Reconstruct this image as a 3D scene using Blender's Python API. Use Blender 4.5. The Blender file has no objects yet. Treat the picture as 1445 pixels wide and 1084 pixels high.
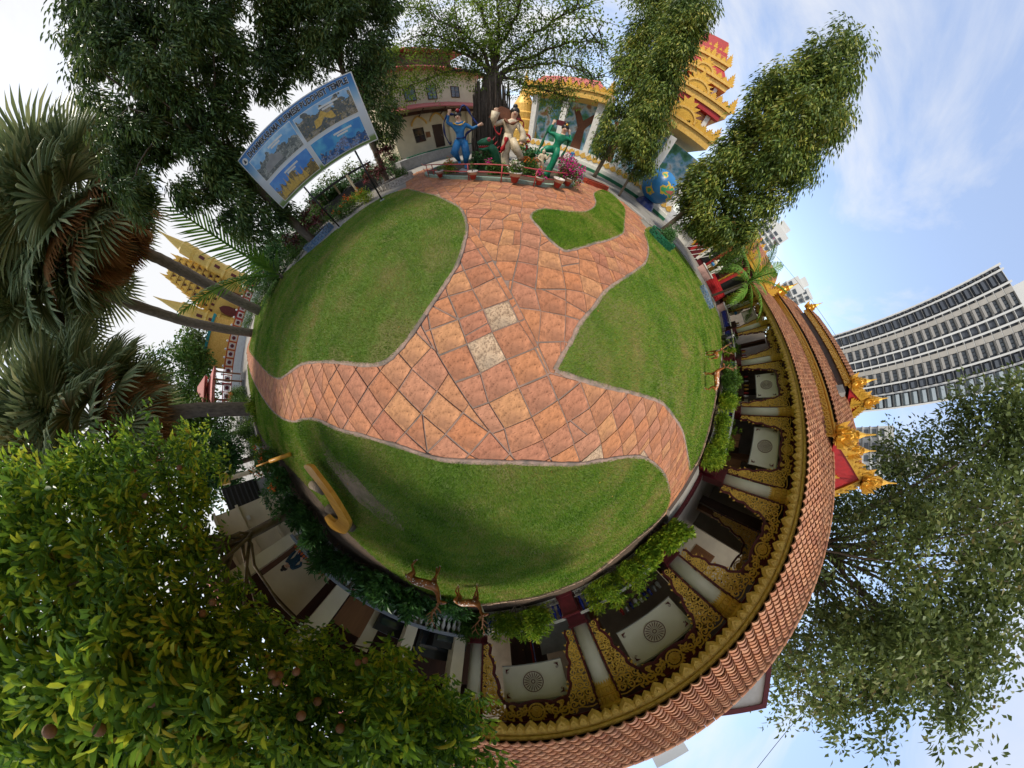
import bpy, bmesh, math, random
import numpy as np
from mathutils import Vector, Matrix
random.seed(7); rng = np.random.default_rng(7)
sc = bpy.context.scene
COL = sc.collection
PI = math.pi
rad = math.radians

# ------------------------------------------------------------------ camera
# A 360 degree "little planet" panorama: stereographic lens looking down from a tripod.
EYE = 1.7
CX, CY, LENSR = 668.058, 436.975, 346.501          # principal point / scale of the 1445 px wide frame
LK = (6.4006188, -6.40065806, 2.79139746, -0.31533854)   # view angle = sum k_i (r/1000)^i
MROW = ((0.997982569104399, -0.02185903049657929, -0.05960683307753534),
        (0.0, -0.9388600662657101, 0.3442989630706814),
        (-0.0634885167867666, -0.3436043637052592, -0.9369659809613796))
cam = bpy.data.cameras.new('panorama_camera')
camo = bpy.data.objects.new('panorama_camera', cam); COL.objects.link(camo)
cam.type = 'PANO'; cam.panorama_type = 'FISHEYE_LENS_POLYNOMIAL'
cam.sensor_fit = 'HORIZONTAL'; cam.sensor_width = 36.0; cam.sensor_height = 27.0
cam.fisheye_fov = 2 * PI
cam.fisheye_polynomial_k0 = 0.0
for i_, k_ in enumerate(LK, 1):
    setattr(cam, 'fisheye_polynomial_k%d' % i_, -k_ * (1445 / 36 / 1000) ** i_)
cam.shift_x = (722.5 - CX) / 1445; cam.shift_y = -(542.0 - CY) / 1084
cam.clip_start = 0.05; cam.clip_end = 6000
camo.matrix_world = Matrix(((MROW[0][0], -MROW[0][1], -MROW[0][2], 0), (MROW[1][0], -MROW[1][1], -MROW[1][2], 0),
                            (MROW[2][0], -MROW[2][1], -MROW[2][2], EYE), (0, 0, 0, 1)))
sc.camera = camo

# ------------------------------------------------------------------ sky, sun, exposure
SUN_AZ, SUN_EL = rad(196), rad(61)
world = bpy.data.worlds.new('World'); sc.world = world; world.use_nodes = True
wn, wl = world.node_tree.nodes, world.node_tree.links
bg = wn['Background']; bg.inputs['Strength'].default_value = 0.15
sky = wn.new('ShaderNodeTexSky'); sky.sky_type = 'NISHITA'; sky.sun_disc = False
sky.sun_elevation = SUN_EL; sky.sun_rotation = PI / 2 - SUN_AZ
sky.air_density = 1.0; sky.dust_density = 0.8; sky.ozone_density = 2.0; sky.altitude = 0
def wnode(t, **kw):
    n = wn.new(t)
    for k, v in kw.items(): setattr(n, k, v)
    return n
tcw = wnode('ShaderNodeTexCoord'); sep = wnode('ShaderNodeSeparateXYZ'); wl.new(tcw.outputs['Generated'], sep.inputs[0])
dz = wnode('ShaderNodeMath', operation='MAXIMUM'); wl.new(sep.outputs[2], dz.inputs[0]); dz.inputs[1].default_value = 0.0
dz2 = wnode('ShaderNodeMath', operation='ADD'); wl.new(dz.outputs[0], dz2.inputs[0]); dz2.inputs[1].default_value = 0.22
cmb = wnode('ShaderNodeCombineXYZ')
for a_ in (0, 1):
    d_ = wnode('ShaderNodeMath', operation='DIVIDE'); wl.new(sep.outputs[a_], d_.inputs[0]); wl.new(dz2.outputs[0], d_.inputs[1]); wl.new(d_.outputs[0], cmb.inputs[a_])
mpw = wnode('ShaderNodeMapping'); mpw.inputs['Rotation'].default_value = (0, 0, rad(35)); mpw.inputs['Scale'].default_value = (0.8, 1.7, 1); mpw.inputs['Location'].default_value = (1.3, 0.4, 0)
wl.new(cmb.outputs[0], mpw.inputs[0])
nzw = wnode('ShaderNodeTexNoise'); nzw.inputs['Scale'].default_value = 1.25; nzw.inputs['Detail'].default_value = 9; nzw.inputs['Roughness'].default_value = 0.6; nzw.inputs['Distortion'].default_value = 0.6
wl.new(mpw.outputs[0], nzw.inputs['Vector'])
# cloud deck thicker towards the west, as the photograph shows
wst = wnode('ShaderNodeVectorMath', operation='DOT_PRODUCT'); wl.new(tcw.outputs['Generated'], wst.inputs[0]); wst.inputs[1].default_value = (-0.9, 0.35, 0.1)
wsm = wnode('ShaderNodeMath', operation='MULTIPLY_ADD'); wl.new(wst.outputs['Value'], wsm.inputs[0]); wsm.inputs[1].default_value = 0.2; wl.new(nzw.outputs[0], wsm.inputs[2])
rmp = wnode('ShaderNodeValToRGB'); wl.new(wsm.outputs[0], rmp.inputs[0])
rmp.color_ramp.elements[0].position = 0.35; rmp.color_ramp.elements[0].color = (0.22, 0.22, 0.22, 1)
rmp.color_ramp.elements[1].position = 0.61; rmp.color_ramp.elements[1].color = (1, 1, 1, 1)
mixw = wnode('ShaderNodeMixRGB'); wl.new(rmp.outputs[0], mixw.inputs[0]); wl.new(sky.outputs[0], mixw.inputs[1]); mixw.inputs[2].default_value = (2.95, 2.98, 3.05, 1)
wl.new(mixw.outputs[0], bg.inputs['Color'])
sun = bpy.data.lights.new('sun', 'SUN'); sun.energy = 1.8; sun.angle = rad(8); sun.color = (1.0, 0.92, 0.79)
suno = bpy.data.objects.new('sun', sun); COL.objects.link(suno)
suno.rotation_euler = Vector((-math.cos(SUN_EL) * math.cos(SUN_AZ), -math.cos(SUN_EL) * math.sin(SUN_AZ), -math.sin(SUN_EL))).to_track_quat('-Z', 'Y').to_euler()
suno.location = (-20, 15, 40)
vs = sc.view_settings; vs.view_transform = 'Standard'; vs.look = 'None'; vs.exposure = 1.12; vs.gamma = 1; vs.use_curve_mapping = False
sc.cycles.max_bounces = 6; sc.cycles.transparent_max_bounces = 8; sc.cycles.diffuse_bounces = 3; sc.cycles.glossy_bounces = 2; sc.cycles.transmission_bounces = 3
sc.cycles.use_denoising = True; sc.cycles.sample_clamp_indirect = 4

# ------------------------------------------------------------------ surveying helpers
def ray(px, py):
    dx, dy = px - CX, py - CY; r = math.hypot(dx, dy); u = r / 1000
    t = LK[0] * u + LK[1] * u * u + LK[2] * u ** 3 + LK[3] * u ** 4
    c = (math.sin(t) * dx / r, math.sin(t) * dy / r, math.cos(t))
    return [sum(m * q for m, q in zip(row, c)) for row in MROW]
def gnd(px, py, z=0.0):
    d = ray(px, py); t = (z - EYE) / d[2]; return Vector((d[0] * t, d[1] * t, z))
def at(px, py, dist):
    """point in the bearing of a surveyed sight line at a known horizontal distance"""
    d = ray(px, py); k = dist / math.hypot(d[0], d[1]); return Vector((d[0] * k, d[1] * k, EYE + d[2] * k))
def pol(az, dist, z=0.0): return Vector((dist * math.cos(rad(az)), dist * math.sin(rad(az)), z))

# ------------------------------------------------------------------ object helpers
def tag(o, label=None, cat=None, group=None, kind=None):
    if label: o['label'] = label
    if cat: o['category'] = cat
    if group: o['group'] = group
    if kind: o['kind'] = kind
    return o
def thing(name, label, cat, loc=(0, 0, 0), rz=0.0, group=None):
    o = bpy.data.objects.new(name, None); COL.objects.link(o); o.empty_display_size = 0.2
    o.location = loc; o.rotation_euler = (0, 0, rz)
    return tag(o, label, cat, group)
def link(name, me, mat=None, parent=None, loc=None, rot=None, scale=None):
    o = bpy.data.objects.new(name, me); COL.objects.link(o)
    if mat is not None and not me.materials: me.materials.append(mat)
    if parent: o.parent = parent
    if loc is not None: o.location = loc
    if rot is not None: o.rotation_euler = rot
    if scale is not None: o.scale = scale
    return o
def copy_tree(o, parent=None, label=None):
    c = o.copy(); COL.objects.link(c); c.parent = parent
    if label: c['label'] = label
    for ch in list(o.children): copy_tree(ch, c)
    return c
def frame_of(d, up=Vector((0, 0, 1))):
    d = Vector(d).normalized(); s = d.cross(up)
    if s.length < 1e-4: s = d.cross(Vector((0, 1, 0)))
    s.normalize(); return d, s, s.cross(d)
class MB:
    def __init__(self): self.v = []; self.f = []
    def add(self, vs_, fs_, m=None):
        k = len(self.v)
        self.v += [tuple(m @ Vector(p)) for p in vs_] if m is not None else [tuple(p) for p in vs_]
        self.f += [tuple(i + k for i in f) for f in fs_]; return self
    def box(self, c, s, rz=0.0, m=None):
        x, y, z = s[0] / 2, s[1] / 2, s[2] / 2
        v = [(-x, -y, -z), (x, -y, -z), (x, y, -z), (-x, y, -z), (-x, -y, z), (x, -y, z), (x, y, z), (-x, y, z)]
        mm = Matrix.Translation(c) @ Matrix.Rotation(rz, 4, 'Z')
        if m is not None: mm = m @ mm
        return self.add(v, [(0, 3, 2, 1), (4, 5, 6, 7), (0, 1, 5, 4), (1, 2, 6, 5), (2, 3, 7, 6), (3, 0, 4, 7)], mm)
    def prism(self, poly, z0, z1, m=None, taper=None):
        n = len(poly); a = sum(poly[i][0] * poly[(i + 1) % n][1] - poly[(i + 1) % n][0] * poly[i][1] for i in range(n))
        if a < 0: poly = poly[::-1]
        top = poly
        if taper:
            cx = sum(p[0] for p in poly) / n; cy = sum(p[1] for p in poly) / n
            top = [(cx + (p[0] - cx) * taper, cy + (p[1] - cy) * taper) for p in poly]
        v = [(p[0], p[1], z0) for p in poly] + [(p[0], p[1], z1) for p in top]
        f = [tuple(range(n))[::-1], tuple(range(n, 2 * n))] + [(i, (i + 1) % n, (i + 1) % n + n, i + n) for i in range(n)]
        return self.add(v, f, m)
    def slab(self, poly, y0, y1, m=None):
        """polygon in the x-z plane extruded along y"""
        n = len(poly); a = sum(poly[i][0] * poly[(i + 1) % n][1] - poly[(i + 1) % n][0] * poly[i][1] for i in range(n))
        if a < 0: poly = poly[::-1]
        v = [(p[0], y1, p[1]) for p in poly] + [(p[0], y0, p[1]) for p in poly]
        f = [tuple(range(n))[::-1], tuple(range(n, 2 * n))] + [(i, (i + 1) % n, (i + 1) % n + n, i + n) for i in range(n)]
        return self.add(v, f, m)
    def ribbon(self, pts, w, y0, y1, m=None, taper=True, closed=False):
        """flat band following a curve in the x-z plane, thickness y0..y1"""
        n = len(pts); L = []; Rr = []
        for i in range(n):
            a = pts[(i - 1) % n] if closed else pts[max(i - 1, 0)]; b = pts[(i + 1) % n] if closed else pts[min(i + 1, n - 1)]
            dx, dz_ = b[0] - a[0], b[1] - a[1]; l = math.hypot(dx, dz_) or 1
            ww = w / 2 * ((0.35 + 0.65 * math.sin(PI * min(1, 0.12 + 0.88 * i / (n - 1)))) if taper else 1)
            L.append((pts[i][0] - dz_ / l * ww, pts[i][1] + dx / l * ww)); Rr.append((pts[i][0] + dz_ / l * ww, pts[i][1] - dx / l * ww))
        v = []; f = []
        for i in range(n): v += [(L[i][0], y1, L[i][1]), (Rr[i][0], y1, Rr[i][1]), (Rr[i][0], y0, Rr[i][1]), (L[i][0], y0, L[i][1])]
        for i in range(n if closed else n - 1):
            a, b = 4 * i, 4 * ((i + 1) % n)
            f += [(a, a + 1, b + 1, b), (a + 1, a + 2, b + 2, b + 1), (a + 2, a + 3, b + 3, b + 2), (a + 3, a, b, b + 3)]
        if not closed: f += [(0, 3, 2, 1), (4 * n - 4, 4 * n - 3, 4 * n - 2, 4 * n - 1)]
        return self.add(v, f, m)
    def tube(self, pts, rads, n=6, m=None, cap=True):
        pts = [Vector(p) for p in pts]
        if not hasattr(rads, '__len__'): rads = [rads] * len(pts)
        v = []; f = []; s = None
        for i, p in enumerate(pts):
            d = (pts[min(i + 1, len(pts) - 1)] - pts[max(i - 1, 0)]).normalized()
            if s is None:
                s = d.cross(Vector((0, 0, 1)))
                if s.length < 1e-3: s = Vector((1, 0, 0))
            s = (s - d * s.dot(d))
            if s.length < 1e-4: s = d.orthogonal()
            s.normalize(); t = d.cross(s)
            for k in range(n):
                a = 2 * PI * k / n; v.append(p + (s * math.cos(a) + t * math.sin(a)) * rads[i])
        for i in range(len(pts) - 1):
            for k in range(n): f.append((i * n + k, i * n + (k + 1) % n, (i + 1) * n + (k + 1) % n, (i + 1) * n + k))
        if cap: f += [tuple(range(n))[::-1], tuple(range((len(pts) - 1) * n, len(pts) * n))]
        return self.add(v, f, m)
    def lathe(self, prof, n=16, c=(0, 0, 0), m=None, sx=1.0, sy=1.0, arc=2 * PI):
        v = []; f = []; full = arc > 2 * PI - 1e-3; nn = n if full else n + 1
        for r, z in prof:
            for k in range(nn):
                a = arc * k / n; v.append((c[0] + r * sx * math.cos(a), c[1] + r * sy * math.sin(a), c[2] + z))
        for i in range(len(prof) - 1):
            for k in range(n): 
                k2 = (k + 1) % nn if full else k + 1
                f.append((i * nn + k, i * nn + k2, (i + 1) * nn + k2, (i + 1) * nn + k))
        if full:
            if prof[0][0] > 1e-4: f.append(tuple(range(nn))[::-1])
            if prof[-1][0] > 1e-4: f.append(tuple(range((len(prof) - 1) * nn, len(prof) * nn)))
        return self.add(v, f, m)
    def ball(self, c, r, n=10, m=None):
        if not hasattr(r, '__len__'): r = (r, r, r)
        k = max(4, n // 2 + 1); prof = [(max(1e-5, math.sin(PI * i / k)), -math.cos(PI * i / k)) for i in range(k + 1)]
        mm = Matrix.Translation(c) @ Matrix.Diagonal((r[0], r[1], r[2], 1))
        return self.lathe(prof, n, (0, 0, 0), m @ mm if m is not None else mm)
    def mesh(self, name, smooth=False):
        me = bpy.data.meshes.new(name); me.from_pydata(self.v, [], self.f); me.validate()
        if smooth: me.shade_smooth()
        return me
    def build(self, name, mat, parent=None, smooth=False, world=False, loc=None, rz=0.0):
        if world and parent is not None:
            mi = Matrix.Translation(parent.location) @ Matrix.Rotation(parent.rotation_euler.z, 4, 'Z'); mi.invert()
            self.v = [tuple(mi @ Vector(p)) for p in self.v]
        elif world and loc is not None:
            L = Vector(loc); self.v = [tuple(Vector(p) - L) for p in self.v]
        o = link(name, self.mesh(name, smooth), mat, parent)
        if parent is None and loc is not None: o.location = loc
        if rz: o.rotation_euler.z = rz
        return o
def npmesh(name, V, F):
    """fast mesh from numpy verts (n,3) and faces (m,k)"""
    me = bpy.data.meshes.new(name); V = np.asarray(V, np.float32); F = np.asarray(F, np.int32); m, k = F.shape
    me.vertices.add(len(V)); me.vertices.foreach_set('co', V.ravel())
    me.loops.add(m * k); me.loops.foreach_set('vertex_index', F.ravel())
    me.polygons.add(m); me.polygons.foreach_set('loop_start', np.arange(0, m * k, k, dtype=np.int32))
    me.update(calc_edges=True); return me
def leaves(P, Dr, L, W, droop=0.25, fold=0.2, hi=False):
    """leaf quads: base P (n,3), direction Dr (n,3), length L, width W (scalars or n)"""
    n = len(P); L = np.broadcast_to(np.asarray(L, float), (n,))[:, None]; W = np.broadcast_to(np.asarray(W, float), (n,))[:, None]
    Dr = Dr / (np.linalg.norm(Dr, axis=1, keepdims=True) + 1e-9)
    R = rng.normal(size=(n, 3)); R[:, 2] += 1.2
    S = np.cross(Dr, R); S /= (np.linalg.norm(S, axis=1, keepdims=True) + 1e-9); Nn = np.cross(S, Dr)
    g = np.array([[0, 0, -1.0]])
    if hi:
        z_ = Nn * W * 0.28
        V = np.stack([P, P + Dr * L * 0.3 + S * W * .46 + z_, P + Dr * L * 0.68 + S * W * .36 + z_ + g * L * droop * .4, P + Dr * L * 0.97 + g * L * droop, P + Dr * L * 0.68 - S * W * .36 + z_ + g * L * droop * .4, P + Dr * L * 0.3 - S * W * .46 + z_], 1).reshape(-1, 3)
        k = (np.arange(n) * 6)[:, None]
        return V, np.concatenate([k + np.array([[0, 1, 2, 3]]), k + np.array([[0, 3, 4, 5]])])
    V = np.stack([P, P + Dr * L * 0.45 + S * W / 2, P + Dr * L * 0.95 + g * L * droop, P + Dr * L * 0.45 - S * W / 2], 1).reshape(-1, 3)
    F = np.arange(4 * n).reshape(n, 4)
    return V, F
def catmull(pts, k=6, closed=False):
    out = []; n = len(pts)
    for i in range(n if closed else n - 1):
        p0, p1, p2, p3 = (pts[(i - 1) % n] if closed else pts[max(i - 1, 0)]), pts[i], pts[(i + 1) % n], (pts[(i + 2) % n] if closed else pts[min(i + 2, n - 1)])
        for j in range(k):
            t = j / k; out.append(tuple(0.5 * ((2 * b) + (c - a) * t + (2 * a - 5 * b + 4 * c - d) * t * t + (-a + 3 * b - 3 * c + d) * t ** 3) for a, b, c, d in zip(p0, p1, p2, p3)))
    if not closed: out.append(tuple(pts[-1]))
    return out

# ------------------------------------------------------------------ materials
def nodes_of(name):
    m = bpy.data.materials.new(name); m.use_nodes = True; nt = m.node_tree
    return m, nt, nt.nodes['Principled BSDF']
def mat(name, c1, c2=None, scale=6.0, rough=0.7, bump=0.0, bscale=None, metal=0.0, spec=0.4, objrand=0.0, detail=5, stretch=None, stain=None):
    """two-tone procedural surface: noise between c1 and c2, optional per-object variation, bump, stains"""
    m, nt, b = nodes_of(name); N, Lk = nt.nodes, nt.links
    b.inputs['Roughness'].default_value = rough; b.inputs['Metallic'].default_value = metal; b.inputs['Specular IOR Level'].default_value = spec
    if c2 is None: c2 = tuple(x * 0.78 for x in c1)
    tc = N.new('ShaderNodeTexCoord'); mp = N.new('ShaderNodeMapping'); Lk.new(tc.outputs['Object'], mp.inputs[0])
    if stretch: mp.inputs['Scale'].default_value = stretch
    oi = N.new('ShaderNodeObjectInfo')
    ad = N.new('ShaderNodeVectorMath'); ad.operation = 'MULTIPLY_ADD'
    ad.inputs[1].default_value = (1, 1, 1); Lk.new(mp.outputs[0], ad.inputs[0])
    sv = N.new('ShaderNodeVectorMath'); sv.operation = 'SCALE'; sv.inputs[0].default_value = (17, 31, 7); Lk.new(oi.outputs['Random'], sv.inputs['Scale']); Lk.new(sv.outputs[0], ad.inputs[2])
    nz = N.new('ShaderNodeTexNoise'); nz.inputs['Scale'].default_value = scale; nz.inputs['Detail'].default_value = detail; nz.inputs['Roughness'].default_value = 0.62; Lk.new(ad.outputs[0], nz.inputs['Vector'])
    rp = N.new('ShaderNodeValToRGB'); rp.color_ramp.elements[0].position = 0.32; rp.color_ramp.elements[1].position = 0.68
    rp.color_ramp.elements[0].color = (*c2, 1); rp.color_ramp.elements[1].color = (*c1, 1); Lk.new(nz.outputs[0], rp.inputs[0])
    out = rp.outputs[0]
    if objrand:
        hs = N.new('ShaderNodeHueSaturation'); mr = N.new('ShaderNodeMapRange'); Lk.new(oi.outputs['Random'], mr.inputs[0]); mr.inputs[3].default_value = 1 - objrand; mr.inputs[4].default_value = 1 + objrand
        Lk.new(mr.outputs[0], hs.inputs['Value']); Lk.new(out, hs.inputs['Color']); out = hs.outputs[0]
    if stain:
        n2 = N.new('ShaderNodeTexNoise'); n2.inputs['Scale'].default_value = scale * 0.23; n2.inputs['Detail'].default_value = 6; Lk.new(ad.outputs[0], n2.inputs['Vector'])
        r2 = N.new('ShaderNodeValToRGB'); r2.color_ramp.elements[0].position = 0.5; r2.color_ramp.elements[1].position = 0.61; Lk.new(n2.outputs[0], r2.inputs[0])
        mx = N.new('ShaderNodeMixRGB'); mx.inputs[2].default_value = (*stain, 1); Lk.new(out, mx.inputs[1])
        ml = N.new('ShaderNodeMath'); ml.operation = 'MULTIPLY'; ml.inputs[1].default_value = 0.65; Lk.new(r2.outputs[0], ml.inputs[0]); Lk.new(ml.outputs[0], mx.inputs[0]); out = mx.outputs[0]
    Lk.new(out, b.inputs['Base Color'])
    if bump:
        n3 = N.new('ShaderNodeTexNoise'); n3.inputs['Scale'].default_value = bscale or scale * 4; n3.inputs['Detail'].default_value = 6; Lk.new(ad.outputs[0], n3.inputs['Vector'])
        bp = N.new('ShaderNodeBump'); bp.inputs['Strength'].default_value = bump; bp.inputs['Distance'].default_value = 0.02; Lk.new(n3.outputs[0], bp.inputs['Height']); Lk.new(bp.outputs[0], b.inputs['Normal'])
    return m
def leafmat(name, cols, trans=0.3, rough=0.5, spec=0.3, nscale=1.2):
    """foliage: colour by leaf (random per island) and by clump (noise), slightly translucent"""
    m, nt, b = nodes_of(name); N, Lk = nt.nodes, nt.links
    g = N.new('ShaderNodeNewGeometry'); tc = N.new('ShaderNodeTexCoord'); nz = N.new('ShaderNodeTexNoise'); nz.inputs['Scale'].default_value = nscale; nz.inputs['Detail'].default_value = 3
    Lk.new(tc.outputs['Object'], nz.inputs['Vector'])
    ma = N.new('ShaderNodeMath'); ma.operation = 'MULTIPLY_ADD'; Lk.new(g.outputs['Random Per Island'], ma.inputs[0]); ma.inputs[1].default_value = 0.6; 
    mb = N.new('ShaderNodeMath'); mb.operation = 'MULTIPLY_ADD'; Lk.new(nz.outputs[0], mb.inputs[0]); mb.inputs[1].default_value = 1.1; mb.inputs[2].default_value = -0.35; Lk.new(mb.outputs[0], ma.inputs[2])
    rp = N.new('ShaderNodeValToRGB'); el = rp.color_ramp.elements
    while len(el) < len(cols): el.new(0.5)
    for i, c in enumerate(cols): el[i].position = i / (len(cols) - 1); el[i].color = (*c, 1)
    Lk.new(ma.outputs[0], rp.inputs[0]); Lk.new(rp.outputs[0], b.inputs['Base Color'])
    b.inputs['Roughness'].default_value = rough + .05; b.inputs['Specular IOR Level'].default_value = spec * .5
    tr = N.new('ShaderNodeBsdfTranslucent'); mx = N.new('ShaderNodeMixShader'); mx.inputs[0].default_value = trans
    Lk.new(rp.outputs[0], tr.inputs[0]); Lk.new(b.outputs[0], mx.inputs[1]); Lk.new(tr.outputs[0], mx.inputs[2])
    Lk.new(mx.outputs[0], nt.nodes['Material Output'].inputs[0]); return m
M = {}
M['ground'] = mat('concrete_ground', (0.33, 0.31, 0.28), (0.24, 0.225, 0.2), 1.2, 0.85, 0.2, 20, stain=(0.16, 0.15, 0.13))
M['road'] = mat('worn_road', (0.26, 0.245, 0.22), (0.19, 0.18, 0.165), 2.0, 0.9, 0.3, 60, stain=(0.12, 0.115, 0.1))
M['soil'] = mat('soil', (0.09, 0.06, 0.038), (0.05, 0.034, 0.022), 9, 0.95, 0.6)
M['turf'] = mat('turf_base', (0.10, 0.17, 0.024), (0.075, 0.11, 0.024), 5, 0.95, 0.5, 80, stain=(0.17, 0.145, 0.06))
M['mortar'] = mat('mortar', (0.13, 0.115, 0.10), (0.30, 0.19, 0.15), 3.0, 0.95, 0.4, 60)
M['edging'] = mat('edging_cement', (0.36, 0.24, 0.19), (0.21, 0.165, 0.14), 14, 0.92, 0.5, 60, stain=(0.11, 0.1, 0.085))
M['white'] = mat('white_paint', (0.74, 0.73, 0.69), (0.62, 0.6, 0.56), 3, 0.6, 0.08)
M['cream'] = mat('cream_wall', (0.78, 0.68, 0.49), (0.69, 0.59, 0.42), 1.5, 0.8, 0.1, 40, stain=(0.58, 0.5, 0.37))
M['maroon'] = mat('maroon_paint', (0.13, 0.012, 0.018), (0.085, 0.01, 0.014), 5, 0.45, 0.05)
M['red'] = mat('red_paint', (0.44, 0.022, 0.026), (0.32, 0.018, 0.02), 5, 0.5, 0.05)
M['gold'] = mat('gold_paint', (0.82, 0.48, 0.06), (0.58, 0.30, 0.03), 14, 0.34, 0.5, 40, metal=0.35, spec=0.6)
M['golddull'] = mat('dull_gold_paint', (0.54, 0.33, 0.055), (0.36, 0.20, 0.03), 10, 0.5, 0.35, 60, metal=0.2)
M['goldpale'] = mat('pale_gold_paint', (0.80, 0.52, 0.14), (0.62, 0.34, 0.06), 6, 0.45, 0.3, 40, metal=0.15)
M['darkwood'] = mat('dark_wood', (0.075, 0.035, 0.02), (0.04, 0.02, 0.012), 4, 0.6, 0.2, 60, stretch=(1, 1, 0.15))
M['brownwood'] = mat('brown_wood', (0.30, 0.13, 0.045), (0.2, 0.085, 0.03), 5, 0.55, 0.2, 60, stretch=(1, 1, 0.15))
M['grey'] = mat('grey_cement', (0.34, 0.335, 0.325), (0.25, 0.245, 0.24), 4, 0.85, 0.2)
M['darkgrey'] = mat('dark_grey', (0.06, 0.06, 0.065), (0.04, 0.04, 0.045), 4, 0.6)
M['black'] = mat('black_paint', (0.018, 0.018, 0.02), (0.012, 0.012, 0.013), 4, 0.4)
M['bluetile'] = mat('blue_glaze', (0.02, 0.04, 0.34), (0.015, 0.025, 0.22), 8, 0.15, spec=0.6)
M['steel'] = mat('steel', (0.45, 0.46, 0.47), (0.36, 0.37, 0.38), 8, 0.35, metal=0.8)
M['bark'] = mat('bark', (0.23, 0.18, 0.135), (0.11, 0.085, 0.065), 9, 0.95, 0.9, 40, stretch=(1, 1, 0.35))
M['barkdark'] = mat('dark_bark', (0.125, 0.095, 0.07), (0.06, 0.045, 0.035), 9, 0.95, 0.9, 40, stretch=(1, 1, 0.35))
M['greenpaint'] = mat('green_paint', (0.02, 0.16, 0.08), (0.015, 0.11, 0.055), 6, 0.5, 0.1)
M['bluepaint'] = mat('blue_paint', (0.03, 0.17, 0.38), (0.025, 0.12, 0.28), 6, 0.5, 0.1)
M['glass'] = mat('dark_glass', (0.035, 0.045, 0.055), (0.02, 0.025, 0.03), 3, 0.08, spec=0.8)
# ================================================================== THE SETTING: ground, lawns, path
def G2(L): return [tuple(gnd(*p)[:2]) for p in L]
L_NW = [(601, 445), (582, 473), (565, 494), (545, 511), (521, 515), (486, 512), (458, 510.6), (427, 514), (408, 527), (394, 534), (380, 527), (365, 511), (352, 493),
        (357, 470), (361, 445), (374, 416), (396, 391), (416, 374), (450, 346), (480, 321), (520, 291), (545, 277), (562, 271), (577, 268), (597, 273), (614, 277), (636, 287), (650, 296), (657, 312), (659, 327), (655, 345), (651, 360), (644, 378), (632, 398), (617, 421)]
L_E = [(781, 522), (793, 500), (806, 479), (817, 457), (838, 432), (853, 412), (872, 398), (897, 382), (911, 369), (914, 349), (909, 326), (922, 322), (948, 343), (968, 368), (987, 396), (1003, 423), (1014, 448), (1020, 475), (1016, 510), (1010, 545), (1004, 580), (996, 612), (986, 642), (973, 664), (969, 640), (962, 609), (948, 586), (932, 568), (911, 560), (887, 553), (856, 546), (823, 536.5), (797, 528)]
L_ISL = [(752, 302), (749, 309), (760, 323), (775, 340), (792, 353.5), (801, 355), (819, 350.5), (839, 344), (856, 340), (871, 334), (878.5, 328), (880, 314), (881, 296), (872.5, 283.5), (862, 274), (854, 270), (846.6, 269), (838, 274), (840.5, 286.5), (837, 294), (825, 300), (805.5, 300), (786, 298), (763, 297)]
L_S = [(350, 514), (356, 532), (366, 552), (380, 573), (394, 587), (413, 595), (432, 591), (451, 593), (481, 606), (514, 614), (556, 626), (592, 637.6), (627, 647), (674, 649.4), (734, 650.6), (781, 653), (816, 653), (852, 648), (887, 643.5), (911, 647), (929, 661), (939, 675), (944, 695), (940, 717), (925, 734), (900, 755), (870, 780), (832, 809), (790, 828), (760, 838), (720, 845), (690, 849), (660, 852), (620, 842), (585, 825), (545, 798), (508, 765), (478, 735), (440, 690), (400, 648), (372, 618), (361, 592), (356, 565), (352, 540)]
SHEET = [(349, 492), (352, 515), (362, 545), (400, 610), (560, 780), (700, 840), (890, 750), (944, 716), (968, 694), (975, 664), (1000, 560), (1008, 480), (985, 402), (940, 350), (916, 350), (910, 322), (896, 302), (884, 291), (850, 266), (832, 262), (812, 258), (790, 262), (740, 260), (690, 254), (640, 246), (600, 238), (578, 250), (575, 266), (480, 330), (400, 400), (365, 450)]
base = MB().prism([(-900, -900), (900, -900), (900, 900), (-900, 900)], -0.6, 0.0)
tag(base.build('ground', M['ground']), kind='structure')
def sheet(name, poly, z0, z1, m, kind='structure'):
    me = bpy.data.meshes.new(name); bm = bmesh.new()
    vt = [bm.verts.new((x, y, z1)) for x, y in poly]
    es = [bm.edges.new((vt[i], vt[(i + 1) % len(vt)])) for i in range(len(vt))]
    bmesh.ops.triangle_fill(bm, use_beauty=True, use_dissolve=False, edges=es)
    for f in bm.faces:
        f.normal_update()
        if f.normal.z < 0: f.normal_flip()
    vb = [bm.verts.new((x, y, z0)) for x, y in poly]
    for i in range(len(vt)):
        j = (i + 1) % len(vt); bm.faces.new((vt[i], vt[j], vb[j], vb[i]))
    bm.to_mesh(me); bm.free(); return tag(link(name, me, m), kind=kind)
def smooth_ring(L, k=4): return catmull(G2(L), k, True)
lawn_polys = [smooth_ring(L) for L in (L_NW, L_E, L_ISL, L_S)]
for P_ in lawn_polys: sheet('lawn', P_, 0.0, 0.034, M['turf'])
sheet_poly = G2(SHEET)
path = sheet('path', sheet_poly, 0.0, 0.008, M['mortar'])
road_poly = G2([(806, 250), (850, 261), (888, 292), (915, 317), (949, 342), (988, 393), (1005, 421), (1021, 470)]) + [tuple(pol(a, d)[:2]) for a, d in ((-6, 24), (6, 27), (20, 29), (38, 30), (52, 31), (66, 30))]
bed_s = G2([(660, 851), (690, 848), (720, 844), (760, 837), (790, 827), (832, 808), (870, 779), (900, 754), (925, 733), (940, 716)]); bed_s += [tuple(PB) for PB in ((7.2, -8.2), (5.9, -8.9), (2.0, -10.9), (-.5, -12.2), (-2.2, -11.0))]
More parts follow.
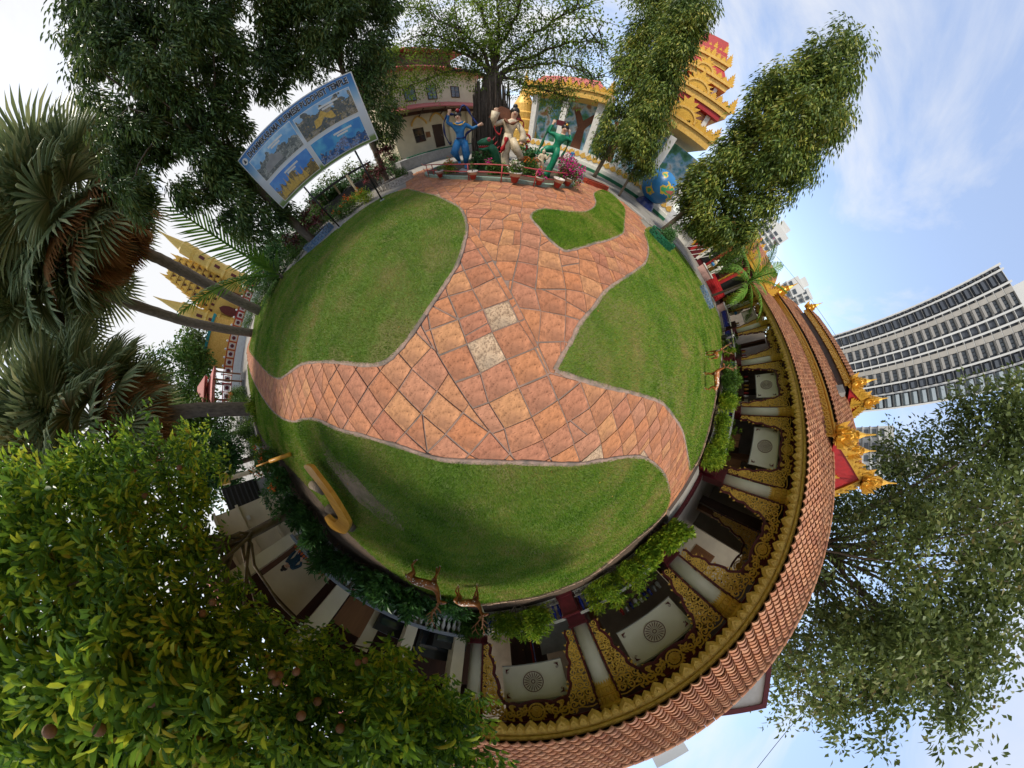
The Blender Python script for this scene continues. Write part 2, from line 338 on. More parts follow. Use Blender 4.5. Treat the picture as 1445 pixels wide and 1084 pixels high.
sheet('planting_bed', bed_s, -0.02, 0.006, M['soil']); sheet('planting_bed', G2([(1016, 510), (1010, 545), (1004, 580), (996, 612), (986, 642), (973, 666), (980, 676), (1000, 660), (1018, 620), (1028, 575), (1030, 530), (1026, 505)]), -0.02, 0.006, M['soil'])
sheet('planting_bed', G2([(356, 560), (361, 592), (372, 618), (400, 648), (440, 690), (478, 735), (508, 765), (545, 798), (585, 825), (620, 842), (660, 852)]) + [(-1.5, -11.0), (-4.5, -9.8), (-7.5, -8.2), (-9.5, -6.5), (-12.5, -7.4), (-16, -6.6)], -0.02, 0.0055, M['soil'])
sheet('road', road_poly, -0.05, 0.004, M['road'])

def pip(P, poly):
    """vectorised point in polygon"""
    x, y = P[:, 0], P[:, 1]; c = np.zeros(len(P), bool); n = len(poly)
    for i in range(n):
        (x1, y1), (x2, y2) = poly[i], poly[(i + 1) % n]
        if y1 == y2: continue
        c ^= ((y1 > y) != (y2 > y)) & (x < (x2 - x1) * (y - y1) / (y2 - y1) + x1)
    return c
def clip(poly, a, b):
    """keep the part of a convex polygon left of the line a->b"""
    out = []; n = len(poly)
    sd = lambda p: (b[0] - a[0]) * (p[1] - a[1]) - (b[1] - a[1]) * (p[0] - a[0])
    for i in range(n):
        p, q = poly[i], poly[(i + 1) % n]; s1, s2 = sd(p), sd(q)
        if s1 >= 0: out.append(p)
        if s1 * s2 < 0: t = s1 / (s1 - s2); out.append((p[0] + (q[0] - p[0]) * t, p[1] + (q[1] - p[1]) * t))
    return out
def inset(poly, d):
    n = len(poly); a = sum(poly[i][0] * poly[(i + 1) % n][1] - poly[(i + 1) % n][0] * poly[i][1] for i in range(n)) / 2
    if abs(a) < 0.004: return None
    if a < 0: poly = poly[::-1]
    out = poly
    for i in range(n):
        p, q = poly[i], poly[(i + 1) % n]; l = math.hypot(q[0] - p[0], q[1] - p[1])
        if l < 1e-6: continue
        nx, ny = -(q[1] - p[1]) / l * d, (q[0] - p[0]) / l * d
        out = clip(out, (p[0] + nx, p[1] + ny), (q[0] + nx, q[1] + ny))
        if len(out) < 3: return None
    a = sum(out[i][0] * out[(i + 1) % len(out)][1] - out[(i + 1) % len(out)][0] * out[i][1] for i in range(len(out))) / 2
    return out if a > 0.003 else None
# terracotta tiles: three hand-laid grids that meet along seams
def tilemat(name, cols, pits):
    m, nt, b = nodes_of(name); N, Lk = nt.nodes, nt.links
    oi = N.new('ShaderNodeObjectInfo'); g = N.new('ShaderNodeNewGeometry'); tc = N.new('ShaderNodeTexCoord')
    sm = N.new('ShaderNodeMath'); sm.operation = 'ADD'; Lk.new(oi.outputs['Random'], sm.inputs[0]); Lk.new(g.outputs['Random Per Island'], sm.inputs[1])
    fr = N.new('ShaderNodeMath'); fr.operation = 'FRACT'; Lk.new(sm.outputs[0], fr.inputs[0])
    rp = N.new('ShaderNodeValToRGB'); el = rp.color_ramp.elements
    while len(el) < len(cols): el.new(0.5)
    for i, c in enumerate(cols): el[i].position = i / (len(cols) - 1); el[i].color = (*c, 1)
    Lk.new(fr.outputs[0], rp.inputs[0])
    n1 = N.new('ShaderNodeTexNoise'); n1.inputs['Scale'].default_value = 7.5; n1.inputs['Detail'].default_value = 10; n1.inputs['Roughness'].default_value = 0.7; Lk.new(tc.outputs['Object'], n1.inputs['Vector'])
    mr = N.new('ShaderNodeMapRange'); mr.inputs[1].default_value = 0.3; mr.inputs[2].default_value = 0.7; mr.inputs[3].default_value = 0.5; mr.inputs[4].default_value = 1.4; Lk.new(n1.outputs[0], mr.inputs[0])
    vm = N.new('ShaderNodeVectorMath'); vm.operation = 'SCALE'; Lk.new(rp.outputs[0], vm.inputs[0]); Lk.new(mr.outputs[0], vm.inputs['Scale'])
    n2 = N.new('ShaderNodeTexNoise'); n2.inputs['Scale'].default_value = 42; n2.inputs['Detail'].default_value = 2; Lk.new(tc.outputs['Object'], n2.inputs['Vector'])
    r2 = N.new('ShaderNodeValToRGB'); r2.color_ramp.elements[0].position = pits; r2.color_ramp.elements[0].color = (0.45, 0.42, 0.4, 1); r2.color_ramp.elements[1].position = pits + 0.07; r2.color_ramp.elements[1].color = (1, 1, 1, 1); Lk.new(n2.outputs[0], r2.inputs[0])
    n3 = N.new('ShaderNodeTexNoise'); n3.inputs['Scale'].default_value = 2.6; n3.inputs['Detail'].default_value = 7; Lk.new(tc.outputs['Object'], n3.inputs['Vector'])
    r3 = N.new('ShaderNodeValToRGB'); r3.color_ramp.elements[0].position = 0.45; r3.color_ramp.elements[1].position = 0.68; Lk.new(n3.outputs[0], r3.inputs[0])
    m1 = N.new('ShaderNodeMixRGB'); m1.blend_type = 'MULTIPLY'; m1.inputs[0].default_value = 0.8; Lk.new(vm.outputs[0], m1.inputs[1]); Lk.new(r2.outputs[0], m1.inputs[2])
    m2 = N.new('ShaderNodeMixRGB'); Lk.new(r3.outputs[0], m2.inputs[0]); Lk.new(m1.outputs[0], m2.inputs[1]); m2.inputs[2].default_value = (cols[0][0] * 0.5, cols[0][1] * 0.6, cols[0][2] * 0.7, 1)
    ml = N.new('ShaderNodeMath'); ml.operation = 'MULTIPLY'; ml.inputs[1].default_value = 0.62; Lk.new(r3.outputs[0], ml.inputs[0]); Lk.new(ml.outputs[0], m2.inputs[0])
    Lk.new(m2.outputs[0], b.inputs['Base Color']); b.inputs['Roughness'].default_value = 0.78; b.inputs['Specular IOR Level'].default_value = 0.3
    ad = N.new('ShaderNodeMath'); ad.operation = 'ADD'; Lk.new(n1.outputs[0], ad.inputs[0]); Lk.new(r2.outputs[0], ad.inputs[1])
    bp = N.new('ShaderNodeBump'); bp.inputs['Strength'].default_value = 0.45; bp.inputs['Distance'].default_value = 0.01; Lk.new(ad.outputs[0], bp.inputs['Height']); Lk.new(bp.outputs[0], b.inputs['Normal'])
    return m
M['tile'] = tilemat('terracotta', [(0.35, 0.14, 0.075), (0.45, 0.19, 0.085), (0.38, 0.16, 0.095), (0.47, 0.23, 0.105), (0.36, 0.14, 0.08), (0.42, 0.195, 0.115), (0.45, 0.175, 0.075)], 0.335)
M['tilepale'] = tilemat('pale_concrete_tile', [(0.45, 0.31, 0.20), (0.48, 0.34, 0.225)], 0.42)
s12 = (gnd(585, 440)[:2], gnd(724, 645)[:2]); s23 = (gnd(775, 526)[:2], gnd(640, 283)[:2])
def ext(s, k=40.0):
    a, b = Vector(s[0]), Vector(s[1]); d = (b - a).normalized(); return (tuple(a - d * k), tuple(b + d * k))
s12, s23 = ext(s12), ext(s23)
sj = ext((gnd(775, 526)[:2], gnd(850, 545)[:2]))          # seam from the lawn corner eastwards
def right_grid(p):
    p = clip(p, s12[0], s12[1])
    if len(p) < 3: return p
    c = (sum(q[0] for q in p) / len(p), sum(q[1] for q in p) / len(p))
    a, b = sj; below = (b[0] - a[0]) * (c[1] - a[1]) - (b[1] - a[1]) * (c[0] - a[0]) < 0
    if below and c[0] > gnd(775, 526).x - 0.25: return clip(p, sj[1], sj[0])
    if below: return p
    return clip(p, s23[0], s23[1])
grids = [((-1.589, -0.378), 54.0, -36.0, 0.432, 0.4475, 0.014, lambda p: clip(p, s12[1], s12[0])),
         ((0.199, 0.246), 22.1, -67.96, 0.43, 0.4134, 0.018, lambda p: right_grid(p)),
         ((0.864, 2.01), -11.3, -105.0, 0.452, 0.47, 0.045, lambda p: clip(clip(clip(p, s12[0], s12[1]), s23[1], s23[0]), sj[0], sj[1]))]
tiles = []
for gi, (o0, a1, a2, l1, l2, jit, fn) in enumerate(grids):
    u = Vector((math.cos(rad(a1)), math.sin(rad(a1)))) * l1; v = Vector((math.cos(rad(a2)), math.sin(rad(a2)))) * l2
    rj = random.Random(100 + gi); J = {}
    def corner(i, j):
        if (i, j) not in J:
            q = jit * (1.6 if (Vector(o0) + u * i + v * j).y > 2.6 else 1.0)
            J[(i, j)] = Vector(o0) + u * i + v * j + Vector((rj.gauss(0, q), rj.gauss(0, q)))
        return J[(i, j)]
    for i in range(-75, 60):
        for j in range(-60, 60):
            c0 = Vector(o0) + u * (i + .5) + v * (j + .5)
            if not (-29 < c0.x < 13 and -9 < c0.y < 12): continue
            q = [tuple(corner(*k)) for k in ((i, j), (i + 1, j), (i + 1, j + 1), (i, j + 1))]
            area = sum(q[k][0] * q[(k + 1) % 4][1] - q[(k + 1) % 4][0] * q[k][1] for k in range(4))
            if area < 0: q = q[::-1]
            q = fn(q)
            if len(q) < 3: continue
            pieces = [q]; rr = rj.random()
            if rr < (0.10 if gi < 2 else 0.26):     # a cracked or cut tile: two pieces
                m = Vector((sum(p[0] for p in q) / len(q), sum(p[1] for p in q) / len(q))) + Vector((rj.gauss(0, .06), rj.gauss(0, .06)))
                a = rj.random() * PI; d = Vector((math.cos(a), math.sin(a)))
                pieces = [clip(q, tuple(m - d), tuple(m + d)), clip(q, tuple(m + d), tuple(m - d))]
            for p in pieces:
                p = inset(p, rj.uniform(0.004, 0.016)) if len(p) >= 3 else None
                if p:
                    pale = (gi == 1 and (i, j) in ((-1, 0), (0, -1))) or (gi == 1 and rj.random() < 0.025 and c0.length > 1.5)
                    tiles.append((p, gi, pale))
cen = np.array([[sum(q[0] for q in t[0]) / len(t[0]), sum(q[1] for q in t[0]) / len(t[0])] for t in tiles])
flat = [np.array(t[0]) for t in tiles]
keep = np.zeros(len(tiles), bool)
allp = np.concatenate([np.vstack([f, c[None]]) for f, c in zip(flat, cen)]); idx = np.repeat(np.arange(len(tiles)), [len(f) + 1 for f in flat])
ok = pip(allp, sheet_poly)
for P_ in lawn_polys: ok &= ~pip(allp, P_)
keep[np.unique(idx[ok])] = True
order = [i for i in np.argsort(np.hypot(cen[:, 0], cen[:, 1])) if keep[i]]
rest = MB(); rt = random.Random(5)
for k, i in enumerate(order):
    p, gi, pale = tiles[i]; z1 = 0.022 + rt.gauss(0, 0.0016)
    if k < 300:
        c = cen[i]; mb = MB(); q = [(x - c[0], y - c[1]) for x, y in p]
        q2 = inset(q, 0.003) or q
        mb.prism(q, 0.0, z1 - 0.006)
        if len(q2) == len(q): mb.v = mb.v[:len(q)] + [(x, y, z1 - 0.010) for x, y in q] + [(x, y, z1 - 0.006) for x, y in q2]; n = len(q); mb.f = [tuple(range(2 * n, 3 * n))] + [(a, (a + 1) % n, (a + 1) % n + n, a + n) for a in range(n)] + [(a + n, (a + 1) % n + n, (a + 1) % n + 2 * n, a + 2 * n) for a in range(n)]
        o = mb.build('paving_tile', M['tilepale'] if pale else M['tile'], path); o.location = (c[0], c[1], 0.008); o.rotation_euler = (rt.gauss(0, .004), rt.gauss(0, .004), 0)
    else: rest.prism(p, 0.008, z1)
tag(rest.build('paving_tiles_beyond', M['tile'], path), kind='stuff')
# cement edging along the lawns (path side only)
def edging(L, w=0.075, z=0.045, name='path_edging'):
    pts = catmull(G2(L), 4); mb = MB(); Lf = []; Rt = []
    rj = random.Random(3)
    for i in range(len(pts)):
        a, b = Vector(pts[max(i - 1, 0)]), Vector(pts[min(i + 1, len(pts) - 1)]); d = (b - a).normalized(); nrm = Vector((-d.y, d.x))
        p = Vector(pts[i]); ww = w * rj.uniform(0.75, 1.25); Lf.append(p + nrm * ww * 0.5); Rt.append(p - nrm * ww * 0.5)
    v = []; f = []
    for i in range(len(pts)):
        zz = z + rj.gauss(0, 0.002); v += [(*Lf[i], 0.0), (*Lf[i], zz - .006), (*(Lf[i] * .75 + Rt[i] * .25), zz), (*(Lf[i] * .25 + Rt[i] * .75), zz), (*Rt[i], zz - .006), (*Rt[i], 0.0)]
    for i in range(len(pts) - 1):
        for k in range(5): f.append((6 * i + k, 6 * i + k + 1, 6 * i + k + 7, 6 * i + k + 6))
    mb.add(v, f); return tag(mb.build(name, M['edging'], smooth=True), kind='structure')
edging(L_NW[:13]); edging(L_NW[23:] + L_NW[:1]); edging(L_E[:11]); edging(L_E[23:] + L_E[:1]); edging(L_ISL[:13]); edging(L_ISL[16:] + L_ISL[:1]); edging(L_S[:23])
# ---- grass blades
M['grass'] = leafmat('grass_blades', [(0.045, 0.115, 0.010), (0.10, 0.225, 0.016), (0.155, 0.30, 0.022), (0.28, 0.33, 0.055), (0.40, 0.32, 0.12)], trans=0.3, rough=0.6, spec=0.2, nscale=1.4)
# broad dry and lush drifts across the turf
nt_ = M['grass'].node_tree; rp_ = [n_ for n_ in nt_.nodes if n_.type == 'VALTORGB'][0]; ma_ = rp_.inputs[0].links[0].from_socket; nb_ = nt_.nodes.new('ShaderNodeTexNoise'); nb_.inputs['Scale'].default_value = .5; nb_.inputs['Detail'].default_value = 6; tcn = [n_ for n_ in nt_.nodes if n_.type == 'TEX_COORD'][0]; nt_.links.new(tcn.outputs['Object'], nb_.inputs['Vector'])
mq_ = nt_.nodes.new('ShaderNodeMath'); mq_.operation = 'MULTIPLY_ADD'; nt_.links.new(nb_.outputs[0], mq_.inputs[0]); mq_.inputs[1].default_value = 1.5; mq_.inputs[2].default_value = -.68; ms_ = nt_.nodes.new('ShaderNodeMath'); ms_.operation = 'ADD'; nt_.links.new(mq_.outputs[0], ms_.inputs[0]); nt_.links.new(ma_, ms_.inputs[1]); nt_.links.new(ms_.outputs[0], rp_.inputs[0])
bare = gnd(505, 690)
def grass(poly, n):
    P = np.array(poly); lo, hi = P.min(0), P.max(0); pts = []
    # sample around the camera with density ~ 1/r so nearby turf is finest
    tot = 0
    while tot < n:
        q = rng.uniform(lo, hi, (200000, 2)); d = np.hypot(q[:, 0], q[:, 1])
        w = np.clip(2.2 / np.maximum(d, 1.2), 0, 1) ** 1.5
        db = np.hypot((q[:, 0] - bare.x) / 1.1, (q[:, 1] - bare.y) / 0.5)
        w *= np.clip(db - 0.35 + rng.normal(0, .12, len(q)), 0, 1) if poly is lawn_polys[3] else 1
        q = q[(rng.random(len(q)) < w)]; q = q[pip(q, poly)]; pts.append(q); tot += len(q)
    q = np.concatenate(pts)[:n]; d = np.hypot(q[:, 0], q[:, 1])
    a = rng.uniform(0, 2 * PI, n); h = rng.uniform(0.02, 0.055, n) * np.clip(0.9 + d * 0.03, 0.9, 1.5); w = rng.uniform(0.004, 0.0085, n) * np.clip(d / 2.2, 1, 5)
    le = rng.uniform(0.2, 1.15, n) * h; a2 = rng.uniform(0, 2 * PI, n)
    V = np.zeros((n, 3, 3)); V[:, 0, :2] = q + np.stack([np.cos(a), np.sin(a)], 1) * w[:, None] / 2; V[:, 1, :2] = q - np.stack([np.cos(a), np.sin(a)], 1) * w[:, None] / 2
    V[:, 2, :2] = q + np.stack([np.cos(a2), np.sin(a2)], 1) * le[:, None]; V[:, :2, 2] = 0.03; V[:, 2, 2] = 0.032 + h
    o = link('grass', npmesh('grass', V.reshape(-1, 3), np.arange(3 * n).reshape(n, 3)), M['grass'])
    return o
for P_, n_, lb in zip(lawn_polys, (170000, 130000, 60000, 210000), ('short mown grass of the lawn by the signboard', 'short mown grass of the lawn beside the long pavilion', 'short grass of the small island lawn between two paths', 'short grass of the wide lawn where the antlered deer stand')):
    tag(grass(P_, n_), lb, 'grass', kind='stuff')
M['litter'] = leafmat('fallen_leaves', [(0.35, 0.12, 0.03), (0.5, 0.28, 0.04), (0.28, 0.1, 0.05), (0.55, 0.42, 0.08)], trans=0.1)
q = []
for P_ in lawn_polys:
    c = rng.uniform(-7, 8, (260, 2)); q.append(c[pip(c, P_)])
q = np.concatenate(q); n = len(q); V, F = leaves(np.column_stack([q, np.full(n, 0.062)]), np.column_stack([rng.normal(size=(n, 2)), rng.normal(0, .15, n)]), rng.uniform(.025, .055, n), rng.uniform(.015, .025, n), 0.1)
tag(link('fallen_leaves', npmesh('fallen_leaves', V, F), M['litter']), 'scattered dry leaves lying on the lawns', 'leaf litter', kind='stuff')
# bare soil where the turf has worn away under the tree
pb = [(bare.x + (1.25 + random.gauss(0, .13)) * math.cos(a) * (1.0), bare.y + (0.36 + random.gauss(0, .07)) * math.sin(a)) for a in np.linspace(0, 2 * PI, 22, endpoint=False)]
rm = Matrix.Rotation(rad(-35), 2); pb = [tuple(Vector((bare.x, bare.y)) + rm @ (Vector(p) - Vector((bare.x, bare.y)))) for p in pb]
M['baresoil'] = mat('bare_soil', (0.30, 0.22, 0.14), (0.20, 0.15, 0.09), 7, 0.95, 0.5, 60, stain=(0.1, 0.1, 0.04))
sheet('bare_soil', pb, 0.03, 0.039, M['baresoil'])
# brick edging in front of the pavilion planting, each brick laid singly
M['brick'] = mat('edging_brick', (0.40, 0.27, 0.19), (0.27, 0.17, 0.12), 12, 0.9, 0.5, 60, objrand=0.3, stain=(0.12, 0.11, 0.08))
bme = MB().prism([(-.11, -.05), (.11, -.05), (.11, .05), (-.11, .05)], 0, 0.10, taper=0.95).mesh('brick')
def brick_line(L, label):
    pts = [Vector((*p, 0)) for p in catmull(G2(L), 8)]; t = thing('brick_edging', label, 'edging', pts[0])
    s = 0.0; i = 0; pos = pts[0].copy(); acc = 0
    while i < len(pts) - 1:
        d = pts[i + 1] - pos
        if d.length >= 0.235 - acc:
            step = 0.235 - acc; pos = pos + d.normalized() * step; acc = 0
            o = link('brick', bme, M['brick'], t, pos - t.location + Vector((0, 0, random.gauss(0, .006))), (random.gauss(0, .03), random.gauss(0, .03), math.atan2(d.y, d.x) + random.gauss(0, .05)))
        else: acc += d.length; pos = pts[i + 1].copy(); i += 1
brick_line(L_S[23:33], 'low rough brick edging along the south lawn beneath the leafy hedge')
brick_line([(973, 664), (986, 642), (996, 612), (1004, 580), (1010, 545), (1015, 515)], 'low brick edging between the east lawn and the bushy pavilion planter')
M['kerb'] = mat('kerb_concrete', (0.36, 0.35, 0.32), (0.26, 0.25, 0.23), 5, 0.9, 0.3, 50)
kb = MB(); kp = catmull(G2([(838, 258), (854, 267), (886, 291), (915, 317), (949, 343), (988, 395), (1004, 422), (1015, 447), (1022, 475)]), 4)
for a, b in zip(kp[:-1], kp[1:]):
    a, b = Vector((*a, 0)), Vector((*b, 0)); d, s, u_ = frame_of(b - a)
    kb.add([a - s * .06, a + s * .06, b + s * .06, b - s * .06] + [p + Vector((0, 0, .11)) for p in (a - s * .06, a + s * .06, b + s * .06, b - s * .06)], [(4, 5, 6, 7), (0, 1, 5, 4), (2, 3, 7, 6), (1, 2, 6, 5), (3, 0, 4, 7)])
tag(kb.build('kerb', M['kerb']), kind='structure')
# ================================================================== LONG OPEN PAVILION (south-east)
PD, PA = 10.6, rad(-62.5)                       # distance and bearing of its pillar line
PN = Vector((math.cos(PA), math.sin(PA), 0)); PT = Vector((-PN.y, PN.x, 0)); PRZ = PA + PI / 2
BAY = 3.588; SP = [16.10 - BAY * k for k in range(-1, 7)]     # pillar stations, east to west
def pav_world(s, y, z=0): return PN * (PD - y) + PT * s + Vector((0, 0, z))
pav = thing('pavilion', 'long open pavilion with tiled roof, gold fretwork bays and white pillars', 'pavilion', PN * PD, PRZ)
def spiral(cx, cz, r, turns=1.6, a0=0.0, sg=1, n=22):
    return [(cx + r * (1 - 0.86 * i / n) * math.cos(a0 + sg * 2 * PI * turns * i / n), cz + r * (1 - 0.86 * i / n) * math.sin(a0 + sg * 2 * PI * turns * i / n)) for i in range(n + 1)]
def leaf_poly(x, z, a, l, w):
    c, s = math.cos(a), math.sin(a)
    return [(x + u * l * c - v * w * s, z + u * l * s + v * w * c) for u, v in ((0, -.12), (.3, -.5), (.62, -.36), (1, .06), (.6, .34), (.28, .5), (0, .12))]
def flame(w, h, n=5, seed=1):
    """upright flame-leaf outline in x-z, used for gold roof ornaments"""
    r_ = random.Random(seed); pts = [(-w / 2, 0)]
    for i in range(n):
        t = (i + 1) / (n + 1); ww = w / 2 * (1 - t) ** 0.8
        pts += [(-ww * 1.15 - w * .07, h * (t - .02) + h * .09), (-ww * 0.72, h * t)]
    pts.append((0, h * 1.12)); pts += [(-x, z) for x, z in pts[:-1][::-1]]
    return pts
# -- side outline of a bay opening (from pillar axis), symmetric
EDGE = [(0.47, 1.10), (0.53, 1.22), (0.50, 1.46), (0.58, 1.60), (0.66, 1.86), (0.63, 2.06), (0.72, 2.22), (0.80, 2.50), (0.77, 2.62), (0.87, 2.80), (0.96, 2.92), (1.18, 2.93), (1.34, 2.99), (1.52, 2.93), (1.794, 2.90)]
def bay_meshes():
    gold = MB(); bor = MB(); back = MB()
    full = EDGE + [(BAY - x, z) for x, z in EDGE[:-1][::-1]]
    sm = catmull(full, 3)
    bor.ribbon(sm, 0.075, -0.035, 0.035, taper=False)
    for x in (0.262, BAY - 0.262): bor.box((x, 0, 2.27), (0.05, 0.08, 2.38))
    bor.box((BAY / 2, 0, 3.425), (BAY - 0.57, 0.08, 0.05))
    top = [(0.95, 2.95)] + EDGE[11:] + [(BAY - x, z) for x, z in EDGE[11:-1][::-1]] + [(BAY - .95, 2.95), (BAY - .95, 3.4), (.95, 3.4)]
    back.slab(top, -0.06, -0.04)
    r_ = random.Random(11)
    def put(x, z, r, a0, sg):
        for mx in (0, 1):
            xx = BAY - x if mx else x; aa = PI - a0 if mx else a0; ss = -sg if mx else sg
            gold.ribbon(spiral(xx, z, r, 1.55, aa, ss, 18), 0.044, -0.012, 0.028)
            for k in range(3):
                a = aa + ss * (0.5 + k * 1.5)
                gold.slab(leaf_poly(xx + r * .9 * math.cos(a), z + r * .9 * math.sin(a), a + ss * 0.7, 0.13, 0.075), -0.01, 0.024)
    # side strips: alternating scrolls growing wider towards the top
    def width_at(z):
        for (x0, z0), (x1, z1) in zip(EDGE[:-4], EDGE[1:-3]):
            if z0 <= z <= z1: return x0 + (x1 - x0) * (z - z0) / max(z1 - z0, 1e-6)
        return 0.96
    z = 1.2; k = 0
    while z < 3.35:
        w = width_at(min(z, 2.9)) - 0.30; nx = 1 if w < 0.24 else (2 if w < 0.46 else 3)
        r = min(0.115, w / (2 * nx) * 1.08)
        for i in range(nx):
            put(0.30 + (i + .5) * w / nx, z + r_.uniform(-.015, .015), r, r_.uniform(0, 6.28), 1 if (k + i) % 2 else -1)
        # sinuous stems linking scrolls
        xs = 0.30 + w * 0.5
        for mx in (0, 1):
            f = (lambda x: BAY - x) if mx else (lambda x: x)
            gold.ribbon([(f(0.29 + w * t), z + r * 1.1 + 0.03 * math.sin(7 * t)) for t in np.linspace(0, 1, 6)], 0.026, -0.012, 0.022, taper=False)
        z += r * 1.95; k += 1
    # top band scrolls running to the medallion
    for x, zz, r, a0, sg in ((1.08, 3.24, .13, 0.3, 1), (1.12, 3.03, .07, 2.0, -1), (1.32, 3.2, .12, 3.6, -1), (1.5, 3.10, .08, 1.0, 1)): put(x, zz, r, a0, sg)
    for mx in (0, 1):
        f = (lambda x: BAY - x) if mx else (lambda x: x)
        gold.ribbon([(f(1.0 + .65 * t), 3.2 + 0.07 * math.sin(5.5 * t)) for t in np.linspace(0, 1, 9)], 0.04, -0.012, 0.03, taper=False)
    c = BAY / 2
    for rr, ww in ((.2, .045), (.13, .03), (.07, .03)): gold.ribbon([(c + rr * math.cos(a), 3.17 + rr * math.sin(a)) for a in np.linspace(0, 2 * PI, 24, endpoint=False)], ww, -0.01, 0.035, taper=False, closed=True)
    for a in np.linspace(0, 2 * PI, 16, endpoint=False): gold.slab(leaf_poly(c + .04 * math.cos(a), 3.17 + .04 * math.sin(a), a, .13, .05), -0.005, 0.03)
    gold.ball((c, 0.03, 3.17), (.05, .03, .05), 8)
    for a in np.linspace(0.35, PI - 0.35, 9): gold.slab(leaf_poly(c + .2 * math.cos(a), 3.17 + .2 * math.sin(a), a, .085, .06), -0.005, 0.025)
    return gold.mesh('fretwork'), bor.mesh('panel_border'), back.mesh('panel_back')
me_gold, me_bor, me_back = bay_meshes()
M['fret'] = mat('fretwork_gold', (0.88, 0.56, 0.09), (0.68, 0.38, 0.045), 20, 0.42, 0.4, 60, spec=0.6)
for i, s in enumerate(SP[1:]):
    g = link('bay_panel', me_bor, M['maroon'], pav, (s, 0.03, 0)); link('fretwork', me_gold, M['fret'], g); link('panel_back', me_back, M['maroon'], g)
# -- pillars
shaft = MB().lathe([(.215, 1.10), (.215, 2.9), (.205, 2.92)], 24).mesh('shaft', True)
cap = MB(); cap.lathe([(.222, 2.86), (.228, 2.93), (.24, 2.95), (.225, 2.97), (.235, 3.12), (.255, 3.14), (.232, 3.16), (.25, 3.36), (.285, 3.40), (.285, 3.46)], 24)
for ring, z0, n in ((.235, 2.98, 16), (.25, 3.18, 16)):
    for k in range(n):
        a = 2 * PI * k / n; mm = Matrix.Rotation(a, 4, 'Z') @ Matrix.Translation((0, ring, z0)); cap.slab([(-.035, .0), (.035, .0), (.045, .08), (0, .15), (-.045, .08)], -.005, .016, mm)
for k in range(20):
    a = 2 * PI * k / 20; mm = Matrix.Rotation(a, 4, 'Z') @ Matrix.Translation((0, .218, 2.86)); cap.slab([(-.03, .0), (0, -.09), (.03, 0)], -.004, .008, mm)
cap = cap.mesh('capital'); foot = MB().box((0, 0, .55), (.56, .5, 1.1)).box((0, 0, 1.06), (.62, .56, .07)).mesh('plinth')
M['shaft'] = mat('pillar_white', (0.78, 0.76, 0.69), (0.70, 0.68, 0.61), 2, 0.6, 0.05)
for s in SP:
    p = link('pillar', shaft, M['shaft'], pav, (s, 0, 0)); link('capital', cap, M['fret'], p); link('plinth', foot, M['maroon'], p)
# -- beam, fascia with hanging gold leaves
S0, S1 = -7.2, 24.0; SM = (S0 + S1) / 2; SL = S1 - S0
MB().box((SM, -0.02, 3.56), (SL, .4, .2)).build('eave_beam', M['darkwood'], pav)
fb = MB(); fb.box((SM, .95, 3.55), (SL, .09, .26)); fb.tube([(S0, 1.0, 3.615), (S1, 1.0, 3.615)], .055, 8); fb.tube([(S0, .98, 3.46), (S1, .98, 3.46)], .028, 8)
M['golddull'] = mat('fascia_gold', (0.70, 0.46, 0.10), (0.46, 0.28, 0.05), 12, 0.5, 0.35, 60); fas = fb.build('gold_fascia', M['golddull'], pav)
def petal(w, h, d):
    b = MB(); pts = [(-w / 2, 0), (-w * .52, -h * .35), (-w * .3, -h * .72), (0, -h), (w * .3, -h * .72), (w * .52, -h * .35), (w / 2, 0)]
    n = len(pts); v = [(x, 0, z) for x, z in pts] + [(x * .55, d, z * .6 - h * .08) for x, z in pts] + [(x, -.012, z) for x, z in pts]
    f = [(i, i + 1, i + 1 + n, i + n) for i in range(n - 1)] + [tuple(range(n, 2 * n)), tuple(range(2 * n, 3 * n))[::-1]] + [(i + 2 * n, i + 1 + 2 * n, i + 1, i) for i in range(n - 1)]
    b.add(v, f); b.ball((0, d * .9, -h * .35), (w * .1, d * .4, w * .1), 6); return b.mesh('leaf_ornament')
pb_, ps_ = petal(.36, .32, .08), petal(.26, .24, .06)
x = S0 + .2; k = 0
while x < S1 - .2:
    big = k % 3 == 0; link('leaf_ornament', pb_ if big else ps_, M['golddull'], fas, (x, .968, 3.54 if big else 3.52)); x += .25 if big or k % 3 == 2 else .2; k += 1
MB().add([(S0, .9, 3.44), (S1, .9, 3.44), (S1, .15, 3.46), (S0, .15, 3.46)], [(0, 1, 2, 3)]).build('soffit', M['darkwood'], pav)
# -- roof of the lower tier
def rooftile_mesh():
    w, l, h, t = .25, .34, .075, .02; n = 6; v = []; f = []
    xs = np.linspace(-w / 2, w / 2, n + 1)
    for yy, zo in ((0, 0), (l, .045)):
        for xx in xs:
            u_ = (xx + w / 2) / w; v.append((xx, yy, zo + h * math.sin(PI * u_) ** 0.8 if 0 < u_ < 1 else zo))
    for xx in xs:
        u_ = (xx + w / 2) / w; v.append((xx, l, .045 + (h * math.sin(PI * u_) ** 0.8 if 0 < u_ < 1 else 0) - t - .018))
    m_ = n + 1
    for i in range(n): f += [(i, i + m_, i + m_ + 1, i + 1), (i + m_, i + 2 * m_, i + 2 * m_ + 1, i + m_ + 1)]
    return v, f
M['rtile'] = tilemat('roof_terracotta', [(0.34, 0.14, 0.07), (0.44, 0.20, 0.10), (0.29, 0.115, 0.065), (0.47, 0.24, 0.13), (0.38, 0.18, 0.11)], 0.38)
tv, tf = rooftile_mesh(); tile_me = MB().add(tv, tf).mesh('roof_tile', False)
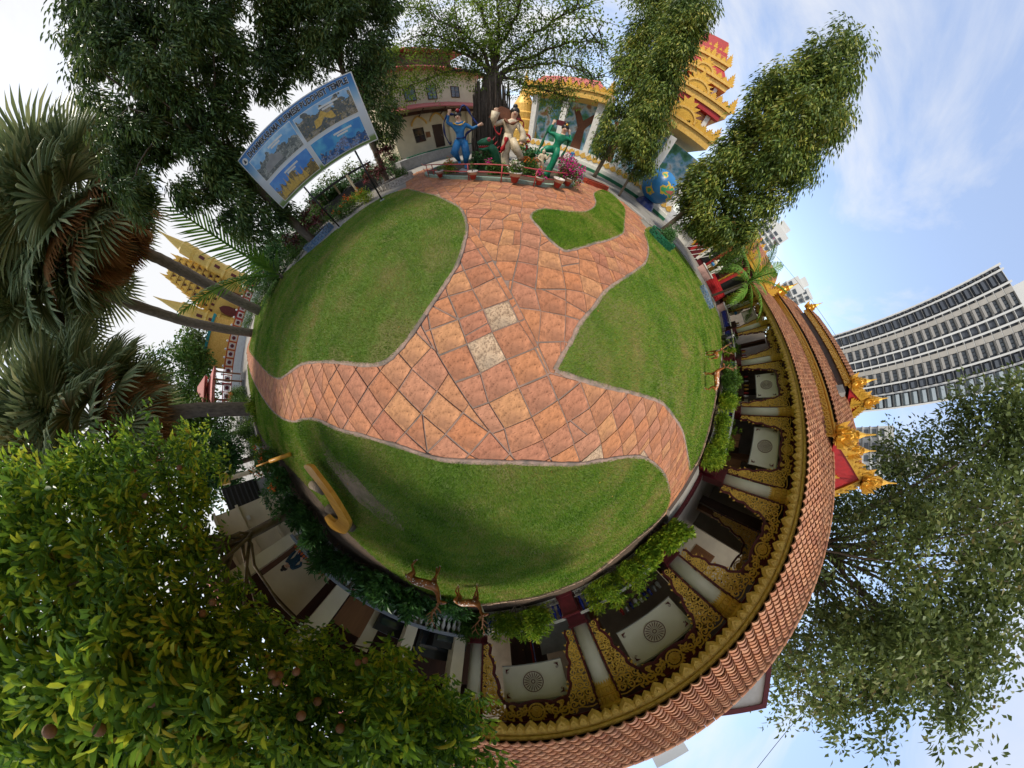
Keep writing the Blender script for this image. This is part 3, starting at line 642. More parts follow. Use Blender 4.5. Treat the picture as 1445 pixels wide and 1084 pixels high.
def tile_roof(parent, s0, s1, ye, ze, yr, zr, nown, near_s, row=.285):
    """tiles from ridge (yr,zr) down to eave (ye,ze); nown nearest to station near_s are single parts"""
    L = math.hypot(ye - yr, ze - zr); ang = math.atan2(ze - zr, ye - yr); rows = int(L / row); cols = int((s1 - s0) / .245)
    R = Matrix.Rotation(ang, 4, 'X'); spots = []
    for r in range(rows):
        for c in range(cols):
            d = L - (rows - r) * row + 0.0
            spots.append((s0 + (c + .5) * .245, yr + (ye - yr) * d / L, zr + (ze - zr) * d / L + .015 + random.gauss(0, .003)))
    spots.sort(key=lambda p: (p[0] - near_s) ** 2 * .35 + (p[1] - ye) ** 2)
    for p in spots[:nown]: link('roof_tile', tile_me, M['rtile'], parent, p, (ang + random.gauss(0, .012), 0, random.gauss(0, .012)))
    tvv = np.array(tv) @ np.array(R.to_3x3()).T; rest_ = np.array(spots[nown:])
    if len(rest_):
        V = (rest_[:, None, :] + tvv[None]).reshape(-1, 3); F = (np.arange(len(rest_))[:, None, None] * len(tv) + np.array(tf)[None]).reshape(-1, 4)
        tag(link('roof_tiles', npmesh('roof_tiles', V, F), M['rtile'], parent), kind='stuff')
def deck(s0, s1, ye, ze, yr, zr, name='roof', m='darkwood'):
    t = .06; return MB().add([(s0, ye, ze), (s1, ye, ze), (s1, yr, zr), (s0, yr, zr), (s0, ye, ze - t), (s1, ye, ze - t), (s1, yr, zr - t), (s0, yr, zr - t)], [(0, 1, 2, 3), (7, 6, 5, 4), (0, 4, 5, 1), (1, 5, 6, 2), (2, 6, 7, 3), (3, 7, 4, 0)]).build(name, M[m], pav)
rf = deck(S0, S1, .93, 3.685, -2.5, 5.42); tile_roof(rf, S0, S1, 1.06, 3.64, -2.5, 5.42, 300, 3.0)
capm = MB().lathe([(.085, -.13), (.095, -.12), (.085, .12), (.07, .13)], 8).mesh('ridge_cap', True)
for i in range(int((9.2 - S0) / .27)): link('ridge_cap', capm, M['rtile'], rf, (S0 + .13 + i * .27, -2.5, 5.45), (0, PI / 2, 0))
deck(S0, S1, -2.5, 5.42, -7.5, 3.6, 'rear_roof')
# -- second and third tiers
def acroterion(name, s, y, z, h, parent, seed=1, rz=0.0):
    b = MB()
    for k, (a, w, hh) in enumerate(((0, .75, .62), (PI / 2, .6, .55), (PI / 4, .5, .66), (-PI / 4, .5, .58))):
        b.slab([(x_ * h * w, z_ * h * hh) for x_, z_ in flame(1, 1, 4, seed + k)], -.03 * h, .03 * h, Matrix.Rotation(a, 4, 'Z'))
    for k in range(6):
        a = 2 * PI * k / 6; b.slab(leaf_poly(0, 0, .9, .45 * h, .2 * h), -.02, .02, Matrix.Rotation(a, 4, 'Z') @ Matrix.Translation((.1 * h, 0, 0)))
    b.lathe([(.16 * h, 0), (.2 * h, .12 * h), (.1 * h, .25 * h), (.15 * h, .36 * h), (.07 * h, .5 * h), (.1 * h, .58 * h), (.035 * h, .75 * h), (.012 * h, h)], 8)
    o = b.build(name, M['gold'], parent); o.location = (s, y, z); o.rotation_euler.z = rz; return o
def fringe(s0, s1, y, z, h, step, parent, up=True, sub='crest_ornament', m='gold', seed=2):
    me = MB().slab([(x_ * step * 1.05, z_ * h) for x_, z_ in flame(1, 1, 3, seed)], -.02, .02).mesh(sub); n = max(1, int((s1 - s0) / step))
    for i in range(n): link(sub, me, M[m], parent, (s0 + (i + .5) * (s1 - s0) / n, y, z), (0 if up else PI, 0, 0), (1, 1, random.uniform(.85, 1.1)))
f2 = MB(); a2, b2 = 8.96, 23.5
f2.box(((a2 + b2) / 2, -1.5, 5.15), (b2 - a2, .1, .34)); f2.tube([(a2, -1.44, 5.34), (b2, -1.44, 5.34)], .06, 8); f2.tube([(a2, -1.45, 4.99), (b2, -1.45, 4.99)], .03, 6)
f2o = f2.build('upper_fascia', M['gold'], pav)
for i in range(int((b2 - a2) / .24)):
    o = link('scroll_ornament', bpy.data.meshes.get('fascia_scroll') or MB().ribbon(spiral(0, 0, .12, 1.4), .05, 0, .035).slab(leaf_poly(.08, .05, .8, .13, .07), 0, .03).mesh('fascia_scroll'), M['gold'], f2o, (a2 + .14 + i * .24, -1.445, 5.15), (0, i * 1.3 % 6.28, 0))
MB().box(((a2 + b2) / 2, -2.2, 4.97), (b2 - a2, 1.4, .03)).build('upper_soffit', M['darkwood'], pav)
MB().box(((a2 + b2) / 2 + .3, -2.35, 5.1), (b2 - a2 - .6, .08, .5)).build('clerestory', M['darkwood'], pav)
r2 = deck(a2, b2, -1.45, 5.44, -4.2, 7.15, 'upper_roof'); tile_roof(r2, a2, b2, -1.42, 5.44, -4.2, 7.15, 0, 12)
deck(a2, b2, -4.2, 7.15, -7.0, 5.4, 'upper_roof_rear')
a3, b3 = 12.9, 20.5
w3 = MB().box(((a3 + b3) / 2, -4.2, 6.5), (b3 - a3 - .3, 2.4, 1.0)).build('upper_wall', M['darkwood'], pav)
f3 = MB().box(((a3 + b3) / 2, -2.95, 7.0), (b3 - a3, .1, .30)); f3.tube([(a3, -2.9, 7.17), (b3, -2.9, 7.17)], .05, 8); f3 = f3.build('top_fascia', M['gold'], pav)
for i in range(int((b3 - a3) / .22)): link('scroll_ornament', bpy.data.meshes['fascia_scroll'], M['gold'], f3, (a3 + .12 + i * .22, -2.9, 7.0), (0, i * 1.7 % 6.28, 0))
r3 = deck(a3, b3, -2.9, 7.18, -4.2, 8.0, 'top_roof'); tile_roof(r3, a3, b3, -2.86, 7.18, -4.2, 8.0, 0, 12)
deck(a3, b3, -4.2, 8.0, -5.5, 7.18, 'top_roof_rear')
MB().box((a3 - .5, -2.75, 6.35), (.5, .3, .55)).build('duct_box', M['grey'], pav)
# west gables: red boards edged with gold flames
def gable(s, ye, ze, yr, zr, nm):
    yb = 2 * yr - ye; b = MB().add([(s, ye, ze), (s, yr, zr), (s, yb, ze), (s + .08, ye, ze), (s + .08, yr, zr), (s + .08, yb, ze)], [(0, 1, 2), (5, 4, 3), (0, 3, 4, 1), (1, 4, 5, 2), (0, 2, 5, 3)])
    o = b.build(nm, M['red'], pav); g = MB(); L = math.hypot(yr - ye, zr - ze)
    for sg, y0 in ((1, ye), (-1, yb)):
        ang = math.atan2(zr - ze, (yr - y0))
        mm = Matrix.Translation((s - .06, y0, ze)) @ Matrix.Rotation(PI / 2, 4, 'Z')
        dy, dz_ = (yr - y0) / L, (zr - ze) / L
        g.ribbon([(y0 + dy * t * L, ze + dz_ * t * L) for t in np.linspace(-.06, 1, 8)], .2, -.05, .05, Matrix.Translation((s - .02, 0, 0)) @ Matrix.Rotation(PI / 2, 4, 'Z') @ Matrix.Diagonal((1, 1, 1, 1)), taper=False)
        n = 7
        for k in range(n):
            t = (k + .3) / n * L; p = (s - .04, y0 + dy * t, ze + dz_ * t + .05); h = .38 + .3 * (k == n - 1)
            g.slab([(x_ * .36, z_ * h) for x_, z_ in flame(1, 1, 3, k)], -.03, .03, Matrix.Translation(p) @ Matrix.Rotation(PI / 2, 4, 'Z'))
    g.slab([(x_ * .8, z_ * .6) for x_, z_ in flame(1, 1, 4, 9)], -.02, .02, Matrix.Translation((s - .05, yr, ze + .15)) @ Matrix.Rotation(PI / 2, 4, 'Z'))
    g.build('gilded_bargeboard', M['gold'], o); return o
g2 = gable(a2 - .05, -1.5, 5.4, -4.2, 7.15, 'west_gable'); acroterion('acroterion', a2 - .1, -4.2, 7.1, 1.35, g2, 3); acroterion('acroterion', a2, -1.45, 5.35, 1.5, g2, 5); acroterion('acroterion', a2 + .15, -2.6, 6.1, 1.1, g2, 8)
g3 = gable(a3 - .05, -2.95, 7.1, -4.2, 8.0, 'top_gable'); acroterion('acroterion', a3, -4.2, 7.95, 1.2, g3, 4); acroterion('acroterion', a3, -2.9, 7.15, 1.25, g3, 6); acroterion('acroterion', b3, -2.9, 7.1, 1.3, g3, 7); acroterion('acroterion', b3 + 1.6, -1.5, 5.4, 2.0, g3, 9)
# -- floor, rear wall and rear posts
MB().box((SM, -3.6, .12), (SL, 7.6, .24)).build('floor', mat('terrazzo', (0.52, 0.47, 0.40), (0.44, 0.39, 0.33), 9, .35), pav)
rw = MB()
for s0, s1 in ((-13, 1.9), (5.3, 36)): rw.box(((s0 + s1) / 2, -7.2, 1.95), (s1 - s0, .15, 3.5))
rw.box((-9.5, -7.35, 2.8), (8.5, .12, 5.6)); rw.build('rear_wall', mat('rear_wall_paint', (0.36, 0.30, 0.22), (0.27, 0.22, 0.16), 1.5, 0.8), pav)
for s in SP: link('rear_post', MB().box((0, 0, 1.7), (.3, .3, 3.0)).mesh('rear_post'), M['brownwood'], pav, (s, -4.0, 0))
# inner carved arch seen through the open bay
ia = thing('inner_archway', 'dark gilded carved archway deep inside the open pavilion bay', 'archway', pav_world(1.9, -3.3), PRZ)
link('carved_panel', me_gold, M['fret'], ia); link('arch_border', me_bor, M['darkwood'], ia)
for xx in (.0, BAY): MB().box((xx, 0, 1.75), (.42, .2, 3.3)).build('arch_pier', M['darkwood'], ia)
# -- blinds
M['canvas'] = mat('blind_canvas', (0.78, 0.75, 0.66), (0.70, 0.67, 0.58), 1.6, 0.75, 0.05, 50, stain=(0.6, 0.56, 0.47))
def blind(s, z0, z1, w, label):
    t = thing('roller_blind', label, 'blind', pav_world(s, -.2), PRZ, 'printed canvas blinds hanging in the pavilion bays')
    h = z1 - z0; zc = (z0 + z1) / 2; rows = 6; v = []; f = []
    for i in range(rows + 1):
        for j in range(5): v.append(((j / 4 - .5) * w, .012 * math.sin(i * 1.1 + j), z0 + h * i / rows))
    for i in range(rows):
        for j in range(4): f.append((i * 5 + j, i * 5 + j + 1, i * 5 + j + 6, i * 5 + j + 5))
    n = len(v); v += [(a, b - .02, c) for a, b, c in v]; f += [tuple(q + n for q in g_[::-1]) for g_ in f]
    MB().add(v, f).build('canvas', M['canvas'], t, True)
    MB().tube([(-w / 2 - .03, 0, z1 + .02), (w / 2 + .03, 0, z1 + .02)], .03, 8).build('roller', M['grey'], t); MB().tube([(-w / 2 - .02, 0, z0), (w / 2 + .02, 0, z0)], .022, 6).build('bottom_bar', M['grey'], t)
    e = MB(); R0 = .29
    for rr in (R0, .05): e.ribbon([(rr * math.cos(a), zc + rr * math.sin(a)) for a in np.linspace(0, 2 * PI, 30, endpoint=False)], .02, .02, .026, taper=False, closed=True)
    for k in range(20):
        a = 2 * PI * k / 20; q_ = .05 if k % 2 else .1; e.slab([(.06 * math.cos(a), zc + .06 * math.sin(a)), (.22 * math.cos(a - .055), zc + .22 * math.sin(a - .055)), (.285 * math.cos(a), zc + .285 * math.sin(a)), (.22 * math.cos(a + .055), zc + .22 * math.sin(a + .055))], .02, .025)
    e.build('wheel_emblem', M['maroon'], t)
    for sx in (-1, 1):
        for sz in (-1, 1):
            e = MB(); cx_, cz_ = sx * (w / 2 - .1), zc + sz * (h / 2 - .1)
            e.slab([(cx_, cz_), (cx_ - sx * .13, cz_), (cx_ - sx * .05, cz_ - sz * .05), (cx_, cz_ - sz * .13)], .018, .025); e.ribbon(spiral(cx_ - sx * .05, cz_ - sz * .12, .04, 1.2, 0, sx, 8), .012, .018, .025); e.build('corner_ornament', M['maroon'], t)
blind(-3.69, 1.86, 2.91, 1.82, 'pale canvas blind with maroon wheel, nearest the dark leafy tree')
blind(-.05, 1.80, 2.86, 1.84, 'pale canvas blind with maroon wheel, just left of the open entrance bay')
blind(7.31, 1.80, 2.86, 1.86, 'pale canvas blind with maroon wheel and a small torn strip, right of the entrance bay')
blind(10.85, 1.83, 2.9, 1.66, 'pale canvas blind with maroon wheel, behind the larger spotted deer')
blind(18.1, 1.84, 2.82, 1.92, 'pale canvas blind with maroon wheel, farthest bay beside the white statues')
# -- balustrade with blue glazed balusters in every closed bay
bal = MB().lathe([(.035, .24), (.05, .26), (.03, .30), (.062, .44), (.05, .56), (.028, .66), (.045, .72), (.04, .75)], 8).mesh('baluster', True)
lat = MB()
for i in range(14):
    for j in range(2): lat.box((.1 + i * .22, .5, .075 + j * .09), (.13, .05, .02)); lat.box((.04 + i * .22, .5, .075 + j * .09), (.02, .05, .09))
for nm, s0 in (('beside the dark leafy tree', SP[7]), ('left of the open entrance bay', SP[6]), ('right of the open entrance bay', SP[4]), ('behind the larger spotted deer', SP[3]), ('in front of the shelves full of small things', SP[2]), ('beside the white statues in the farthest bay', SP[1])):
    t = thing('balustrade', 'low white balustrade with blue glazed balusters ' + nm, 'balustrade', pav_world(s0 + .28, .0), PRZ, 'balustrades in the pavilion bays')
    MB().box((1.51, .5, .02), (3.06, .1, .04)).box((1.51, .5, .215), (3.06, .09, .03)).box((1.51, .5, .79), (3.06, .13, .08)).build('rail', M['canvas'], t)
    link('lattice', lat.mesh('lattice') if not bpy.data.meshes.get('lattice') else bpy.data.meshes['lattice'], M['canvas'], t)
    for i in range(17): link('baluster', bal, M['bluetile'], t, (.12 + i * .176, .5, 0))
pd = MB().box((0, 0, .36), (.5, .34, .72)).box((0, 0, .74), (.58, .42, .06)).box((0, 0, .06), (.56, .4, .12)).mesh('pedestal')
for s, lb in ((SP[7], 'behind the southern deer'), (SP[6], 'between the two southern hedges'), (SP[5], 'left of the entrance steps'), (SP[4], 'right of the entrance steps'), (SP[3], 'between the two eastern hedges'), (SP[2], 'below the shelf bay')):
    o = link('pedestal', pd, M['maroon'], None, pav_world(s, .62), (0, 0, PRZ)); tag(o, 'maroon painted block pedestal under a white pillar, ' + lb, 'pedestal', 'maroon pedestals along the pavilion')
# landing between path and pavilion
ld = thing('entrance_landing', 'worn grey concrete landing with maroon step leading into the pavilion', 'step', pav_world(3.6, .0), PRZ)
MB().prism([(-1.0, 1.75), (1.1, 1.55), (1.25, .55), (-1.15, .55)], 0, .14).build('slab', M['road'], ld); MB().box((.05, .28, .12), (2.7, .5, .25)).build('step', M['maroon'], ld)
# ================================================================== PLANT BUILDERS
LEAF = {
 'dark': leafmat('dark_hanging_leaves', [(0.028, 0.05, 0.02), (0.05, 0.09, 0.028), (0.09, 0.155, 0.04), (0.16, 0.24, 0.06), (0.34, 0.34, 0.1)], 0.25, 0.38, 0.6, 0.6),
 'mast': leafmat('mast_tree_leaves', [(0.03, 0.06, 0.018), (0.065, 0.115, 0.028), (0.13, 0.20, 0.035), (0.28, 0.32, 0.055), (0.5, 0.42, 0.09)], 0.28, 0.4, 0.5, 0.7),
 'sapo': leafmat('sapodilla_leaves', [(0.042, 0.102, 0.024), (0.084, 0.18, 0.036), (0.156, 0.3, 0.042), (0.324, 0.504, 0.048), (0.696, 0.744, 0.072), (0.504, 0.24, 0.072)], 0.36, 0.33, 0.6, 0.9),
 'far': leafmat('tree_leaves', [(0.04, 0.06, 0.02), (0.075, 0.11, 0.03), (0.12, 0.17, 0.045), (0.22, 0.27, 0.08), (0.22, 0.16, 0.08)], 0.28, 0.45, 0.5, 0.35),
 'banyan': leafmat('banyan_leaves', [(0.054, 0.101, 0.0189), (0.121, 0.203, 0.027), (0.23, 0.338, 0.0405), (0.365, 0.432, 0.0675)], 0.4, 0.45, 0.4, 0.6),
 'bush': leafmat('bush_leaves', [(0.026, 0.065, 0.0156), (0.0585, 0.13, 0.0234), (0.111, 0.208, 0.0325), (0.195, 0.286, 0.052)], 0.25, 0.45, 0.4, 2.0),
 'lime': leafmat('yellow_green_leaves', [(0.08, 0.17, 0.02), (0.17, 0.30, 0.028), (0.32, 0.42, 0.035), (0.55, 0.52, 0.05)], 0.35, 0.45, 0.4, 1.6),
 'palm': leafmat('fan_palm_leaves', [(0.08, 0.11, 0.055), (0.15, 0.195, 0.09), (0.25, 0.30, 0.13), (0.42, 0.44, 0.22), (0.5, 0.4, 0.22)], 0.28, 0.42, 0.5, 0.8),
 'dead': leafmat('dead_palm_leaves', [(0.21, 0.105, 0.0462), (0.357, 0.178, 0.0735), (0.525, 0.273, 0.115)], 0.2, 0.7, 0.2, 0.8),
 'coco': leafmat('coconut_leaves', [(0.0495, 0.132, 0.0198), (0.099, 0.231, 0.0297), (0.165, 0.33, 0.0413), (0.33, 0.446, 0.0825)], 0.35, 0.4, 0.5, 1.0),
 'cordy': leafmat('cordyline_leaves', [(0.05, 0.012, 0.015), (0.10, 0.018, 0.025), (0.04, 0.05, 0.015), (0.26, 0.03, 0.06), (0.07, 0.09, 0.02)], 0.3, 0.4, 0.5, 2.5),
 'pinkfl': leafmat('magenta_bracts', [(0.55, 0.01, 0.17), (0.7, 0.03, 0.3), (0.75, 0.08, 0.4)], 0.35, 0.5, 0.3, 3),
 'orangefl': leafmat('orange_petals', [(0.7, 0.10, 0.02), (0.75, 0.2, 0.03), (0.6, 0.06, 0.03)], 0.35, 0.5, 0.3, 3),
 'whitefl': leafmat('white_petals', [(0.7, 0.66, 0.55), (0.78, 0.74, 0.66)], 0.3, 0.5, 0.3, 3),
 'shadegreen': leafmat('broad_dark_leaves', [(0.0292, 0.0851, 0.0292), (0.0607, 0.158, 0.0437), (0.109, 0.243, 0.0607)], 0.2, 0.35, 0.55, 2),
}
def crown_points(outline, d0, thick, n, clump=1, spread=.4):
    """random points inside a crown whose silhouette was surveyed; depth swells towards the middle"""
    P = np.array(outline, float); lo, hi = P.min(0), P.max(0); q = []; c = 0
    while c < n:
        s = rng.uniform(lo, hi, (4 * n, 2)); s = s[pip(s, outline)]; q.append(s); c += len(s)
    q = np.concatenate(q)[:n]; e = np.full(n, 1e9)
    for i in range(len(P)):
        a, b = P[i], P[(i + 1) % len(P)]; ab = b - a; t = np.clip(((q - a) @ ab) / (ab @ ab + 1e-9), 0, 1)
        e = np.minimum(e, np.hypot(*(q - (a + t[:, None] * ab)).T))
    w = np.sqrt(np.clip(e / (np.percentile(e, 95) + 1e-6), 0.02, 1)); dist = d0 + thick * w * rng.uniform(-1, 1, n)
    P3 = np.array([at(x, y, d) for (x, y), d in zip(q, dist)])
    if clump > 1:
        m = max(4, n // clump); par = rng.integers(0, m, n); P3 = P3[par] + rng.normal(0, 1, (n, 3)) * spread * np.array([1, 1, .8])
    return P3
def tufts(C, k, r, L, W, mode='ball', droop=0.25, hi=False):
    """k leaves around every cluster centre"""
    n = len(C); off = rng.normal(size=(n, k, 3)); off /= np.linalg.norm(off, axis=2, keepdims=True); rr = r * rng.uniform(0.15, 1, (n, k, 1)) ** 0.6
    if mode == 'hang':
        D = off * np.array([.8, .8, .3]) + np.array([0, 0, -0.62]); off = off * rr * np.array([1, 1, 1.5])
    elif mode == 'up':
        off[..., 2] = np.abs(off[..., 2]) + 0.1; D = off + np.array([0, 0, .5]); off = off * rr
    else:
        D = off + rng.normal(0, .45, (n, k, 3)) + np.array([0, 0, .15]); off = off * rr
    P = (C[:, None, :] + off).reshape(-1, 3); m = n * k
    return leaves(P, D.reshape(-1, 3), L * rng.uniform(.65, 1.25, m), W * rng.uniform(.7, 1.25, m), droop, .2, hi)
def crown_obj(name, V, F, m, parent):
    me = npmesh(name, np.asarray(V) - np.array(parent.matrix_world.translation if False else parent.location), F); o = link(name, me, m, parent); tag(o, kind='stuff'); return o
def limb(pts, r0, r1, k=4, wig=0.0):
    p = catmull([tuple(q) for q in pts], k); n = len(p)
    if wig: p = [tuple(np.array(q) + (rng.normal(0, wig, 3) if 0 < i < n - 1 else 0)) for i, q in enumerate(p)]
    return p, [r0 + (r1 - r0) * i / (n - 1) for i in range(n)]
def tree(name, label, cat, base, outline, d0, thick, ncl, kl, r, L, W, mode, leaf, trunk_r, nbr=10, trunk_top=None, group=None, clump=5, spread=None):
    base = Vector(base); t = thing(name, label, cat, base, 0, group)
    C = crown_points(outline, d0, thick, ncl, clump, spread or d0 * .017)
    ctr = Vector(C.mean(0)); top = Vector(trunk_top) if trunk_top else Vector((base.x * .5 + ctr.x * .5, base.y * .5 + ctr.y * .5, ctr.z))
    mb = MB(); mid = (base + top) / 2 + Vector((rng.normal(0, .15), rng.normal(0, .15), 0))
    mb.tube(*limb([base - Vector((0, 0, .1)), mid, top], trunk_r, trunk_r * .45, 5), 9)
    mb.build('trunk', M['bark'], t, True, world=True)
    br = MB(); sel = rng.choice(len(C), nbr, replace=False)
    for i in sel:
        e = Vector(C[i]); u_ = rng.uniform(.35, 1.0); s = base.lerp(top, u_); br.tube(*limb([s, (s + e) / 2 + Vector((0, 0, rng.uniform(0, .5))), e], trunk_r * .3, trunk_r * .06, 4, .03), 5)
        for j in range(3):
            e2 = Vector(C[rng.integers(len(C))]); 
            if (e2 - e).length < 3.0: br.tube(*limb([(s + e) / 2 + Vector((0, 0, .2)), (e + e2) / 2, e2], trunk_r * .12, trunk_r * .03, 3, .03), 4)
    br.build('branches', M['bark'], t, True, world=True)
    V, F = tufts(C, kl, r, L, W, mode, hi=leaf is LEAF['dark']); crown_obj('crown', V, F, leaf, t); return t, C
def shrub(name, label, cat, loc, rx, ry, h, n, k, L, W, leaf, z0=0.0, mode='ball', stems=5, group=None, rz=0.0, flowers=None, nf=0, rough=True):
    t = thing(name, label, cat, loc, rz, group); a = rng.uniform(0, 2 * PI, n); q = np.sqrt(rng.uniform(0, 1, n)); zz = rng.uniform(0.12, 1, n)
    bul = np.sqrt(np.clip(1 - (zz - .45) ** 2 * 2.2, .15, 1)); C = np.column_stack([rx * q * np.cos(a) * bul, ry * q * np.sin(a) * bul, z0 + h * zz * (1 - .25 * q)])
    if rough and n > 30:      # several tussocks of uneven height instead of one smooth dome
        m = max(4, int(rx / max(ry, .2) * 3) + 3); bx = rng.uniform(-.85, .85, m) * rx; by = rng.uniform(-.6, .6, m) * ry; bh = h * rng.uniform(.55, 1.25, m); bi = rng.integers(0, m, n); rb = rng.uniform(.2, .42, m) * min(rx, max(ry, .3)) * 1.6
        C = np.column_stack([bx[bi] + rb[bi] * q * np.cos(a), by[bi] + rb[bi] * q * np.sin(a) * .8, z0 + bh[bi] * zz * (1 - .3 * q)])
    V, F = tufts(C, k, min(rx, ry, h) * .28, L, W, mode); o = link('foliage', npmesh('foliage', V, F), leaf, t); tag(o, kind='stuff')
    mb = MB()
    for i in range(stems):
        e = C[rng.integers(n)]; mb.tube([(e[0] * .25, e[1] * .25, 0), (e[0] * .6, e[1] * .6, e[2] * .6), tuple(e)], [.014, .01, .004], 5)
    tag(mb.build('stems', M['bark'], t), kind='stuff')
    if flowers:
        Cf = C[np.argsort(-(C[:, 2] + rng.normal(0, .15 * h, n)))[:nf]] * np.array([1.1, 1.1, 1.05]); V, F = tufts(Cf, 12, .09, .075, .07, 'ball'); o = link('flowers', npmesh('flowers', V, F), flowers, t); tag(o, kind='stuff')
    return t
# ---- fan palm leaf and pinnate frond meshes
def fan_leaf(R=1.6, pet=1.3, n=34, spread=215, seed=1):
    r_ = random.Random(seed); v = []; f = []; half = rad(spread) / 2
    def add(*q): 
        k = len(v); v.extend(q); return k
    # petiole
    k = add((-.03, 0, 0), (.03, 0, 0), (.02, pet, .12), (-.02, pet, .12), (0, 0, -.05), (0, pet, .08)); f.extend([(k, k + 1, k + 2, k + 3), (k, k + 3, k + 5, k + 4), (k + 1, k + 4, k + 5, k + 2)])
    for i in range(n):
        a0 = -half + 2 * half * i / n; a1 = -half + 2 * half * (i + 1) / n; am = (a0 + a1) / 2; rr = R * (.74 + .26 * math.cos(am * .62)) * r_.uniform(.92, 1.05)
        def pt(a, q, z): return (q * math.sin(a), pet + q * math.cos(a), .12 + z - .16 * (q / R) ** 2 * (1 + abs(a)))
        b = .40 * rr; w = (a1 - a0) * .55
        k = add((0, pet, .12), pt(a0, b, .0), pt(am, b, .055), pt(a1, b, .0), pt(am - w * .5, rr * .8, -.03), pt(am, rr * .8, .01), pt(am + w * .5, rr * .8, -.03), pt(am + r_.uniform(-.02, .02), rr, -.12 * r_.uniform(.5, 2)))
        f.extend([(k, k + 1, k + 2), (k, k + 2, k + 3), (k + 1, k + 4, k + 5, k + 2), (k + 2, k + 5, k + 6, k + 3), (k + 4, k + 7, k + 5), (k + 5, k + 7, k + 6)])
    return MB().add(v, f).mesh('fan_leaf')
def frond(Lg=2.0, n=26, ll=.5, sag=.5, seed=1):
    r_ = random.Random(seed); mb = MB(); pts = [(0, Lg * t, Lg * (.55 * t - sag * t * t)) for t in np.linspace(0, 1, 9)]
    mb.tube(pts, [.03 * (1 - .85 * i / 8) + .004 for i in range(9)], 5)
    for i in range(n):
        t = .16 + .84 * i / (n - 1); y, z = Lg * t, Lg * (.55 * t - sag * t * t); l = ll * math.sin(PI * (.12 + .82 * t)) ** .7
        for sg in (-1, 1):
            a = rad(58 - 22 * t + r_.uniform(-5, 5)); dx, dy = sg * math.sin(a) * l, math.cos(a) * l; w = .022
            mb.add([(0, y - w, z), (0, y + w, z), (dx * .6, y + dy * .6 + w, z + .03 - l * .08), (dx * .6, y + dy * .6 - w, z + .03 - l * .08), (dx, y + dy, z - l * r_.uniform(.2, .5))], [(0, 1, 2, 3), (3, 2, 4)])
    return mb.mesh('frond')
FANS = [fan_leaf(1.75, 1.5, 34, 220, 1), fan_leaf(1.55, 1.4, 30, 200, 2)]; FAND = [fan_leaf(1.5, 1.3, 26, 120, 3)]
FR = [frond(2.0, 26, .5, .5, 1), frond(2.0, 26, .45, .75, 2)]
def fan_palm(label, base, pts, r0, r1, nl, scale, ndead, seed):
    r_ = random.Random(seed); base = Vector(base); t = thing('fan_palm', label, 'palm', base, 0, 'tall fan palms on the west lawn'); mb = MB(); mb.tube(*limb([base - Vector((0, 0, .1))] + pts, r0, r1, 8, .012), 14)
    mb.build('trunk', M['bark'], t, True, world=True); top = Vector(pts[-1])
    for i in range(nl + ndead):
        dead = i >= nl; u_ = (i % nl + .5) / nl; az = i * 2.39996 + r_.uniform(-.2, .2); el = rad(80 - 132 * u_ + r_.uniform(-14, 14)) if not dead else rad(r_.uniform(-80, -25))
        me = r_.choice(FAND if dead else FANS); s = scale * r_.uniform(.85, 1.1)
        if dead:
            me2 = bpy.data.meshes.get('dead_fan_leaf') or me.copy()
            me2.name = 'dead_fan_leaf'; me = me2
        o = link('dead_leaf' if dead else 'fan_leaf', me, LEAF['dead'] if dead else LEAF['palm'], t, top - base + Vector((0, 0, .25 - .6 * u_)), None, (s, s, s))
        d = Vector((math.cos(az) * math.cos(el), math.sin(az) * math.cos(el), math.sin(el))); side = d.cross(Vector((0, 0, 1))).normalized(); up = side.cross(d)
        rm = Matrix((side, d, up)).transposed(); rm = rm @ Matrix.Rotation(r_.uniform(-.5, .5), 3, 'Y'); o.rotation_euler = rm.to_euler()
    return t
def pinnate_palm(name, label, base, top, r0, nl, scale, seed, elr=(75, -25), cat='palm'):
    r_ = random.Random(seed); base = Vector(base); top = Vector(top); t = thing(name, label, cat, base); mb = MB(); mb.tube(*limb([base - Vector((0, 0, .05)), (base + top) / 2, top], r0, r0 * .7, 4, .004), 10); mb.build('trunk', M['bark'], t, True, world=True)
    for i in range(nl):
        u_ = (i + .5) / nl; az = i * 2.39996; el = rad(elr[0] + (elr[1] - elr[0]) * u_); s = scale * r_.uniform(.85, 1.12)
        o = link('frond', r_.choice(FR), LEAF['coco'], t, top - base, None, (s, s, s)); d = Vector((math.cos(az) * math.cos(el), math.sin(az) * math.cos(el), math.sin(el))); side = d.cross(Vector((0, 0, 1))).normalized(); up = side.cross(d); o.rotation_euler = Matrix((side, d, up)).transposed().to_euler()
    return t
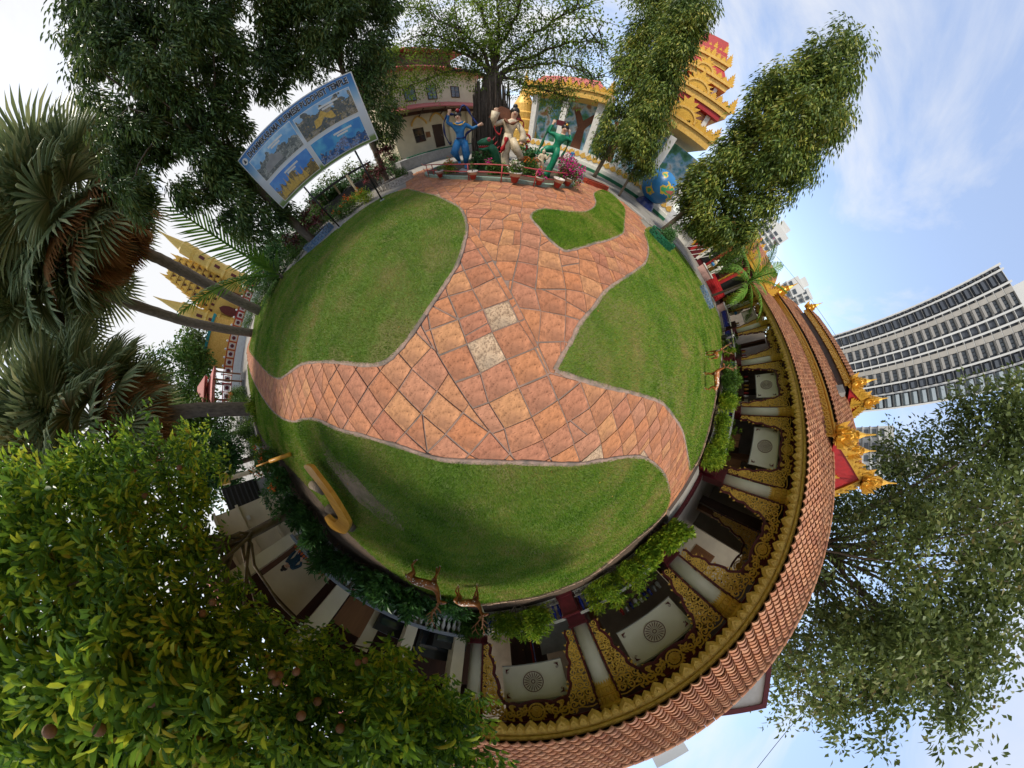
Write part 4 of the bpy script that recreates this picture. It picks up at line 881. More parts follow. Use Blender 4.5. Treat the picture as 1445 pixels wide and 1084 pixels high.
# ================================================================== TREES
NW1 = [(85, 0), (95, 60), (120, 120), (150, 200), (160, 280), (185, 315), (205, 300), (212, 225), (235, 225), (250, 270), (272, 300), (300, 298), (330, 335), (385, 345), (420, 310), (400, 280), (380, 265), (345, 240), (335, 212), (345, 180), (338, 150), (350, 125), (395, 140), (405, 100), (390, 60), (412, 0), (420, -60), (250, -120), (80, -60)]
tree('weeping_tree', 'huge dark weeping mast tree hanging over the left of the signboard', 'tree', pol(152, 10.8), NW1, 10.6, 2.4, 2900, 26, .30, .22, .062, 'hang', LEAF['dark'], .26, 26, pol(153, 10.8, 11), 'dark weeping trees behind the signboard')
NW2 = [(405, 0), (398, 60), (412, 98), (440, 108), (460, 125), (495, 103), (512, 150), (525, 195), (545, 215), (562, 180), (552, 120), (546, 60), (560, 0), (545, -90), (420, -80)]
tree('weeping_tree', 'dark weeping mast tree rising behind the right end of the signboard', 'tree', pol(121, 11.2), NW2, 11.2, 1.6, 1300, 26, .30, .22, .062, 'hang', LEAF['dark'], .2, 14, pol(120, 11.2, 9), 'dark weeping trees behind the signboard')
MA = [(830, 208), (850, 180), (868, 140), (862, 105), (880, 70), (895, 30), (905, -30), (985, -40), (962, 60), (930, 130), (905, 190), (880, 218), (855, 226)]
tree('mast_tree', 'tall narrow mast tree with one trunk beside the low red planter', 'tree', gnd(838, 250), MA, 18.0, 1.6, 1300, 26, .40, .28, .085, 'hang', LEAF['mast'], .2, 10, at(930, 60, 18.2), 'tall mast trees along the road')
MB_ = [(890, 240), (880, 210), (893, 170), (913, 120), (938, 60), (955, -5), (1008, -5), (985, 40), (960, 100), (944, 150), (928, 200), (915, 240), (900, 252)]
tree('mast_tree', 'tall narrow mast tree with several thin stems in front of the painted globe', 'tree', gnd(873, 277), MB_, 14.7, 1.3, 1300, 26, .34, .23, .07, 'hang', LEAF['mast'], .1, 10, at(945, 90, 14.7), 'tall mast trees along the road')
MC = [(1207, 33), (1188, 50), (1165, 60), (1148, 80), (1110, 95), (1085, 105), (1070, 140), (1052, 170), (1034, 186), (1014, 205), (998, 226), (976, 246), (964, 266), (958, 292), (962, 315), (975, 325), (1000, 342), (1030, 347), (1060, 337), (1078, 312), (1100, 292), (1112, 270), (1140, 250), (1160, 212), (1185, 190), (1192, 150), (1197, 110), (1200, 70)]
tree('mast_tree', 'broadest mast tree, leafy to the ground beside the green planter', 'tree', pol(25.2, 14.2), MC, 14.2, 1.9, 2300, 26, .34, .23, .072, 'hang', LEAF['mast'], .17, 16, at(1165, 85, 14.2), 'tall mast trees along the road')
SE = [(1178, 690), (1200, 660), (1255, 640), (1275, 600), (1330, 590), (1372, 562), (1400, 556), (1460, 560), (1500, 620), (1520, 750), (1470, 850), (1405, 895), (1400, 940), (1378, 988), (1335, 1008), (1310, 985), (1262, 985), (1225, 1010), (1195, 1062), (1180, 1005), (1145, 985), (1108, 985), (1085, 950), (1120, 880), (1160, 780), (1172, 720)]
tree('shade_tree', 'broad open-crowned shade tree rising behind the pavilion roof', 'tree', pol(-43, 24), SE, 24, 5.0, 2100, 24, .55, .27, .13, 'ball', LEAF['far'], .28, 34, pol(-41, 24, 9), clump=9, spread=.6)
# sapodilla with brown fruit, its near leaf sprays built one by one
SA = [(-10, 700), (60, 665), (120, 640), (180, 618), (232, 602), (262, 598), (290, 612), (322, 645), (302, 672), (292, 702), (308, 724), (302, 758), (330, 780), (348, 802), (366, 832), (400, 862), (440, 888), (470, 884), (520, 898), (560, 912), (598, 942), (636, 988), (664, 978), (668, 1015), (700, 1062), (690, 1095), (640, 1150), (500, 1180), (300, 1190), (100, 1140), (-40, 1000), (-70, 830)]
sap = thing('sapodilla_tree', 'large leafy sapodilla tree with round brown fruit filling the lower left', 'tree', pol(-133, 8.8))
mb = MB(); b0 = pol(-133, 8.8); f0 = at(400, 880, 7.4); f0 = b0 + Vector((.5, .6, 3.4)); mb.tube(*limb([b0 - Vector((0, 0, .1)), b0 + Vector((.1, .1, 1.3)), f0], .17, .11, 5), 10); mb.build('trunk', M['bark'], sap, True, world=True)
C = crown_points(SA, 5.9, 1.7, 4200, 4, .2); br = MB()
for i in range(34):
    e = Vector(C[rng.integers(len(C))]); s = Vector(b0).lerp(f0, rng.uniform(.55, 1)); br.tube(*limb([s, (s + e) / 2 + Vector((0, 0, .3)), e], .05, .01, 4, .05), 5)
br.build('branches', M['bark'], sap, True, world=True)
def spray_mesh(seed):
    n = 26; a = rng.uniform(0, 2 * PI, n); el = rng.uniform(-.1, 1.1, n); D = np.column_stack([np.cos(a) * np.cos(el), np.sin(a) * np.cos(el), np.sin(el)]); V, F = leaves(D * .05 + rng.normal(0, .03, (n, 3)), D, .15 * rng.uniform(.7, 1.2, n), .046, .3, .2, True)
    return npmesh('leaf_spray', V, F)
SPR = [spray_mesh(i) for i in range(6)]
dd = np.hypot(C[:, 0], C[:, 1]); near = np.argsort(dd)[:900]; near = rng.choice(near, 300, replace=False); msk = np.ones(len(C), bool); msk[near] = False
for i in near: link('leaf_spray', SPR[rng.integers(6)], LEAF['sapo'], sap, Vector(C[i]) - sap.location, (rng.uniform(-.8, .8), rng.uniform(-.8, .8), rng.uniform(0, 6.28)), (1.15,) * 3)
V, F = tufts(C[msk], 16, .19, .15, .046, 'up', .3, True); crown_obj('crown', V, F, LEAF['sapo'], sap)
fru = MB().ball((0, 0, 0), (.045, .045, .05), 10).mesh('fruit', True); M['fruit'] = mat('sapodilla_skin', (0.30, 0.14, 0.07), (0.2, 0.1, 0.05), 20, 0.8, 0.2)
for px_, py_, d in ((418, 948, 4.6), (390, 962, 4.5), (384, 952, 4.5), (394, 953, 4.6), (425, 1010, 4.4), (480, 1028, 4.6), (140, 1030, 4.2), (448, 990, 4.8), (253, 660, 5.2), (260, 742, 5.2), (505, 935, 5.0), (515, 932, 5.0), (215, 990, 4.2), (70, 1032, 4.3), (286, 866, 4.7), (300, 850, 4.7), (222, 930, 4.4), (205, 700, 5.2)):
    link('fruit', fru, M['fruit'], sap, at(px_, py_, d) - sap.location)
# fan palms
d3 = gnd(357, 577); d2 = gnd(356, 470); D3, D2 = math.hypot(d3.x, d3.y), math.hypot(d2.x, d2.y)
fan_palm('straight-trunked fan palm nearest the tiled path, brown dead leaves under its crown', d3, [at(290, 578, D3), at(205, 586, D3), at(135, 592, D3)], .46, .30, 78, 1.35, 44, 31)
fan_palm('leaning fan palm with the long slim curved trunk, middle of the three', d2, [at(270, 455, D2), at(195, 432, D2 - 1), at(128, 408, D2 - 2), at(68, 385, D2 - 3)], .42, .28, 78, 1.65, 6, 32)
pb1 = pol(177.5, 21.0)
fan_palm('fan palm whose trunk leans across the gold pagoda', pb1, [at(300, 405, 20.5), at(250, 378, 20), at(195, 350, 19), at(112, 300, 17.5)], .46, .32, 80, 1.6, 40, 33)
cb0 = gnd(400, 392) + Vector((0, 0, .3)); ct = thing('coconut_sapling', 'young coconut palm with one long bright frond beside the west lawn edge', 'palm', gnd(400, 392)); MB().lathe([(.16, 0), (.13, .2), (.08, .5), (.03, .8)], 10).build('trunk', M['bark'], ct, True)
for k_, (tx, ty, dd_) in enumerate(((244, 293, 13.0), (322, 312, 14.0), (262, 442, 12.4), (345, 330, 13.5), (372, 445, 12.6), (392, 355, 13.2))):
    tip = at(tx, ty, dd_); d = tip - cb0; s_ = d.length / 2.0; d.normalize(); side = d.cross(Vector((0, 0, 1))).normalized(); o = link('frond', FR[0], LEAF['coco'], ct, cb0 - ct.location, Matrix((side, d, side.cross(d))).transposed().to_euler(), (s_ * .95, s_, s_ * .6))
pinnate_palm('palm', 'slender young palm with arching fronds beside the red stairs', gnd(1003, 418, 0), at(1056, 397, 19.5), .11, 13, 1.45, 42, (70, -50))
# ================================================================== FIGURES
def skin_mesh(name, V, E, R, root=0, sub=2):
    me = bpy.data.meshes.new(name + '_sk'); me.from_pydata(V, E, []); o = bpy.data.objects.new(name + '_sk', me); COL.objects.link(o)
    sk = o.modifiers.new('s', 'SKIN'); lay = me.skin_vertices[0].data
    for i, r in enumerate(R): lay[i].radius = (r, r); lay[i].use_root = (i == root)
    o.modifiers.new('ss', 'SUBSURF').levels = sub
    dg = bpy.context.evaluated_depsgraph_get(); dg.update(); m2 = bpy.data.meshes.new_from_object(o.evaluated_get(dg)); m2.name = name
    bpy.data.objects.remove(o); bpy.data.meshes.remove(me); m2.shade_smooth(); return m2
def human(parent, h, J, zones, slim=1.0, hair=None, skinm=None, hats=None):
    """J: joints in units of height (x right, y away from viewer, z up). zones(center)->material index"""
    V = []; E = []; R = []; ix = {}
    def jt(n, p, r): ix[n] = len(V); V.append(tuple(h * q for q in p)); R.append(r * h * slim if n[:2] not in ('he',) else r * h); return ix[n]
    def ed(a, b): E.append((ix[a], ix[b]))
    jt('pel', J['pel'], .078); jt('wai', J['wai'], .058); jt('che', J['che'], .08); jt('nek', J['nek'], .033); jt('hea', J['hea'], .056); jt('hed2', tuple(np.array(J['hea']) + (np.array(J['hea']) - np.array(J['nek'])) * .55), .045)
    for a, b in (('pel', 'wai'), ('wai', 'che'), ('che', 'nek'), ('nek', 'hea'), ('hea', 'hed2')): ed(a, b)
    for s in 'LR':
        jt('sho' + s, J['sho' + s], .043); jt('elb' + s, J['elb' + s], .031); jt('wri' + s, J['wri' + s], .02)
        ed('che', 'sho' + s); ed('sho' + s, 'elb' + s); ed('elb' + s, 'wri' + s)
        d = np.array(J['wri' + s]) - np.array(J['elb' + s]); d = d / np.linalg.norm(d); sd = np.cross(d, [0, 1, .2]); sd /= np.linalg.norm(sd); w = np.array(J['wri' + s])
        jt('pal' + s, tuple(w + d * .045), .018); ed('wri' + s, 'pal' + s)
        for k, (o_, l) in enumerate(((-.018, .038), (-.006, .045), (.006, .043), (.018, .034))):
            jt('fi%d%s' % (k, s), tuple(w + d * (.045 + l) + sd * o_ * 1.5 + np.array([0, -.008, -.006])), .0075); ed('pal' + s, 'fi%d%s' % (k, s))
        jt('thu' + s, tuple(w + d * .05 - sd * .034), .008); ed('pal' + s, 'thu' + s)
        jt('hip' + s, J['hip' + s], .06); jt('kne' + s, J['kne' + s], .047); jt('ank' + s, J['ank' + s], .028); jt('toe' + s, tuple(np.array(J['ank' + s]) + np.array(J.get('foot' + s, (0, -.075, -.03)))), .022)
        ed('pel', 'hip' + s); ed('hip' + s, 'kne' + s); ed('kne' + s, 'ank' + s); ed('ank' + s, 'toe' + s)
    me = skin_mesh('body', V, E, R); o = link('body', me, None, parent)
    for m_ in zones[0]: me.materials.append(m_)
    hv, ws = Vector(J['hea']), [Vector(J['wriL']), Vector(J['wriR'])]
    for p in me.polygons:
        c_ = p.center / h; p.material_index = 1 if (c_ - hv).length < .095 or min((c_ - w_).length for w_ in ws) < .10 and min((c_ - w_).dot((w_ - Vector(J[e_])).normalized()) for w_, e_ in zip(ws, ('elbL', 'elbR')) if (c_ - w_).length < .11) > -.01 else 0
    hc = Vector(J['hea']) * h
    for sx in (-1, 1): MB().ball(hc + Vector((sx * .021 * h, -.052 * h, .016 * h)), (.009 * h, .006 * h, .006 * h), 6).build('eye', M['black'], o)
    MB().lathe([(.0001, .02 * h), (.006 * h, .01 * h), (.011 * h, -.006 * h), (.0001, -.01 * h)], 6, hc + Vector((0, -.058 * h, 0))).build('nose', skinm, o); MB().ball(hc + Vector((0, -.053 * h, -.022 * h)), (.014 * h, .005 * h, .005 * h), 8).build('lips', M['red'], o)
    if hair:
        b = MB(); b.ball(hc + Vector((0, .018 * h, .028 * h)), (.066 * h, .064 * h, .062 * h), 12); b.ball(hc + Vector((0, .02 * h, .095 * h)), (.034 * h, .034 * h, .036 * h), 10); b.build('hair', hair, o, True)
    return o
STAND = dict(pel=(0, 0, .52), wai=(0, 0, .61), che=(0, 0, .72), nek=(0, 0, .83), hea=(0, -.006, .90), shoL=(-.10, 0, .775), shoR=(.10, 0, .775), elbL=(-.14, 0, .62), elbR=(.14, 0, .62), wriL=(-.15, -.03, .48), wriR=(.15, -.03, .48), hipL=(-.05, 0, .49), hipR=(.05, 0, .49), kneL=(-.06, -.01, .27), kneR=(.06, -.01, .27), ankL=(-.06, .01, .045), ankR=(.06, .01, .045))
M['skin'] = mat('painted_skin', (0.72, 0.48, 0.34), (0.64, 0.40, 0.28), 8, 0.45); M['bluecloth'] = mat('blue_statue_paint', (0.025, 0.21, 0.48), (0.015, 0.11, 0.28), 5, 0.55, 0.25, 30); M['bluedeep'] = mat('deep_blue_paint', (0.012, 0.03, 0.16), (0.01, 0.02, 0.1), 6, 0.35, 0.2)
M['creamcloth'] = mat('ivory_statue_paint', (0.66, 0.56, 0.40), (0.42, 0.34, 0.22), 6, 0.5, 0.3, 40); M['greencloth'] = mat('green_statue_paint', (0.005, 0.24, 0.12), (0.003, 0.13, 0.065), 5, 0.5, 0.25, 30); M['hair'] = mat('painted_hair', (0.02, 0.017, 0.016), (0.03, 0.025, 0.02), 10, 0.4)
M['capebrown'] = mat('brown_cape', (0.2, 0.075, 0.035), (0.12, 0.045, 0.02), 7, 0.6, 0.3)
def face_yaw(p): return math.atan2(p.y, p.x) - PI / 2      # local -y looks back at the viewer's spot
def scarf(pts, w, name, m, parent, h):
    p = [Vector(q) * h for q in catmull(pts, 5)]; v = []; f = []
    for i, q in enumerate(p):
        a, b = p[max(i - 1, 0)], p[min(i + 1, len(p) - 1)]; d = (b - a).normalized(); s = d.cross(Vector((0, 1, 0)))
        s = s.normalized() if s.length > .05 else Vector((1, 0, 0)); ww = w * h * (.7 + .3 * math.sin(i * .9)); v += [q - s * ww / 2, q + Vector((0, -.012 * h, 0)), q + s * ww / 2, q + Vector((0, .012 * h, 0))]
    for i in range(len(p) - 1):
        for k in range(4): f.append((4 * i + k, 4 * i + (k + 1) % 4, 4 * i + 4 + (k + 1) % 4, 4 * i + 4 + k))
    return MB().add(v, f).build(name, m, parent, True)
def zones_std(cloth, hand_from=.0):
    return ([cloth, M['skin']], lambda c: 1 if c.z > .835 else 0)
# ---- raised planter with railing, statues, pots
pl_edge = [tuple(pol(a, d)[:2]) for a, d in ((107, 9.3), (103, 8.2), (98, 7.35), (92, 6.85), (86, 6.6), (80, 6.5), (74, 6.5), (68, 6.6), (63, 7.0), (58, 8.0), (55.5, 9.2), (58, 11.2), (66, 12.3), (78, 12.9), (92, 12.6), (102, 11.6), (107, 10.4))]
rimp = catmull(pl_edge, 4, True); pc = pol(82, 9.6)
bed = thing('statue_planter', 'low green-rimmed planting bed holding the dancing statues', 'planter', pc)
sb = MB().prism([(x, y) for x, y in rimp], 0.0, .10); sb.build('soil', M['soil'], bed, world=True)
def rim(poly, w, h, name, m, parent, z0=0.0):
    n = len(poly); v = []; f = []; c = Vector((sum(p[0] for p in poly) / n, sum(p[1] for p in poly) / n))
    for i in range(n):
        a, b = Vector(poly[(i - 1) % n]), Vector(poly[(i + 1) % n]); d = (b - a).normalized(); nr = Vector((d.y, -d.x)); p = Vector(poly[i])
        v += [(*(p + nr * w / 2), z0), (*(p + nr * w / 2), z0 + h), (*(p - nr * w / 2), z0 + h), (*(p - nr * w / 2), z0)]
    for i in range(n):
        a, b = 4 * i, 4 * ((i + 1) % n); f += [(a, a + 1, b + 1, b), (a + 1, a + 2, b + 2, b + 1), (a + 2, a + 3, b + 3, b + 2)]
    return MB().add(v, f).build(name, m, parent, world=True)
M['palegreen'] = mat('pale_green_rim', (0.30, 0.42, 0.34), (0.22, 0.32, 0.26), 5, 0.7, 0.2, stain=(0.2, 0.2, 0.17))
rim(rimp, .16, .16, 'rim', M['palegreen'], bed)
M['railred'] = mat('pinkish_red_rail', (0.45, 0.075, 0.075), (0.34, 0.05, 0.05), 6, 0.4, 0.1)
rl = thing('railing', 'pinkish red tubular railing curving round the statue planter', 'railing', pol(82, 6.4))
arc = [pol(a, d) for a, d in ((108, 10.2), (107.5, 9.2), (105, 8.6), (99, 7.3), (92.6, 6.66), (86, 6.4), (80, 6.3), (74, 6.3), (68.3, 6.4), (62, 6.9), (57.2, 8.2), (55, 9.0), (55.5, 10.2))]
for z, nm in ((.70, 'top_rail'), (.40, 'lower_rail')):
    mb = MB(); mb.tube([(p[0], p[1], z) for p in catmull([tuple(q) for q in arc], 5)], .024, 8); mb.build(nm, M['railred'], rl, True, world=True)
for a, d in ((106.8, 9.0), (104.9, 8.55), (92.6, 6.66), (80.5, 6.3), (68.3, 6.4), (56.4, 8.5), (55.2, 9.6)): MB().tube([pol(a, d, 0), pol(a, d, .7)], .026, 8).build('post', M['railred'], rl, True, world=True)
# pots along the rail
potm = MB(); potm.lathe([(.10, 0), (.165, .2), (.17, .21)], 16); band = MB().lathe([(.171, .205), (.2, .3), (.215, .30), (.215, .345), (.19, .345), (.18, .31), (.0001, .3)], 16)
M['potred'] = mat('red_pot_paint', (0.36, 0.04, 0.03), (0.26, 0.03, 0.025), 8, 0.5, 0.1); M['potwhite'] = mat('white_pot_band', (0.66, 0.6, 0.54), (0.5, 0.44, 0.4), 8, 0.5, 0.1)
potm, band = potm.mesh('pot_body', True), band.mesh('pot_band', True)
def pot(label, loc, s=1.0):
    t = thing('flower_pot', label, 'pot', loc, 0, 'red and white flower pots along the railing'); t.scale = (s, s, s); link('pot_body', potm, M['potred'], t); link('pot_band', band, M['potwhite'], t); return t
for a, d, s, lb, pl in ((102.8, 7.75, .95, 'flower pot with small seedling below the blue dancer, leftmost on the rail', 'a'), (91.0, 6.45, 1.0, 'flower pot with one thin stem, second from the left on the rail', 'b'), (75.6, 6.15, 1.2, 'largest flower pot with white blossom bush in front of the ivory dancer', 'c'), (66.8, 6.5, .95, 'flower pot with pink begonias behind the rail post', 'd'), (60.4, 6.95, 1.15, 'red flower pot at the right bend of the rail', 'e'), (57.4, 8.0, 1.15, 'red flower pot furthest right under the magenta bougainvillea', 'f')):
    p = pol(a, d, .12); pot(lb, p, s); q = p + Vector((0, 0, .3 * s))
    if pl == 'a': shrub('seedling', 'little green seedling in the leftmost red and white pot', 'plant', q, .12, .12, .25, 18, 8, .06, .03, LEAF['bush'])
    if pl == 'b': shrub('sapling', 'thin bare-stemmed sapling in the second pot from the left', 'plant', q, .08, .08, .5, 10, 6, .07, .03, LEAF['bush'])
    if pl == 'c': shrub('white_flower_bush', 'leafy bush with white blossoms in the largest pot', 'plant', q, .32, .26, .5, 70, 12, .08, .045, LEAF['bush'], flowers=LEAF['whitefl'], nf=14)
    if pl == 'd': shrub('begonia', 'small plant with pink flowers behind the rail post', 'plant', q, .2, .2, .25, 40, 8, .06, .04, LEAF['bush'], flowers=LEAF['pinkfl'], nf=10)
shrub('bougainvillea', 'bougainvillea bush covered in magenta flowers at the right of the railing', 'bush', pol(59.5, 8.0, .2), .62, .55, 1.15, 170, 12, .085, .05, LEAF['bush'], flowers=LEAF['pinkfl'], nf=95)
shrub('orange_flower_bush', 'low bush with orange flowers between ivory and green dancers', 'bush', pol(70.5, 7.9, .1), .4, .3, .85, 90, 10, .09, .05, LEAF['bush'], flowers=LEAF['orangefl'], nf=12)
shrub('orange_flower_bush', 'low bush with orange flowers at the foot of the blue dancer', 'bush', pol(99.5, 8.6, .1), .4, .35, .75, 90, 10, .08, .05, LEAF['lime'], flowers=LEAF['orangefl'], nf=8)
shrub('leafy_plant', 'dark leafy plant beside the dragon between blue and ivory dancers', 'plant', pol(88, 8.7, .1), .55, .4, 1.3, 110, 10, .16, .08, LEAF['shadegreen'])
shrub('leafy_plant', 'dark leafy plant behind the orange flowers near the green dancer', 'plant', pol(73, 9.4, .1), .6, .5, 1.7, 130, 10, .16, .08, LEAF['shadegreen'])
shrub('leafy_plant', 'low dark leafy plant at the feet of the ivory dancer', 'plant', pol(81, 7.4, .1), .6, .3, .6, 90, 10, .13, .06, LEAF['bush'], flowers=LEAF['pinkfl'], nf=4)
# blue dancer
p = pol(94.0, 8.3, .25); t = thing('statue', 'blue-clad dancer statue swinging a dark blue scarf overhead', 'statue', p, face_yaw(p), 'dancing statues in the planter'); h = 2.62
J = dict(STAND, shoL=(-.10, 0, .775), elbL=(-.19, 0, .83), wriL=(-.145, -.02, .955), shoR=(.10, 0, .77), elbR=(.215, .0, .69), wriR=(.31, -.03, .735), hipL=(-.055, 0, .49), kneL=(-.14, -.08, .32), ankL=(-.07, -.03, .14), hipR=(.045, 0, .49), kneR=(.07, -.02, .27), ankR=(.04, .0, .045), hea=(-.01, -.006, .90))
o = human(t, h, J, zones_std(M['bluecloth']), 1.0, M['hair'], M['skin'])
for sx, (kx, ky, kz), (ax, ay, az_) in ((-1, (-.14, -.08, .32), (-.07, -.03, .14)), (1, (.07, -.02, .27), (.04, 0, .06))):
    MB().tube([Vector((sx * .05, 0, .5)) * h, Vector((kx, ky, kz)) * h, Vector((ax, ay, az_ + .02)) * h], [.068 * h, .074 * h, .032 * h], 12).build('trouser_leg', M['bluecloth'], t, True)
scarf([(-.15, 0, .97), (-.24, .02, .85), (-.26, .02, .65), (-.20, .02, .48), (-.17, .0, .52)], .035, 'scarf_tail', M['bluedeep'], t, h); scarf([(-.14, 0, .965), (-.05, .03, .95), (.03, .05, 1.0), (.08, .06, 1.07), (.14, .05, 1.06), (.2, .03, .93), (.27, 0, .8), (.31, -.02, .74), (.22, 0, .68), (.1, .02, .6), (.08, .02, .42)], .045, 'scarf', M['bluedeep'], t, h)
scarf([(-.1, -.05, .81), (-.03, -.075, .77), (.04, -.075, .77), (.1, -.05, .81)], .03, 'collar', M['gold'], t, h); scarf([(-.075, -.06, .56), (0, -.085, .55), (.075, -.06, .56)], .03, 'sash', M['bluedeep'], t, h); MB().ball(Vector((0, -.03, 1.0)) * h, .03 * h, 8).build('hair_flower', M['red'], t)
MB().lathe([(.3, 0), (.26, .1), (.15, .16), (.0001, .18)], 10, (0, 0, -.15)).build('rock_base', M['grey'], t)
# ivory dancer with brown cape
p = pol(79.2, 7.9, .12); t = thing('statue', 'ivory-robed dancer statue with spread brown cape and red sash', 'statue', p, face_yaw(p), 'dancing statues in the planter'); h = 2.85
J = dict(STAND, pel=(.0, 0, .50), wai=(.005, 0, .6), che=(.02, 0, .71), nek=(.05, 0, .81), hea=(.07, -.01, .89), shoL=(-.09, 0, .77), elbL=(-.2, -.02, .73), wriL=(-.19, -.03, .87), shoR=(.12, 0, .75), elbR=(.2, -.02, .63), wriR=(.2, -.06, .55), kneL=(-.04, -.03, .27), ankL=(-.0, .0, .05), kneR=(.12, -.08, .36), ankR=(.2, -.02, .28), hipL=(-.045, 0, .48), hipR=(.055, 0, .48))
human(t, h, J, zones_std(M['creamcloth']), 1.0, M['hair'], M['skin'])
MB().tube([Vector(q) * h for q in ((.0, 0, .6), (-.01, 0, .48), (-.035, -.01, .3), (-.015, .0, .12), (.02, 0, .0))], [.066 * h, .085 * h, .066 * h, .062 * h, .09 * h], 14).build('robe', M['creamcloth'], t, True)
MB().tube([Vector(q) * h for q in ((.06, -.02, .52), (.13, -.08, .4), (.2, -.05, .3), (.235, 0, .24))], [.06 * h, .06 * h, .05 * h, .05 * h], 12).build('trouser_leg', M['creamcloth'], t, True)
for sx, q in ((-1, [(-.1, 0, .76), (-.21, -.02, .72), (-.215, -.03, .8), (-.19, -.03, .9)]), (1, [(.12, 0, .74), (.2, -.02, .64), (.22, -.05, .55), (.21, -.06, .5)])): MB().tube([Vector(v_) * h for v_ in q], [.042 * h, .044 * h, .05 * h, .062 * h], 10).build('sleeve', M['creamcloth'], t, True)
MB().slab([(x * h, z * h) for x, z in ((-.3, .83), (-.235, .93), (-.12, .985), (.03, .93), (.13, .9), (.17, .82), (.07, .80), (-.05, .76), (-.1, .8), (-.2, .8))], .03 * h, .05 * h).build('cape', M['capebrown'], t)
scarf([(-.02, -.085, .55), (-.04, -.1, .46), (-.08, -.09, .36), (-.1, -.07, .32)], .07, 'sash', M['red'], t, h); scarf([(.1, .0, .82), (.2, .02, .78), (.2, .02, .66), (.3, .0, .6), (.33, 0, .53), (.26, 0, .5), (.3, 0, .42), (.27, 0, .38)], .035, 'ribbon', M['red'], t, h); scarf([(-.19, -.05, .8), (-.2, -.05, .66), (-.13, -.05, .58), (-.1, -.04, .68)], .03, 'ribbon', M['red'], t, h)
scarf([(-.07, -.06, .8), (0, -.095, .74), (.07, -.09, .75), (.13, -.05, .79)], .05, 'collar', M['capebrown'], t, h)
# green dancer
p = pol(64.6, 8.7, .15); t = thing('statue', 'green-clad dancer statue with raised arms beside a white child', 'statue', p, face_yaw(p), 'dancing statues in the planter'); h = 2.55
J = dict(STAND, pel=(0, 0, .52), che=(.05, 0, .71), wai=(.02, 0, .61), nek=(.07, 0, .81), hea=(.085, -.01, .89), shoL=(-.06, 0, .77), elbL=(-.17, -.02, .78), wriL=(-.13, -.0, .93), shoR=(.15, 0, .76), elbR=(.24, .02, .72), wriR=(.18, .04, .84), hipL=(-.05, 0, .49), kneL=(-.19, -.06, .46), ankL=(-.13, -.02, .27), hipR=(.05, 0, .49), kneR=(.04, -.02, .27), ankR=(-.03, 0, .04))
human(t, h, J, zones_std(M['greencloth']), 1.0, M['hair'], M['skin'])
MB().tube([Vector(q) * h for q in ((-.04, 0, .52), (-.13, -.05, .5), (-.19, -.06, .45), (-.16, -.04, .34), (-.14, -.02, .26))], [.06 * h, .064 * h, .056 * h, .044 * h, .046 * h], 12).build('trouser_leg', M['greencloth'], t, True)
MB().tube([Vector(q) * h for q in ((.03, 0, .56), (.05, 0, .42), (.03, -.01, .25), (-.02, 0, .05), (-.03, 0, 0))], [.062 * h, .068 * h, .06 * h, .07 * h, .09 * h], 12).build('robe', M['greencloth'], t, True)
scarf([(-.16, .02, .9), (-.22, .04, .72), (-.26, .03, .52), (-.32, .02, .36)], .06, 'veil', M['greenpaint'], t, h); scarf([(.2, .04, .8), (.2, .04, .6), (.16, .03, .42), (.15, .03, .3)], .05, 'veil', M['greenpaint'], t, h); MB().box(Vector((.02, .05, .98)) * h, (.2 * h, .05 * h, .085 * h)).build('drum', M['maroon'], t); MB().ball(Vector((.1, -.05, .965)) * h, .02 * h, 8).build('hair_flower', M['gold'], t)
p = pol(67.6, 8.1, .15); t = thing('child_statue', 'small white child statue holding flowers beside the green dancer', 'statue', p, face_yaw(p)); h = 1.25
J = dict(STAND, elbL=(-.15, -.05, .64), wriL=(-.05, -.1, .6), elbR=(.16, -.04, .66), wriR=(.2, -.06, .78), hea=(0, -.01, .88)); human(t, h, J, ([M['creamcloth'], M['creamcloth']], None), 1.25, M['creamcloth'], M['creamcloth'])
# dragon head rising from the planting
p = pol(86.0, 8.6, .1); t = thing('dragon_statue', 'green dragon head statue with open red mouth and bulging pink eye', 'statue', p, face_yaw(p)); M['dragon'] = mat('dragon_green', (0.03, 0.2, 0.09), (0.02, 0.12, 0.06), 14, 0.4, 0.5, 30)
MB().tube([(.55, .3, 0), (.5, .2, .5), (.35, .1, .95), (.1, .0, 1.2)], [.28, .25, .22, .2], 12).build('neck', M['dragon'], t, True)
MB().tube([(.25, .05, 1.3), (.05, -.05, 1.36), (-.2, -.1, 1.34), (-.42, -.12, 1.28)], [.16, .2, .15, .08], 12).build('upper_jaw', M['dragon'], t, True); MB().tube([(.2, .0, 1.12), (0, -.05, 1.03), (-.2, -.08, 1.0), (-.36, -.1, 1.03)], [.12, .12, .09, .05], 10).build('lower_jaw', M['dragon'], t, True); MB().tube([(.15, -.04, 1.17), (-.1, -.08, 1.12), (-.36, -.1, 1.12)], [.09, .08, .04], 8).build('tongue', M['red'], t, True)
MB().ball((.12, -.2, 1.46), .10, 12).build('eye', mat('pink_eye', (0.7, 0.16, 0.2), (0.55, 0.1, 0.14), 6, 0.25), t, True); MB().ball((.12, -.29, 1.46), .035, 8).build('pupil', M['black'], t, True)
for k in range(6): MB().lathe([(.022, 0), (.0001, -.09)], 6, (-.36 + k * .09, -.14, 1.24)).build('tooth', M['white'], t)
for k in range(3): MB().tube([(.3 + .1 * k, .1, 1.4 - .2 * k), (.42 + .12 * k, .12, 1.6 - .22 * k)], [.05, .008], 6).build('crest', M['red'], t)
MB().tube([(.1, .35, 0), (0, .3, .5), (-.25, .25, .85), (-.4, .2, .8)], [.22, .2, .13, .05], 8).build('rock', M['bark'], t)
